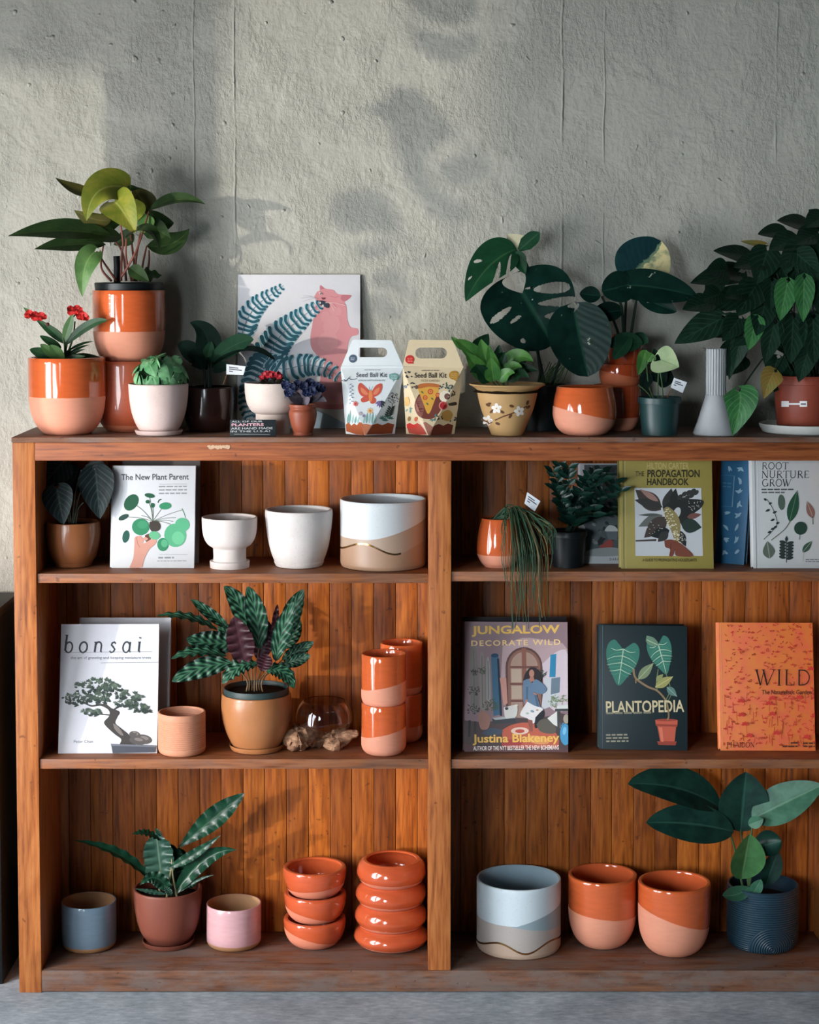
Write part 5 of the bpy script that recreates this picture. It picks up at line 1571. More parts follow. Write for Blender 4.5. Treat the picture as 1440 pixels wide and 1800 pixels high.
        sx = (x1 - x0) / tot; sy = y1 - y0
        x = 0.0
        for ch in s:
            w_, st, sf = GL[ch]
            f = lambda p: (x0 + (x + p[0] + italic * (p[1] - .3)) * sx, y1 - p[1] * sy)
            unit = min(sx, sy) if not italic else (sx + sy) / 2
            for pts, tk in st:
                self.line([f(p) for p in pts], tk * unit, m, smooth=False)
            for p in sf:
                self.line([f((p[0] - .11, p[1])), f((p[0] + .11, p[1]))], N_ * unit * .9, m, smooth=False)
            x += w_ + gap
    def build(self, name, parent, loc=(0, 0, 0)):
        o = obj(name, self.bm, self.mats, parent, smooth=False)
        o.location = loc
        return o
_ink = {}
def ink(r, g, b):
    key = (r, g, b)
    if key not in _ink:
        _ink[key] = flat('print_%02x%02x%02x' % key, key, .45, .3, .02)
    return _ink[key]
M_PAGES = flat('book_pages', (206, 198, 184), .8)
def book(label, bl, br, ytop, zs, Ytop=None, thick=.018, cover=(30, 30, 30), group=None, hard=True, Y0=None, lean=None, name='book'):
    """a book leaning back on its foot: bl, br = pixels of the cover's two lower corners"""
    A = onz(bl[0], bl[1], zs); B = onz(br[0], br[1], zs)
    if Y0 is not None:
        A = Vector((P(bl[0], bl[1], Y0[0]).x, Y0[0], zs)); B = Vector((P(br[0], br[1], Y0[1]).x, Y0[1], zs))
    u = (B - A); W = u.length; u.normalize()
    n0 = Vector((u.y, -u.x, 0))            # towards the room
    al = lean if lean is not None else .20
    v = Vector((0, 0, 1)) * math.cos(al) - n0 * math.sin(al)
    n = u.cross(v)
    Hh = .1
    for _ in range(30):
        q = A + u * (W / 2) + v * Hh
        Hh *= 1 + (proj(q)[1] - ytop) / (proj(A + u * (W / 2))[1] - ytop) * .7
    root = empty(name, A)
    M = Matrix((u, -n, v)).transposed().to_4x4()
    # keep the lower back edge above the board
    dz = thick * math.sin(al) if al > 0 else 0
    root.matrix_world = Matrix.Translation(A + Vector((0, 0, 0.0006))) @ M
    tag(root, label, 'book', group)
    mc = cover if not isinstance(cover, tuple) else ink(*cover)
    t0 = .0026 if hard else .0006
    if hard:
        bm = bmesh.new(); box(bm, 0, W, 0, t0, 0, Hh, .0006); obj('front_cover', bm, mc, root)
        bm = bmesh.new(); box(bm, 0, W, thick - t0, thick, thick * math.tan(al), Hh, .0006); obj('back_cover', bm, mc, root)
        bm = bmesh.new()
        pts = [(0.002, 0), (-.0035, thick * .15), (-.005, thick * .5), (-.0035, thick * .85), (.002, thick)]
        for (x0_, y0_), (x1_, y1_) in zip(pts, pts[1:]):
            bm.faces.new([bm.verts.new(p) for p in ((x0_, y0_, .001), (x1_, y1_, .001 + thick * math.tan(al) * .9), (x1_, y1_, Hh), (x0_, y0_, Hh))])
        bmesh.ops.remove_doubles(bm, verts=bm.verts, dist=1e-5); bmesh.ops.recalc_face_normals(bm, faces=bm.faces)
        obj('spine', bm, mc, root)
        bm = bmesh.new(); box(bm, .002, W - .004, t0, thick - t0, .004 + thick * math.tan(al), Hh - .004); obj('pages', bm, M_PAGES, root)
    else:
        bm = bmesh.new(); box(bm, 0, W, 0, t0, 0, Hh); obj('front_cover', bm, mc, root)
        bm = bmesh.new(); box(bm, .0003, W - .0003, t0, thick, thick * math.tan(al), Hh - .0005); obj('pages', bm, M_PAGES, root)
    return root, W, Hh

# --- the plant-parent book and the copy behind it
book('grey book whose edge shows behind the plant-parent book', (214, 992), (349, 993), 810, ZA_L, thick=.012, cover=(120, 116, 116), Y0=(.155, .155), lean=.21)
r, W, H = book('white book with round green pilea leaves and a hand on its cover', (196, 997.5), (341, 999), 819, ZA_L, thick=.012, cover=(208, 210, 214), hard=True, lean=.20, Y0=(.085, .082))
a = Art(W, H, (622, 105), (1158, 110), (592, 785))
tx, g1, g2, g3 = ink(72, 74, 78), ink(30, 84, 58), ink(48, 132, 92), ink(84, 166, 124)
a.text('The New Plant Parent', 668, 163, 1110, 203, tx, .012)
a.line([(915, 232), (1098, 232)], 3, ink(150, 154, 158)); a.lines_of_small_print(912, 1095, [243, 266, 289], 9, ink(140, 144, 148), 2)
a.line([(905, 698), (1090, 700)], 3, ink(150, 154, 158)); a.lines_of_small_print(898, 1000, [714], 11, ink(140, 144, 148), 3); a.lines_of_small_print(890, 1085, [738], 6, ink(160, 164, 168), 4)
for (x, y) in ((735, 350), (690, 448), (850, 320), (845, 350), (870, 372), (940, 380), (1060, 405), (795, 440), (1020, 455), (800, 520), (1000, 480), (985, 500)):
    a.line([(868, 478), ((868 + x) / 2 + 4, (478 + y) / 2 - 8), (x, y)], 3.5, ink(96, 112, 96))
a.line([(905, 355), (912, 338), (928, 332)], 7, g1); a.line([(1060, 395), (1075, 430), (1080, 455)], 4, g2)
for (x, y, rx, ry, rt, m) in ((730, 352, 42, 60, 35, g1), (852, 307, 34, 15, 10, g1), (838, 348, 15, 12, 0, g1), (870, 372, 14, 16, 0, g1), (952, 377, 40, 24, -5, g2), (678, 450, 36, 17, -25, ink(40, 70, 62)), (690, 578, 22, 42, 12, ink(34, 84, 72)),
        (1060, 502, 48, 46, 0, g3), (788, 515, 57, 55, 0, g2), (800, 500, 34, 26, 0, ink(64, 146, 104)), (1012, 572, 72, 78, 0, g3), (1030, 590, 40, 44, 0, ink(104, 184, 140)), (930, 633, 37, 44, 0, g2), (940, 625, 22, 26, 0, g3)):
    a.ell(x, y, rx, ry, rt, m)
a.blob([(850, 480), (900, 478), (920, 510), (905, 540), (860, 545), (845, 510)], ink(62, 54, 48)); a.blob([(815, 570), (850, 560), (850, 605), (820, 612)], ink(98, 62, 50))
sk = ink(206, 150, 134)
a.blob([(708, 784), (735, 720), (744, 640), (748, 585), (775, 575), (795, 580), (800, 625), (850, 600), (888, 602), (880, 630), (840, 665), (810, 720), (800, 750), (785, 784)], sk)
a.line([(760, 580), (765, 620), (780, 650)], 5, ink(180, 120, 108)); a.line([(790, 620), (812, 590), (830, 600)], 16, sk)
a.ell(877, 572, 37, 28, 10, ink(100, 176, 132))
a.build('cover_print', r)

# --- bonsai book and the pale book behind it
book('taller pale book standing behind the bonsai book', (136, 1316), (296, 1317), 1086, ZS_L, thick=.014, cover=(198, 200, 206), Y0=(.12, .12), lean=.24)
r, W, H = book('white paperback with a bonsai tree photographed on its cover', (102, 1319), (276, 1317.5), 1097.5, ZS_L, thick=.014, cover=(214, 214, 220), hard=False, Y0=(.055, .058), lean=.22)
a = Art(W, H, (195, 350), (882, 350), (165, 1235)); a.step = 0.00001
dk, lg = ink(46, 52, 58), ink(130, 134, 140)
a.serif('bonsai', 214, 425, 762, 546, dk, italic=.16, thick=.165, gap=.40)
a.line([(214, 545), (828, 541)], 3, lg); a.line([(468, 617), (872, 614)], 3, lg)
a.text('the art of growing and keeping miniature trees', 258, 572, 820, 596, ink(92, 98, 104), .004); a.text('Peter Chan', 275, 1144, 408, 1164, ink(100, 106, 112))
bk, gd, gm_, gl_ = ink(62, 58, 56), ink(40, 54, 46), ink(62, 78, 66), ink(92, 108, 92)
a.blob([(495, 890), (535, 925), (560, 935), (598, 955), (580, 990), (566, 1030), (600, 1060), (650, 1100), (700, 1150), (700, 1180), (600, 1180), (605, 1140), (560, 1105), (500, 1050), (488, 1020), (520, 985), (525, 950), (490, 910)], bk)
a.line([(540, 940), (470, 905), (400, 912), (340, 885)], 18, bk, 7); a.line([(530, 975), (470, 970), (400, 965)], 9, bk, 4); a.line([(560, 935), (620, 910), (700, 920)], 12, bk, 5)
a.blob([(550, 1030), (590, 1060), (620, 1110), (600, 1110), (560, 1070)], ink(120, 112, 108))
for (x, y, rx, ry) in ((700, 1110, 40, 26), (760, 1140, 60, 32), (720, 1150, 60, 28), (690, 1100, 24, 14)):
    a.ell(x, y, rx, ry, 10, ink(84, 80, 78)); a.ell(x + 6, y - 8, rx * .5, ry * .4, 10, ink(122, 116, 112))
rr_ = random.Random(4)
for (x, y, rx, ry) in ((430, 785, 150, 60), (300, 868, 96, 46), (460, 868, 70, 44), (530, 800, 80, 40), (650, 850, 70, 34), (640, 905, 90, 26), (750, 935, 80, 30), (400, 962, 60, 24), (725, 865, 30, 22)):
    for i in range(int(rx * ry / 110) + 12):
        t, q = rr_.uniform(0, 2 * PI), math.sqrt(rr_.random())
        cx, cy = x + rx * q * math.cos(t), y + ry * q * math.sin(t)
        mm = gl_ if (cy < y - ry * .3 and rr_.random() < .5) else (gd if cy > y + ry * .1 else gm_)
        an = rr_.uniform(-PI, 0); l_ = rr_.uniform(16, 30)
        for j in range(3):
            a2 = an + (j - 1) * .7
            a.leafp(cx, cy, cx + l_ * math.cos(a2), cy + l_ * math.sin(a2) * .8, 9, mm)
a.poly([(535, 1176), (848, 1188), (838, 1230), (545, 1234)], ink(74, 78, 88)); a.poly([(532, 1170), (850, 1182), (848, 1194), (535, 1184)], ink(106, 110, 120))
a.build('cover_print', r)

# --- mauve cover with arched door
book('dark book mostly hidden behind the mauve decorating book', (818, 1314), (1000, 1312), 1084.5, ZS_R, thick=.012, cover=(52, 46, 50), Y0=(.125, .13), lean=.22)
r, W, H = book('mauve book with an arched door and a woman in a blue dress on its cover', (816.5, 1314), (999, 1318), 1093.5, ZS_R, thick=.022, cover=(120, 98, 104), Y0=(.075, .068), lean=.20)
a = Art(W, H, (175, 130), (1225, 150), (155, 1405))
I = lambda r_, g_, b_: ink(*(min(255, int(v * 1.16 + 6)) for v in (r_, g_, b_)))
a.poly([(175, 130), (1225, 150), (1205, 1425), (155, 1405)], I(128, 104, 108))
a.blob([(560, 380), (760, 300), (1000, 330), (1230, 420), (1215, 900), (900, 900), (560, 900)], I(164, 138, 140), 3)
a.blob([(960, 560), (1110, 440), (1228, 470), (1215, 980), (1000, 960)], I(188, 172, 178), 3)
def arch(x0, x1, yt, yb, m, n=14):
    rx = (x1 - x0) / 2; ry = rx * 1.05
    a.poly([(x0, yb)] + [((x0 + x1) / 2 - rx * math.cos(PI * i / n), yt + ry - ry * math.sin(PI * i / n)) for i in range(n + 1)] + [(x1, yb)], m)
arch(585, 962, 390, 1080, I(84, 58, 54)); arch(608, 940, 412, 1080, I(122, 84, 72)); arch(636, 914, 438, 1080, I(150, 122, 108))
a.poly([(752, 400), (798, 400), (798, 1080), (752, 1080)], I(124, 78, 66))
for y in (575, 740, 905): a.poly([(630, y), (920, y + 4), (920, y + 26), (630, y + 22)], I(104, 66, 58))
for (x0, x1, y0, y1) in ((645, 745, 605, 735), (645, 745, 770, 895), (805, 905, 605, 735)): a.poly([(x0, y0), (x1, y0), (x1, y1), (x0, y1)], I(168, 146, 128))
a.text('JUNGALOW', 245, 175, 1145, 282, I(206, 164, 82), .03); a.text('DECORATE WILD', 240, 318, 1148, 374, I(214, 180, 124), .02, 0, 1.25)
for (x0, x1, yt, yb, m) in ((225, 300, 370, 1000, I(112, 104, 100)), (320, 372, 430, 980, I(126, 118, 112)), (385, 430, 480, 900, I(138, 134, 130))):
    a.blob([(x0, yb), (x0 + 4, yt + 90), ((x0 + x1) / 2, yt), (x1 - 4, yt + 90), (x1, yb)], m); a.line([((x0 + x1) / 2, yt + 40), ((x0 + x1) / 2, yb)], 6, I(88, 80, 78))
a.poly([(440, 470), (515, 460), (522, 1050), (455, 1060)], I(54, 88, 112)); a.ell(478, 468, 38, 20, 0, I(30, 60, 84)); a.poly([(500, 500), (522, 500), (545, 1060), (520, 1060)], I(34, 42, 56))
a.poly([(1045, 470), (1105, 460), (1092, 690), (1030, 690)], I(40, 116, 150)); a.poly([(980, 700), (1140, 690), (1120, 950), (940, 1010)], I(176, 176, 180)); a.poly([(1050, 700), (1140, 690), (1130, 840), (1040, 860)], I(96, 110, 122))
a.poly([(525, 690), (590, 690), (600, 940), (560, 960)], I(176, 126, 114))
rj = random.Random(6)
for (cx, cy, n_, sp_, m) in ((430, 960, 60, 75, I(62, 78, 56)), (260, 820, 30, 60, I(58, 52, 48)), (250, 1000, 34, 60, I(52, 48, 46)), (1110, 930, 70, 95, I(112, 126, 92)), (950, 660, 26, 40, I(52, 66, 56)), (270, 640, 18, 40, I(60, 56, 50)), (350, 620, 18, 40, I(74, 76, 60))):
    for i in range(n_):
        t = rj.uniform(0, 2 * PI); q = sp_ * math.sqrt(rj.random())
        x, y = cx + q * math.cos(t), cy + q * math.sin(t) * .8
        a.leafp(x, y, x + rj.uniform(-34, 34), y + rj.uniform(-30, 10), 9, m)
a.blob([(155, 1100), (400, 1120), (560, 1080), (900, 1090), (1215, 1060), (1205, 1425), (155, 1405)], I(72, 58, 58), 3)
a.blob([(540, 1200), (640, 1150), (800, 1130), (1000, 1190), (1100, 1260), (1060, 1400), (600, 1380)], I(170, 84, 66), 3)
a.ell(720, 1210, 90, 36, 0, I(206, 176, 160)); a.ell(720, 1212, 48, 18, 0, I(168, 70, 60)); a.ell(900, 1300, 120, 40, 10, I(196, 132, 84)); a.ell(640, 1330, 110, 40, -6, I(150, 60, 58))
a.blob([(330, 1230), (420, 1180), (540, 1200), (520, 1240), (400, 1250)], I(62, 72, 86)); a.poly([(440, 1085), (680, 1070), (684, 1130), (450, 1140)], I(56, 58, 62)); a.poly([(440, 1080), (660, 1060), (682, 1084), (470, 1100)], I(150, 152, 154))
a.blob([(560, 980), (690, 960), (690, 1060), (640, 1080), (575, 1080)], I(190, 186, 180)); a.ell(590, 990, 18, 14, 0, I(50, 54, 60)); a.ell(680, 965, 26, 12, -20, I(200, 190, 180))
a.blob([(300, 1040), (360, 1010), (420, 1080), (400, 1180), (330, 1190), (305, 1120)], I(146, 104, 92)); a.poly([(200, 1100), (225, 1100), (215, 1260), (195, 1260)], I(48, 40, 40)); a.poly([(255, 1110), (280, 1110), (275, 1230), (255, 1230)], I(58, 48, 46))
hair = I(42, 34, 36)
a.blob([(760, 720), (790, 640), (850, 588), (920, 620), (955, 690), (930, 740), (880, 720), (820, 700), (790, 730)], hair); a.blob([(818, 700), (800, 640), (850, 600), (905, 650), (930, 780), (880, 760)], hair)
a.ell(850, 650, 26, 38, 0, I(166, 116, 100)); a.poly([(836, 680), (868, 680), (880, 730), (815, 728)], I(158, 106, 92))
a.blob([(765, 720), (815, 705), (850, 745), (890, 708), (960, 750), (1000, 810), (950, 855), (900, 850), (925, 960), (940, 1010), (780, 960), (760, 850), (760, 780)], I(88, 110, 132))
a.poly([(790, 780), (812, 780), (806, 940), (788, 930)], I(70, 88, 108)); a.poly([(868, 830), (892, 840), (920, 980), (896, 976)], I(68, 86, 106)); a.ell(880, 850, 20, 9, 30, I(160, 108, 94)); a.ell(790, 925, 12, 24, 20, I(158, 106, 92))
a.blob([(800, 925), (870, 965), (960, 1000), (900, 1070), (860, 1140), (800, 1090), (725, 1050)], I(204, 198, 196)); a.ell(850, 1020, 20, 12, 20, I(120, 140, 150)); a.ell(900, 1010, 14, 10, 0, I(170, 140, 110)); a.ell(800, 1040, 16, 10, 0, I(150, 170, 150))
a.poly([(800, 1095), (850, 1110), (852, 1220), (820, 1215)], I(128, 76, 68)); a.blob([(880, 1080), (960, 1010), (960, 1090), (900, 1180), (870, 1170)], I(34, 36, 40))
a.blob([(890, 1150), (940, 1100), (1030, 1110), (1085, 1180), (1060, 1240), (930, 1220)], I(84, 78, 70)); a.poly([(1000, 1090), (1120, 1010), (1130, 1190), (1060, 1150)], I(198, 194, 188))
a.poly([(1080, 1000), (1222, 1000), (1222, 1022), (1080, 1022)], I(56, 58, 58)); a.poly([(1100, 1022), (1125, 1022), (1128, 1290), (1100, 1290)], I(60, 62, 62)); a.poly([(1100, 970), (1220, 960), (1222, 1000), (1100, 1000)], I(190, 190, 186))
a.ell(1180, 1250, 55, 105, 0, I(66, 132, 170)); a.ell(1172, 1215, 18, 40, 10, I(110, 168, 196)); a.ell(1192, 1100, 30, 45, 0, I(150, 140, 124)); a.line([(1140, 1170), (1160, 1140), (1182, 1160)], 8, I(66, 132, 170))
a.blob([(155, 1330), (300, 1350), (520, 1370), (760, 1375), (1100, 1380), (1205, 1425), (155, 1405)], I(86, 58, 60), 2)
a.text('Justina Blakeney', 240, 1238, 1118, 1345, I(214, 168, 84), .025); a.text('AUTHOR OF THE NYT BESTSELLER THE NEW BOHEMIANS', 245, 1352, 1112, 1396, I(216, 204, 196), .014)
a.build('cover_print', r)
I = ink

# --- the black plant book (with a copy behind) and the orange one
book('second dark book showing above the black book with the potted philodendron', (1058, 1309), (1206, 1312), 1097, ZS_R, thick=.012, cover=(26, 34, 38), Y0=(.138, .134), lean=.2)
r, W, H = book('black hardback with a trained philodendron in a clay pot on its cover', (1053, 1306.5), (1209, 1313), 1100, ZS_R, thick=.024, cover=(26, 40, 44), Y0=(.10, .085), lean=.19)
a = Art(W, H, (112, 58), (655, 75), (92, 774))
a.line([(134, 60), (114, 772)], 5, I(70, 88, 96), smooth=False); a.line([(122, 60), (102, 772)], 4, I(48, 62, 68), smooth=False)
gA, gB, gV = I(54, 116, 100), I(74, 136, 112), I(172, 198, 172)
def heartleaf(bx, by, tx_, ty_, w, mA, mB, vein, nv=8):
    dx, dy = tx_ - bx, ty_ - by; L = math.hypot(dx, dy); ux, uy = dx / L, dy / L; nx, ny = -uy, ux
    q = lambda t, s: (bx + dx * t + nx * s * w / 2, by + dy * t + ny * s * w / 2)
    a.blob([q(0, 0), q(-.16, .35), q(-.24, .62), q(-.12, .92), q(.12, 1), q(.4, .86), q(.7, .5), q(1, 0), q(.7, -.5), q(.4, -.86), q(.12, -1), q(-.12, -.92), q(-.24, -.62), q(-.16, -.35)], mA)
    for i in range(nv):
        t = -.02 + i * .095
        for s in (1, -1):
            wd = math.sin(PI * min(.98, (t + .26) / 1.26) ** .7)
            a.line([q(t, 0), q(t + .06, s * wd * .5), q(t + .2 * (1 - t) + (-.18 if t < .06 else 0), s * wd * .9)], 5.5, mB if i % 2 else vein, 2)
    a.line([q(0, 0), q(.95, 0)], 7, vein, 3)
heartleaf(258, 205, 222, 412, 205, gA, gB, gV); heartleaf(475, 180, 520, 352, 150, gA, gB, gV)
a.blob([(405, 125), (450, 140), (478, 182), (430, 185), (400, 160)], I(104, 134, 110)); a.line([(405, 150), (470, 180)], 4, gV)
br_ = I(140, 116, 84)
a.line([(318, 318), (330, 370), (400, 420), (460, 445), (510, 500), (520, 540), (526, 590), (518, 612)], 13, br_, 9); a.line([(330, 372), (330, 400)], 8, br_); a.line([(460, 440), (455, 400), (470, 320)], 5, I(110, 128, 90)); a.line([(512, 500), (540, 430), (510, 330)], 5, I(110, 128, 90)); a.line([(516, 520), (545, 470), (550, 450)], 4, I(110, 128, 90))
a.leafp(345, 378, 442, 285, 56, I(122, 138, 104), I(176, 186, 140)); a.leafp(448, 425, 560, 365, 54, I(156, 152, 92), I(196, 190, 140)); a.leafp(520, 425, 580, 480, 44, I(90, 124, 116), I(160, 180, 168)); a.leafp(455, 390, 500, 350, 30, I(140, 146, 92))
a.text('PLANTOPEDIA', 142, 500, 622, 570, I(206, 190, 152), .018); a.lines_of_small_print(144, 430, [564], 11, I(128, 124, 104), 5)
a.lines_of_small_print(138, 275, [690, 708, 726], 9, I(150, 146, 126), 7)
pc, pd, pl_ = I(190, 88, 66), I(150, 62, 46), I(214, 116, 90)
a.poly([(454, 648), (570, 650), (556, 745), (470, 742)], pc); a.poly([(450, 735), (570, 738), (562, 760), (458, 756)], pd); a.poly([(442, 612), (580, 616), (576, 654), (446, 648)], pc); a.poly([(462, 655), (484, 656), (490, 738), (476, 738)], pl_); a.ell(511, 614, 66, 7, 1, pd); a.poly([(446, 636), (578, 642), (576, 654), (446, 648)], pd)
a.line([(520, 530), (526, 590), (516, 614)], 10, br_)
a.build('cover_print', r)

k = NT('orange_cloth'); co = k.coord()
n1 = k.noise(co, 22, 4, .7); k.base(k.mix(k.step(n1, .42, .62), C(228, 124, 58), C(230, 108, 70))); k.rough(.5); M_WILD = k.m
r, W, H = book('bright orange hardback with black lettering and tiny meadow drawings on its cover', (1267, 1308), (1434, 1310), 1095, ZS_R, thick=.024, cover=M_WILD, Y0=(.085, .082), lean=.19)
a = Art(W, H, (825, 48), (1368, 50), (848, 787))
a.line([(838, 50), (862, 786)], 4, I(236, 150, 96), smooth=False)
rw = random.Random(14); c1, c2, c3_ = I(204, 60, 50), I(170, 66, 34), I(196, 84, 60)
for i in range(420):
    x, y = rw.uniform(862, 1390), rw.uniform(60, 770)
    if 1030 < x < 1370 and 312 < y < 470 and rw.random() < .6: continue
    m = rw.choice([c1, c1, c2, c3_]); t = rw.random()
    if y > 480 and t < .3: a.line([(x, y), (x + rw.uniform(-8, 8), y - rw.uniform(20, 60))], 3, m, smooth=False)
    elif t < .55: a.leafp(x, y, x + rw.uniform(-22, 22), y + rw.uniform(-16, 16), rw.uniform(5, 10), m)
    elif t < .8: a.line([(x, y), (x + rw.uniform(-14, 14), y - 8), (x + rw.uniform(-24, 24), y - rw.uniform(4, 22))], 3, m)
    else:
        for j in range(3): a.leafp(x, y, x + 16 * math.cos(j * 1.1 - 2.6), y + 14 * math.sin(j * 1.1 - 2.6), 6, m)
for (x, y) in ((960, 505), (1120, 520), (1295, 485), (965, 585), (985, 638), (1140, 580), (1165, 690), (1340, 712), (1010, 705), (1140, 490), (1360, 320), (1380, 590)):
    for j in range(5): a.leafp(x, y, x + 24 * math.cos(PI + j * PI / 4), y + 20 * math.sin(PI + j * PI / 4), 13, c1)
bkk = I(52, 30, 26)
a.serif('WILD', 1042, 322, 1358, 412, bkk, thick=.10, gap=.10); a.text('The Naturalistic Garden', 1078, 438, 1362, 464, bkk, .006); a.serif('PHAIDON', 880, 738, 1040, 768, I(70, 40, 32), thick=.13, gap=.06)
a.lines_of_small_print(1246, 1286, [738], 9, I(90, 48, 36), 2); a.lines_of_small_print(1200, 1286, [758], 9, I(90, 48, 36), 3); a.lines_of_small_print(1318, 1384, [740, 758], 9, I(90, 48, 36), 4)
a.build('cover_print', r)

# --- upper shelf of the right bay
r, W, H = book('white-edged book behind the black nursery pot, partly covered by dark foliage', (1022, 991), (1130, 991), 815, ZA_R, thick=.014, cover=(176, 178, 182), Y0=(.12, .12), lean=.2)
a = Art(W, H, (660, 130), (1560, 130), (636, 1632))
a.poly([(720, 150), (1540, 150), (1520, 1512), (705, 1512)], I(76, 84, 88))
for i in range(90):
    x, y = rw.uniform(720, 1240), rw.uniform(160, 1400)
    a.leafp(x, y, x + rw.uniform(-110, 110), y + rw.uniform(-90, 60), rw.uniform(30, 70), rw.choice([I(34, 42, 42), I(50, 58, 56), I(120, 122, 124), I(92, 88, 88)]))
a.blob([(1000, 1120), (1060, 1060), (1150, 1080), (1180, 1150), (1010, 1150)], I(188, 188, 186)); a.poly([(1010, 1150), (1180, 1150), (1170, 1280), (1040, 1270)], I(96, 104, 110))
a.blob([(915, 1370), (1060, 1270), (1110, 1330), (1060, 1440), (920, 1440)], I(150, 66, 60)); a.blob([(720, 1440), (900, 1400), (1180, 1400), (1180, 1512), (710, 1512)], I(140, 144, 146)); a.poly([(885, 1300), (930, 1230), (1010, 1260), (900, 1370)], I(30, 34, 38))
a.text('DARA', 1054, 1548, 1192, 1584, I(60, 62, 66), .01, 0, 1.3)
a.build('cover_print', r)
r, W, H = book('olive book with a spotted begonia photograph on its cover', (1092, 996), (1255, 996), 805.5, ZA_R, thick=.022, cover=(150, 136, 72), Y0=(.045, .045), lean=.17)
a = Art(W, H, (30, 60), (668, 60), (50, 824))
a.line([(66, 60), (84, 824)], 5, I(176, 164, 104), smooth=False); a.line([(52, 60), (70, 824)], 4, I(110, 98, 52), smooth=False)
a.text('HILTON CARTER', 218, 92, 508, 136, I(184, 166, 108), .01); a.text('THE', 140, 152, 200, 186, I(70, 62, 32), .02); a.text('PROPAGATION', 222, 142, 584, 194, I(52, 48, 28), .03); a.text('HANDBOOK', 220, 200, 510, 250, I(52, 48, 28), .03)
a.poly([(134, 268), (596, 268), (612, 736), (148, 736)], I(190, 192, 196))
dkl = [I(38, 40, 40), I(52, 52, 50), I(66, 58, 54), I(28, 34, 34)]
a.leafp(320, 420, 140, 280, 120, dkl[2]); a.leafp(330, 400, 136, 350, 70, dkl[1]); a.leafp(300, 360, 170, 275, 40, I(150, 116, 108)); a.leafp(360, 440, 390, 270, 90, dkl[1]); a.leafp(400, 400, 420, 270, 60, dkl[0])
for (x, y) in ((450, 330), (480, 310), (510, 300), (540, 290), (470, 350), (500, 335), (530, 320), (560, 300)): a.ell(x, y, 22, 15, -40, dkl[1])
a.blob([(330, 400), (420, 350), (600, 350), (600, 400), (540, 450), (470, 520), (430, 480), (360, 470)], dkl[0]); a.ell(430, 440, 24, 40, 20, I(186, 188, 190))
a.leafp(330, 455, 165, 535, 70, I(96, 100, 96)); a.leafp(320, 452, 160, 455, 20, I(80, 84, 80)); a.leafp(360, 470, 205, 612, 110, dkl[2]); a.leafp(460, 520, 602, 540, 100, I(40, 54, 48)); a.leafp(500, 470, 600, 450, 40, I(110, 74, 66)); a.leafp(440, 560, 495, 672, 60, dkl[0]); a.leafp(380, 560, 250, 600, 80, dkl[3]); a.leafp(370, 570, 300, 640, 60, dkl[1]); a.poly([(146, 628), (290, 620), (290, 634), (148, 638)], dkl[2])
a.blob([(340, 410), (370, 398), (430, 450), (455, 520), (450, 600), (440, 676), (420, 640), (390, 560), (350, 470)], I(138, 124, 80))
for i in range(70):
    t = rw.random(); x = 350 + t * 95 + rw.uniform(-34, 34) * (1 - t * .4); y = 410 + t * 230 + rw.uniform(-10, 10); a.ell(x, y, 5, 4, 0, I(214, 206, 176), 8)
for i in range(60):
    x, y = rw.choice([(rw.uniform(225, 340), rw.uniform(500, 590)), (rw.uniform(500, 595), rw.uniform(360, 430)), (rw.uniform(460, 495), rw.uniform(580, 650))]); a.ell(x, y, 3.5, 3, 0, I(190, 186, 174), 6)
a.blob([(345, 630), (400, 625), (470, 660), (545, 736), (430, 736), (420, 700), (405, 736), (380, 736), (385, 690), (352, 675)], I(116, 64, 50)); a.line([(392, 650), (388, 690)], 5, I(86, 44, 36))
a.text('A GUIDE TO PROPAGATING HOUSEPLANTS', 195, 754, 568, 775, I(72, 64, 34), .01)
a.build('cover_print', r)
r, W, H = book('blue book with white leaf prints squeezed between the olive and white books', (1257, 993), (1308, 990), 808, ZA_R, thick=.018, cover=(42, 96, 132), Y0=(.14, .10), lean=.15)
a = Art(W, H, (690, 62), (890, 60), (712, 808))
lw = I(146, 176, 196)
for (x, y) in ((745, 125), (825, 125), (830, 210), (828, 292), (835, 380), (840, 458), (770, 445), (838, 545), (765, 550), (845, 635), (768, 635), (852, 722), (770, 725)):
    for j in range(rw.choice([2, 3, 4])):
        t = rw.uniform(0, 6.28); a.leafp(x - 14 * math.cos(t), y - 14 * math.sin(t), x + 30 * math.cos(t), y + 30 * math.sin(t), 17, lw)
a.line([(786, 180), (792, 400)], 4, lw, smooth=False); a.line([(700, 180), (786, 180)], 3, I(76, 124, 156), smooth=False); a.lines_of_small_print(712, 770, [232, 256], 8, I(84, 130, 160), 3); a.line([(712, 402), (792, 402)], 3, I(76, 124, 156), smooth=False)
a.build('cover_print', r)
r, W, H = book('white book with scattered pressed leaves on its cover at the end of the shelf', (1325, 989), (1482, 989), 806, ZA_R, thick=.024, cover=(186, 188, 188), Y0=(.05, .05), lean=.17)
a = Art(W, H, (945, 64), (1568, 64), (984, 796))
a.line([(968, 64), (1005, 796)], 6, I(150, 152, 156), smooth=False); a.line([(984, 64), (1020, 796)], 4, I(208, 210, 210), smooth=False)
tk = I(56, 60, 62)
a.serif('ROOT', 1018, 92, 1205, 138, tk, thick=.13, gap=.08); a.serif('NURTURE', 1018, 148, 1352, 196, tk, thick=.13, gap=.06); a.serif('GROW', 1022, 204, 1228, 252, tk, thick=.13, gap=.08)
a.lines_of_small_print(1022, 1246, [268], 9, I(84, 86, 88), 5); a.lines_of_small_print(1024, 1184, [288], 9, I(84, 86, 88), 6); a.lines_of_small_print(1345, 1440, [735, 748], 6, I(110, 112, 114), 6)
g_, gk = I(52, 78, 64), I(44, 52, 50)
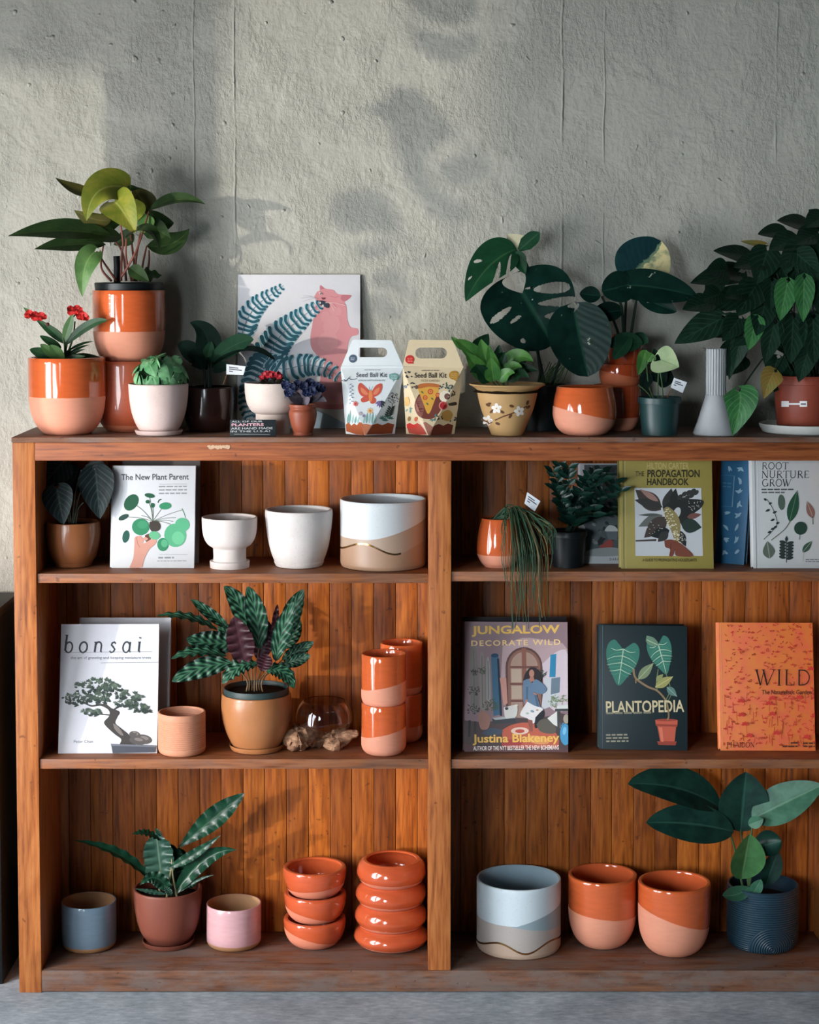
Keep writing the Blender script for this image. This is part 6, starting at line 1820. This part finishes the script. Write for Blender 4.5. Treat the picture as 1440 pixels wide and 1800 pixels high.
a.ell(1164, 358, 24, 52, -6, I(76, 92, 80)); a.leafp(1225, 490, 1273, 278, 78, I(34, 74, 54), I(86, 116, 92)); a.line([(1228, 485), (1190, 540), (1100, 610)], 6, I(110, 104, 92)); a.leafp(1390, 465, 1342, 350, 54, I(126, 92, 84), I(180, 150, 140)); a.line([(1386, 450), (1390, 505)], 4, gk)
a.ell(1304, 530, 46, 44, 0, I(36, 62, 52)); a.line([(1302, 560), (1298, 606)], 4, gk)
for (x, y, dx, dy) in ((1060, 345, -14, -8), (1075, 370, 16, -6), (1085, 405, -22, 10), (1105, 430, 20, -8), (1120, 470, -20, 8), (1130, 500, 18, -6), (1125, 530, -22, 6), (1100, 550, -18, 8), (1140, 515, -20, 12)): a.leafp(x, y, x + dx * 1.5, y + dy * 1.5, 16, gk)
a.line([(1062, 338), (1110, 410), (1138, 500), (1100, 555), (1048, 605)], 4, gk)
a.leafp(1095, 732, 1072, 616, 82, I(88, 98, 88), I(150, 160, 146)); a.line([(1207, 590), (1212, 758)], 6, gk)
for i in range(6):
    for s_ in (-1, 1): a.ell(1208 + s_ * 26, 625 + i * 20 + s_ * 3, 24, 11, s_ * -12, gk)
a.leafp(1322, 690, 1386, 614, 44, g_, I(160, 168, 150)); a.line([(1328, 690), (1324, 748)], 4, I(190, 184, 170)); a.leafp(1207, 620, 1207, 580, 20, gk)
a.build('cover_print', r)

# ================================================================== things with print on the bookcase top
# cat and fern print leaning on the wall
A0 = Vector((P(417, 755, .235).x, .238, ZT + .0005)); B0 = Vector((P(633, 755, .235).x, .238, ZT + .0005))
pr_ = empty('art_print', A0); tag(pr_, 'square print of a pink cat biting a blue fern, leaning on the wall', 'picture')
Wp = (B0 - A0).length; Hp = P(520, 483, .275).z - ZT
lean = math.atan((WALL_Y - .238 - .008) / Hp)
pr_.rotation_euler.x = -lean
bm = bmesh.new(); box(bm, 0, Wp, 0, .004, 0, Hp / math.cos(lean), .0006); obj('backing_board', bm, I(228, 226, 230), pr_)
a = Art(Wp, Hp / math.cos(lean), (50, 38), (1395, 50), (50, 1760))
a.off = .0006
fern, halo, rach = I(40, 96, 112), I(172, 212, 222), I(80, 132, 148)
def frond(pts, Lmax, Lmin, wd, n, bend=.5, flip=(1, -1), taper=.75, start=.0):
    q = spline(pts, 10)
    segs = len(q) - 1
    for ph in (halo, fern):
        for i in range(n):
            t = start + (1 - start) * i / n
            j = min(int(t * segs), segs - 1)
            x, y = q[j]; dx, dy = q[j + 1][0] - q[j][0], q[j + 1][1] - q[j][1]
            d = math.hypot(dx, dy) or 1
            ux, uy = dx / d, dy / d
            L = (Lmin + (Lmax - Lmin) * max(0, 1 - t ** 1.6)) * min(1, .55 + t * 4)
            for s in flip:
                nx, ny = -uy * s, ux * s
                tip = (x + nx * L * .86 + ux * L * bend, y + ny * L * .86 + uy * L * bend)
                mid = (x + nx * L * .55 + ux * L * bend * .1, y + ny * L * .55 + uy * L * bend * .1)
                ww = wd * 1.3 * (.45 + .55 * (1 - t))
                if ph is halo: a.line([(x, y), mid, tip], ww * .9, halo, ww * 2.3)
                else: a.line([(x, y), mid, tip], ww * .75, fern, ww * 1.15); a.ell(tip[0], tip[1], ww * .58, ww * .58, 0, fern, 8)
    a.line(pts, 8, rach, 4)
cat, cat2, cat3 = I(214, 144, 148), I(190, 116, 124), I(226, 168, 166)
a.poly([(50, 1560), (700, 1540), (1380, 1500), (1380, 1760), (50, 1760)], I(208, 206, 198))
a.blob([(400, 1760), (640, 1600), (900, 1560), (1200, 1700), (1250, 1760)], I(150, 170, 182))
a.ell(1120, 1470, 300, 90, 0, I(200, 120, 118)); a.ell(1120, 1440, 290, 66, 0, I(216, 148, 140))
a.blob([(890, 290), (920, 240), (948, 225), (955, 165), (1010, 205), (1100, 222), (1150, 268), (1300, 285), (1225, 350), (1245, 420), (1255, 560), (1290, 640), (1368, 660), (1370, 725), (1290, 755), (1255, 900), (1300, 1150), (1290, 1420), (960, 1430), (960, 1200), (1000, 1040), (880, 905), (845, 780), (870, 600), (890, 450), (905, 350)], cat, 4)
a.blob([(1190, 280), (1300, 285), (1225, 352), (1180, 320)], cat2); a.blob([(950, 215), (957, 175), (1000, 205)], cat2); a.line([(1060, 290), (1120, 302), (1160, 292)], 6, cat2)
for (x, y, rx, ry) in ((1080, 620, 90, 120), (1040, 800, 110, 110), (1120, 460, 70, 50), (1010, 520, 50, 60)): a.ell(x, y, rx, ry, 15, I(218, 152, 154))
frond([(92, 742), (125, 610), (205, 450), (310, 340), (450, 245), (552, 165)], 150, 26, 27, 14, .34, taper=.8)
frond([(380, 1010), (430, 870), (540, 710), (680, 585), (830, 465), (985, 365)], 205, 40, 33, 15, .30)
frond([(380, 960), (300, 1100), (210, 1300), (160, 1500), (190, 1660)], 170, 50, 40, 14, .3)
frond([(400, 1010), (540, 1105), (740, 1070), (880, 1066), (1050, 1120), (1190, 1215)], 160, 60, 31, 13, .25)
a.ell(958, 260, 24, 9, 35, I(226, 218, 214)); a.ell(962, 264, 12, 6, 35, I(60, 44, 48)); a.blob([(965, 305), (1005, 310), (985, 332)], I(120, 62, 74))
a.blob([(945, 340), (985, 345), (1045, 380), (1040, 425), (985, 400), (950, 385)], I(54, 62, 74)); a.ell(985, 400, 10, 16, 0, I(220, 216, 214)); a.ell(955, 365, 8, 12, 0, I(220, 216, 214))
for (x, y) in ((1110, 460), (1130, 430), (1240, 400)): a.line([(1010, 365), ((1010 + x) / 2, 370), (x, y)], 4, I(236, 206, 204))
for (x, y) in ((760, 350), (740, 310), (770, 285)): a.line([(925, 320), (840, (y + 300) / 2), (x, y)], 3, I(190, 182, 190))
a.build('printed_picture', pr_)

# seed kit boxes
def seed_box(label, hl, hr, sl, sr, bt, L_, R_, F_, base_c, drawf, tl, tr, bl):
    """carry carton: flat handle panel above, body folding down to a point in front"""
    y0 = .085
    s3 = lambda p, Y: P(p[0], p[1], Y)
    org = P(F_[0], F_[1], y0); org.z = ZT + .0005; org.y = y0
    o = empty('seed_box', org); tag(o, label, 'box', 'seed cartons with handles')
    def rel(p, Y): return P(p[0], p[1], Y) - org
    SL, SR = rel(sl, y0), rel(sr, y0); SR.z = SL.z = (SL.z + SR.z) / 2
    fY = y0 - .045
    Fp = P(F_[0], F_[1], fY) - org; Fp.z = 0
    Lp = rel((L_[0], F_[1]), y0); Lp.z = 0; Rp = rel((R_[0], F_[1]), y0); Rp.z = 0
    Bp = Vector((Fp.x, .045, 0))
    bm = bmesh.new()
    v = {k_: bm.verts.new(c_) for k_, c_ in (('SL', SL), ('SR', SR), ('F', Fp), ('L', Lp), ('R', Rp), ('B', Bp))}
    for tri in (('SL', 'F', 'SR'), ('SL', 'L', 'F'), ('SR', 'F', 'R'), ('SL', 'B', 'L'), ('SR', 'R', 'B'), ('SL', 'SR', 'B'), ('F', 'L', 'B'), ('F', 'B', 'R')):
        bm.faces.new([v[k_] for k_ in tri])
    bmesh.ops.recalc_face_normals(bm, faces=bm.faces)
    obj('carton', bm, ink(*base_c), o, smooth=False)
    # handle panel with its stadium-shaped hole
    def q(p): r_ = rel(p, y0); return (r_.x, r_.z)
    def rnd(c, r_, a0, a1, n=5): return [(c[0] + r_ * math.cos(math.radians(a0 + (a1 - a0) * i / n)), c[1] + r_ * math.sin(math.radians(a0 + (a1 - a0) * i / n))) for i in range(n + 1)]
    outer = [q(sl)] + [q(p) for p in rnd((hl[0] + 5, hl[1] + 5), 5, 190, 270)] + [q(p) for p in rnd((hr[0] - 5, hr[1] + 5), 5, 270, 350)] + [q(sr)]
    hole = [q(p) for p in bt]
    loops = [[Vector((x_, z_, 0)) for x_, z_ in outer], [Vector((x_, z_, 0)) for x_, z_ in hole]]
    tris = tessellate_polygon(loops)
    allp = outer + hole
    bm = bmesh.new()
    Fv = [bm.verts.new((x_, -.0012, z_)) for x_, z_ in allp]; Bv = [bm.verts.new((x_, .0012, z_)) for x_, z_ in allp]
    for t in tris:
        bm.faces.new([Fv[j] for j in t]); bm.faces.new([Bv[j] for j in t][::-1])
    for a_, b_ in ((0, len(outer)), (len(outer), len(allp))):
        for j in range(a_, b_):
            j2 = j + 1 if j + 1 < b_ else a_
            bm.faces.new((Fv[j], Fv[j2], Bv[j2], Bv[j]))
    bmesh.ops.recalc_face_normals(bm, faces=bm.faces)
    obj('handle', bm, ink(*base_c), o, smooth=False)
    # print: flat art wrapped on to whichever facet lies under it
    from mathutils.geometry import intersect_ray_tri
    facets = [(SL, Fp, SR), (SL, Lp, Fp), (SR, Fp, Rp)]
    ar = Art(1, 1, (0, 0), (1, 0), (0, 1)); ar.uv = lambda x_, y_: (x_, y_); ar.w = ar.h = 1e9
    drawf(ar)
    x0_, y0_ = tl
    sx_, sy_ = (tr[0]) , (tr[1])
    bm = ar.bm
    # cut the print along the creases so that it folds with the carton
    fpx = proj(org + Fp)
    for spx in (proj(org + SL), proj(org + SR)):
        ax_, az_ = (spx[0] - x0_) * sx_, (spx[1] - y0_) * sy_
        bx_, bz_ = (fpx[0] - x0_) * sx_, (fpx[1] - y0_) * sy_
        bmesh.ops.bisect_plane(bm, geom=bm.verts[:] + bm.edges[:] + bm.faces[:], plane_co=(ax_, 0, az_), plane_no=(bz_ - az_, 0, -(bx_ - ax_)))
    kill = []
    for vtx in bm.verts:
        zx, zy, lay = vtx.co.x, vtx.co.z, -vtx.co.y
        px_, py_ = x0_ + zx / sx_, y0_ + zy / sy_
        best = None
        for tr_ in range(30):
            d_ = ray(px_, py_)
            for A_, B_, C_ in facets:
                h_ = intersect_ray_tri(A_, B_, C_, d_, CAM - org, True)
                if h_ is not None:
                    n_ = (B_ - A_).cross(C_ - A_).normalized()
                    if n_.dot(d_) > 0: n_ = -n_
                    best = h_ + n_ * lay; break
            if best is not None or py_ < sl[1] + 1: break
            px_ += (fpx[0] - px_) * .03; py_ += (sl[1] + 40 - py_) * .02
        if best is None:
            if py_ < sl[1] + 1: best = P(px_, py_, y0 - .0012) - org + Vector((0, -lay, 0))
            else: kill.append(vtx); continue
        vtx.co = best
    bmesh.ops.delete(bm, geom=kill, context='VERTS')
    ob = obj('printed_design', bm, ar.mats, o, smooth=False)
    return o
def box_draw_a(a):
    tq, tq2, soil_, bl_ = I(120, 164, 158), I(160, 196, 190), I(176, 92, 54), I(78, 92, 110)
    a.put([(x, y) for x, y in ((80, 960), (110, 930), (140, 970), (170, 945), (200, 965), (230, 930), (262, 955), (272, 1030), (286, 1084), (190, 1062), (86, 1030))], soil_)
    a.put([(x, y) for x, y in ((250, 960), (300, 950), (360, 965), (292, 1085), (272, 1030))], I(206, 128, 92))
    a.put([(x, y) for x, y in ((368, 960), (420, 945), (470, 965), (530, 940), (600, 955), (596, 1072), (480, 1080), (302, 1085))], I(150, 74, 44))
    for (x, h_) in ((120, 160), (150, 110), (180, 90), (300, 130), (330, 150), (360, 130), (390, 110), (270, 80), (210, 80), (100, 120)): a.leafp(x, 950, x + 14, 950 - h_, 22, tq2 if x % 20 else tq)
    for (x, y) in ((470, 880), (520, 860), (560, 880), (500, 900)):
        for j in range(5): a.leafp(x, y + 20, x + 44 * math.cos(-.3 - j * .6), y + 20 + 44 * math.sin(-.3 - j * .6), 12, I(70, 120, 108))
    rd, rd2 = I(206, 92, 74), I(226, 136, 100)
    a.blob([(340, 600), (300, 560), (240, 510), (212, 540), (216, 600), (250, 650), (320, 660)], rd); a.blob([(360, 600), (400, 540), (455, 515), (474, 540), (462, 600), (430, 640), (375, 660)], rd)
    a.blob([(325, 650), (270, 660), (240, 690), (260, 720), (310, 710), (335, 690)], rd); a.blob([(365, 650), (400, 680), (405, 715), (370, 735), (340, 715)], rd)
    a.blob([(325, 630), (280, 580), (240, 560), (250, 610), (290, 640)], rd2); a.blob([(372, 630), (400, 580), (445, 560), (430, 610), (400, 635)], rd2); a.ell(346, 650, 20, 66, 0, I(232, 140, 84))
    a.line([(340, 590), (330, 550)], 4, I(120, 150, 150)); a.line([(352, 590), (372, 545)], 4, I(120, 150, 150))
    for (x, y, r_, c_, c2) in ((185, 735, 26, I(222, 120, 110), I(190, 80, 80)), (342, 810, 30, I(232, 190, 140), I(214, 132, 54)), (240, 840, 20, I(170, 160, 190), I(220, 190, 120)), (275, 865, 18, I(160, 160, 180), I(110, 110, 130))):
        for j in range(8): a.leafp(x, y, x + r_ * 1.25 * math.cos(j * PI / 4), y + r_ * 1.25 * math.sin(j * PI / 4), r_ * .62, c_)
        a.ell(x, y, r_ * .45, r_ * .45, 0, c2)
    for j in range(6): a.leafp(450, 705, 450 + 62 * math.cos(.3 + j * .48), 705 + 80 * math.sin(.3 + j * .48), 22, I(120, 100, 150) if j > 2 else I(54, 56, 66))
    rr = random.Random(3)
    for i in range(46):
        t, q = rr.uniform(0, 6.28), math.sqrt(rr.random()); x, y = 585 + 58 * q * math.cos(t), 672 + 66 * q * math.sin(t); a.leafp(x, y, x + 10, y + 12, 9, I(60, 54, 52))
    a.line([(575, 735), (570, 790), (520, 860)], 6, I(52, 60, 58))
    for j in range(5): a.leafp(565 - j * 8, 790 + j * 18, 610 - j * 4, 750 + j * 22, 18, I(54, 64, 60)); a.leafp(565 - j * 8, 790 + j * 18, 530 - j * 10, 750 + j * 22, 18, I(54, 64, 60))
    a.line([(40, 480), (80, 490), (110, 460), (140, 475), (200, 465)], 7, bl_); a.line([(80, 490), (60, 470)], 6, bl_); a.line([(110, 460), (125, 440)], 5, bl_)
    for j in range(11): a.leafp(140, 520 + j * 20, 140 + (22 if j % 2 else -22), 535 + j * 20, 12, I(130, 142, 172))
    a.ell(155, 248, 42, 44, 0, bl_); a.lines_of_small_print(132, 178, [236, 254], 9, I(170, 180, 190)); a.blob([(545, 420), (600, 405), (648, 430), (645, 470), (610, 480), (590, 500), (585, 480), (552, 465)], tq); a.lines_of_small_print(566, 630, [425, 443, 460], 7, I(190, 212, 206))
    a.text('Seed Ball Kit', 192, 400, 525, 448, I(66, 70, 74), .006); a.lines_of_small_print(278, 455, [368], 8, I(150, 156, 160), 2); a.lines_of_small_print(212, 495, [478], 14, I(170, 178, 178), 4)
    a.line([(30, 328), (695, 326)], 3, I(196, 206, 206), smooth=False)
def box_draw_b(a):
    dk_, gr_, rd, ol = I(46, 50, 54), I(60, 84, 84), I(190, 44, 36), I(184, 134, 54)
    a.put([(735, 960), (770, 940), (810, 965), (850, 940), (884, 960), (975, 1096), (850, 1086), (740, 1080)], I(196, 74, 56)); a.put([(735, 955), (770, 940), (810, 960), (850, 945), (850, 990), (740, 1000)], I(214, 50, 40))
    a.put([(880, 930), (910, 945), (940, 930), (1020, 985), (985, 1090), (970, 1090)], I(176, 120, 100)); a.put([(1024, 975), (1080, 950), (1130, 970), (1180, 945), (1235, 965), (1240, 1088), (990, 1094)], I(116, 56, 44))
    a.put([(862, 900), (905, 920), (975, 1096), (955, 1096)], I(240, 214, 190))
    a.blob([(860, 640), (1000, 560), (1100, 660), (1110, 780), (1040, 880), (950, 900), (860, 860), (820, 750)], I(120, 62, 52)); a.blob([(835, 720), (880, 650), (920, 760), (900, 870), (850, 830)], I(150, 96, 84))
    a.blob([(855, 570), (960, 545), (1080, 560), (1040, 690), (970, 845), (910, 720)], I(226, 168, 72)); a.blob([(848, 565), (870, 525), (970, 512), (1080, 528), (1096, 560), (980, 550), (880, 570)], I(196, 110, 58))
    for (x, y, r_) in ((992, 603, 30), (935, 668, 26), (1070, 640, 24)): a.ell(x, y, r_, r_, 0, I(206, 86, 52)); a.ell(x, y, r_ * .6, r_ * .6, 0, I(228, 150, 88)); a.ell(x, y, r_ * .25, r_ * .25, 0, I(206, 86, 52))
    for (x, y) in ((905, 610), (1012, 680), (960, 735)): a.leafp(x - 14, y - 12, x + 14, y + 14, 18, I(90, 116, 66))
    a.ell(1150, 655, 64, 62, 0, I(238, 226, 200)); a.ell(1172, 655, 32, 34, 0, I(120, 84, 74))
    a.ell(1130, 754, 48, 48, 0, I(226, 150, 140)); a.ell(1130, 754, 38, 38, 0, I(172, 40, 44)); a.blob([(1180, 730), (1262, 715), (1272, 745), (1200, 755)], I(62, 50, 44)); a.blob([(1110, 830), (1180, 800), (1230, 850), (1190, 920), (1120, 900)], I(190, 146, 76))
    rr = random.Random(8)
    for (x, y, n_, c_) in ((1200, 560, 16, gr_), (1130, 545, 8, gr_), (1255, 620, 8, I(70, 60, 50)), (745, 420, 8, dk_), (720, 560, 8, I(120, 132, 150)), (790, 530, 7, dk_), (755, 790, 8, I(110, 150, 144)), (1030, 880, 10, I(90, 130, 124)), (1240, 880, 6, dk_), (1090, 890, 6, I(90, 60, 44))):
        for j in range(n_):
            t = rr.uniform(0, 6.28); u, w_ = x + rr.uniform(-34, 34), y + rr.uniform(-34, 34); a.leafp(u, w_, u + 26 * math.cos(t), w_ + 26 * math.sin(t), 13, c_)
    for (x, y, c_) in ((765, 895, I(150, 110, 56)), (838, 900, I(206, 96, 60))): a.ell(x, y, 17, 26, 10, c_)
    a.blob([(700, 680), (750, 660), (770, 720), (740, 760), (705, 730)], I(226, 180, 110)); a.ell(840, 556, 16, 22, 0, I(110, 84, 76))
    a.ell(768, 256, 48, 46, 0, I(206, 44, 40)); a.put([(790, 280), (818, 302), (770, 300)], I(206, 44, 40)); a.lines_of_small_print(742, 796, [240, 258, 274], 8, I(230, 130, 110))
    a.ell(1244, 428, 54, 48, 0, ol); a.put([(1260, 460), (1274, 498), (1230, 470)], ol); a.lines_of_small_print(1212, 1276, [410, 428, 446], 8, I(206, 170, 100))
    a.text('Seed Ball Kit', 820, 400, 1166, 456, I(64, 54, 46), .014); a.lines_of_small_print(895, 1080, [374], 9, I(150, 130, 110), 2); a.text('PIZZA GARDEN', 888, 476, 1090, 498, I(150, 124, 96), .006)
def hole_pts(x0, x1, y0, y1, round_left=True):
    ym, r_ = (y0 + y1) / 2, (y1 - y0) / 2
    Lp = [(x0 + r_ - r_ * math.sin(PI * i / 6), ym + r_ * math.cos(PI * i / 6)) for i in range(7)] if round_left else [(x0 + 1, y1), (x0, y1 - 1), (x0, y0 + 1), (x0 + 1, y0)]
    Rp = [(x1 - r_ + r_ * math.sin(PI * i / 6), ym - r_ * math.cos(PI * i / 6)) for i in range(7)]
    return Lp + Rp
seed_box('pale blue seed carton with a red butterfly on it', (618, 597), (690, 598), (599, 646), (709.5, 646), hole_pts(631, 681, 611, 628, False), (608, 757), (694, 757), (643, 768.5), (226, 231, 232), box_draw_a, (595, 590), (6.128, 6.128), None)
seed_box('cream seed carton with a pizza slice on it', (718, 597), (798, 598), (707.5, 644), (815, 646), hole_pts(730, 786, 611, 630, True), (714, 757), (799, 757), (754, 769), (226, 204, 166), box_draw_b, (595, 590), (6.128, 6.128), None)

# small black sign
sy_ = .02
sg = empty('shelf_sign', Vector((P(404, 765, sy_).x, sy_, ZT))); tag(sg, 'small black card with hand lettering about planters on the bookcase edge', 'sign')
Ws = P(485, 750, sy_).x - P(404, 750, sy_).x; Hs = P(440, 737.5, sy_ + .004).z - ZT
sg.rotation_euler.x = -.12
bm = bmesh.new(); box(bm, 0, Ws, 0, .003, 0.0004, Hs, .0005); obj('card', bm, I(32, 40, 44), sg)
a = Art(Ws, Hs, (30, 635), (555, 640), (30, 820))
wh, pk = I(206, 210, 210), I(226, 176, 186)
a.text('ALL OF OUR', 50, 648, 402, 666, wh, .0); a.text('PLANTERS', 50, 678, 416, 708, pk, .02); a.text('ARE HAND MADE', 44, 722, 518, 744, wh, .0); a.text('IN THE U.S.A!', 40, 756, 488, 776, wh, .0); a.line([(78, 796), (490, 804)], 5, I(150, 154, 156), smooth=False)
a.build('lettering', sg)
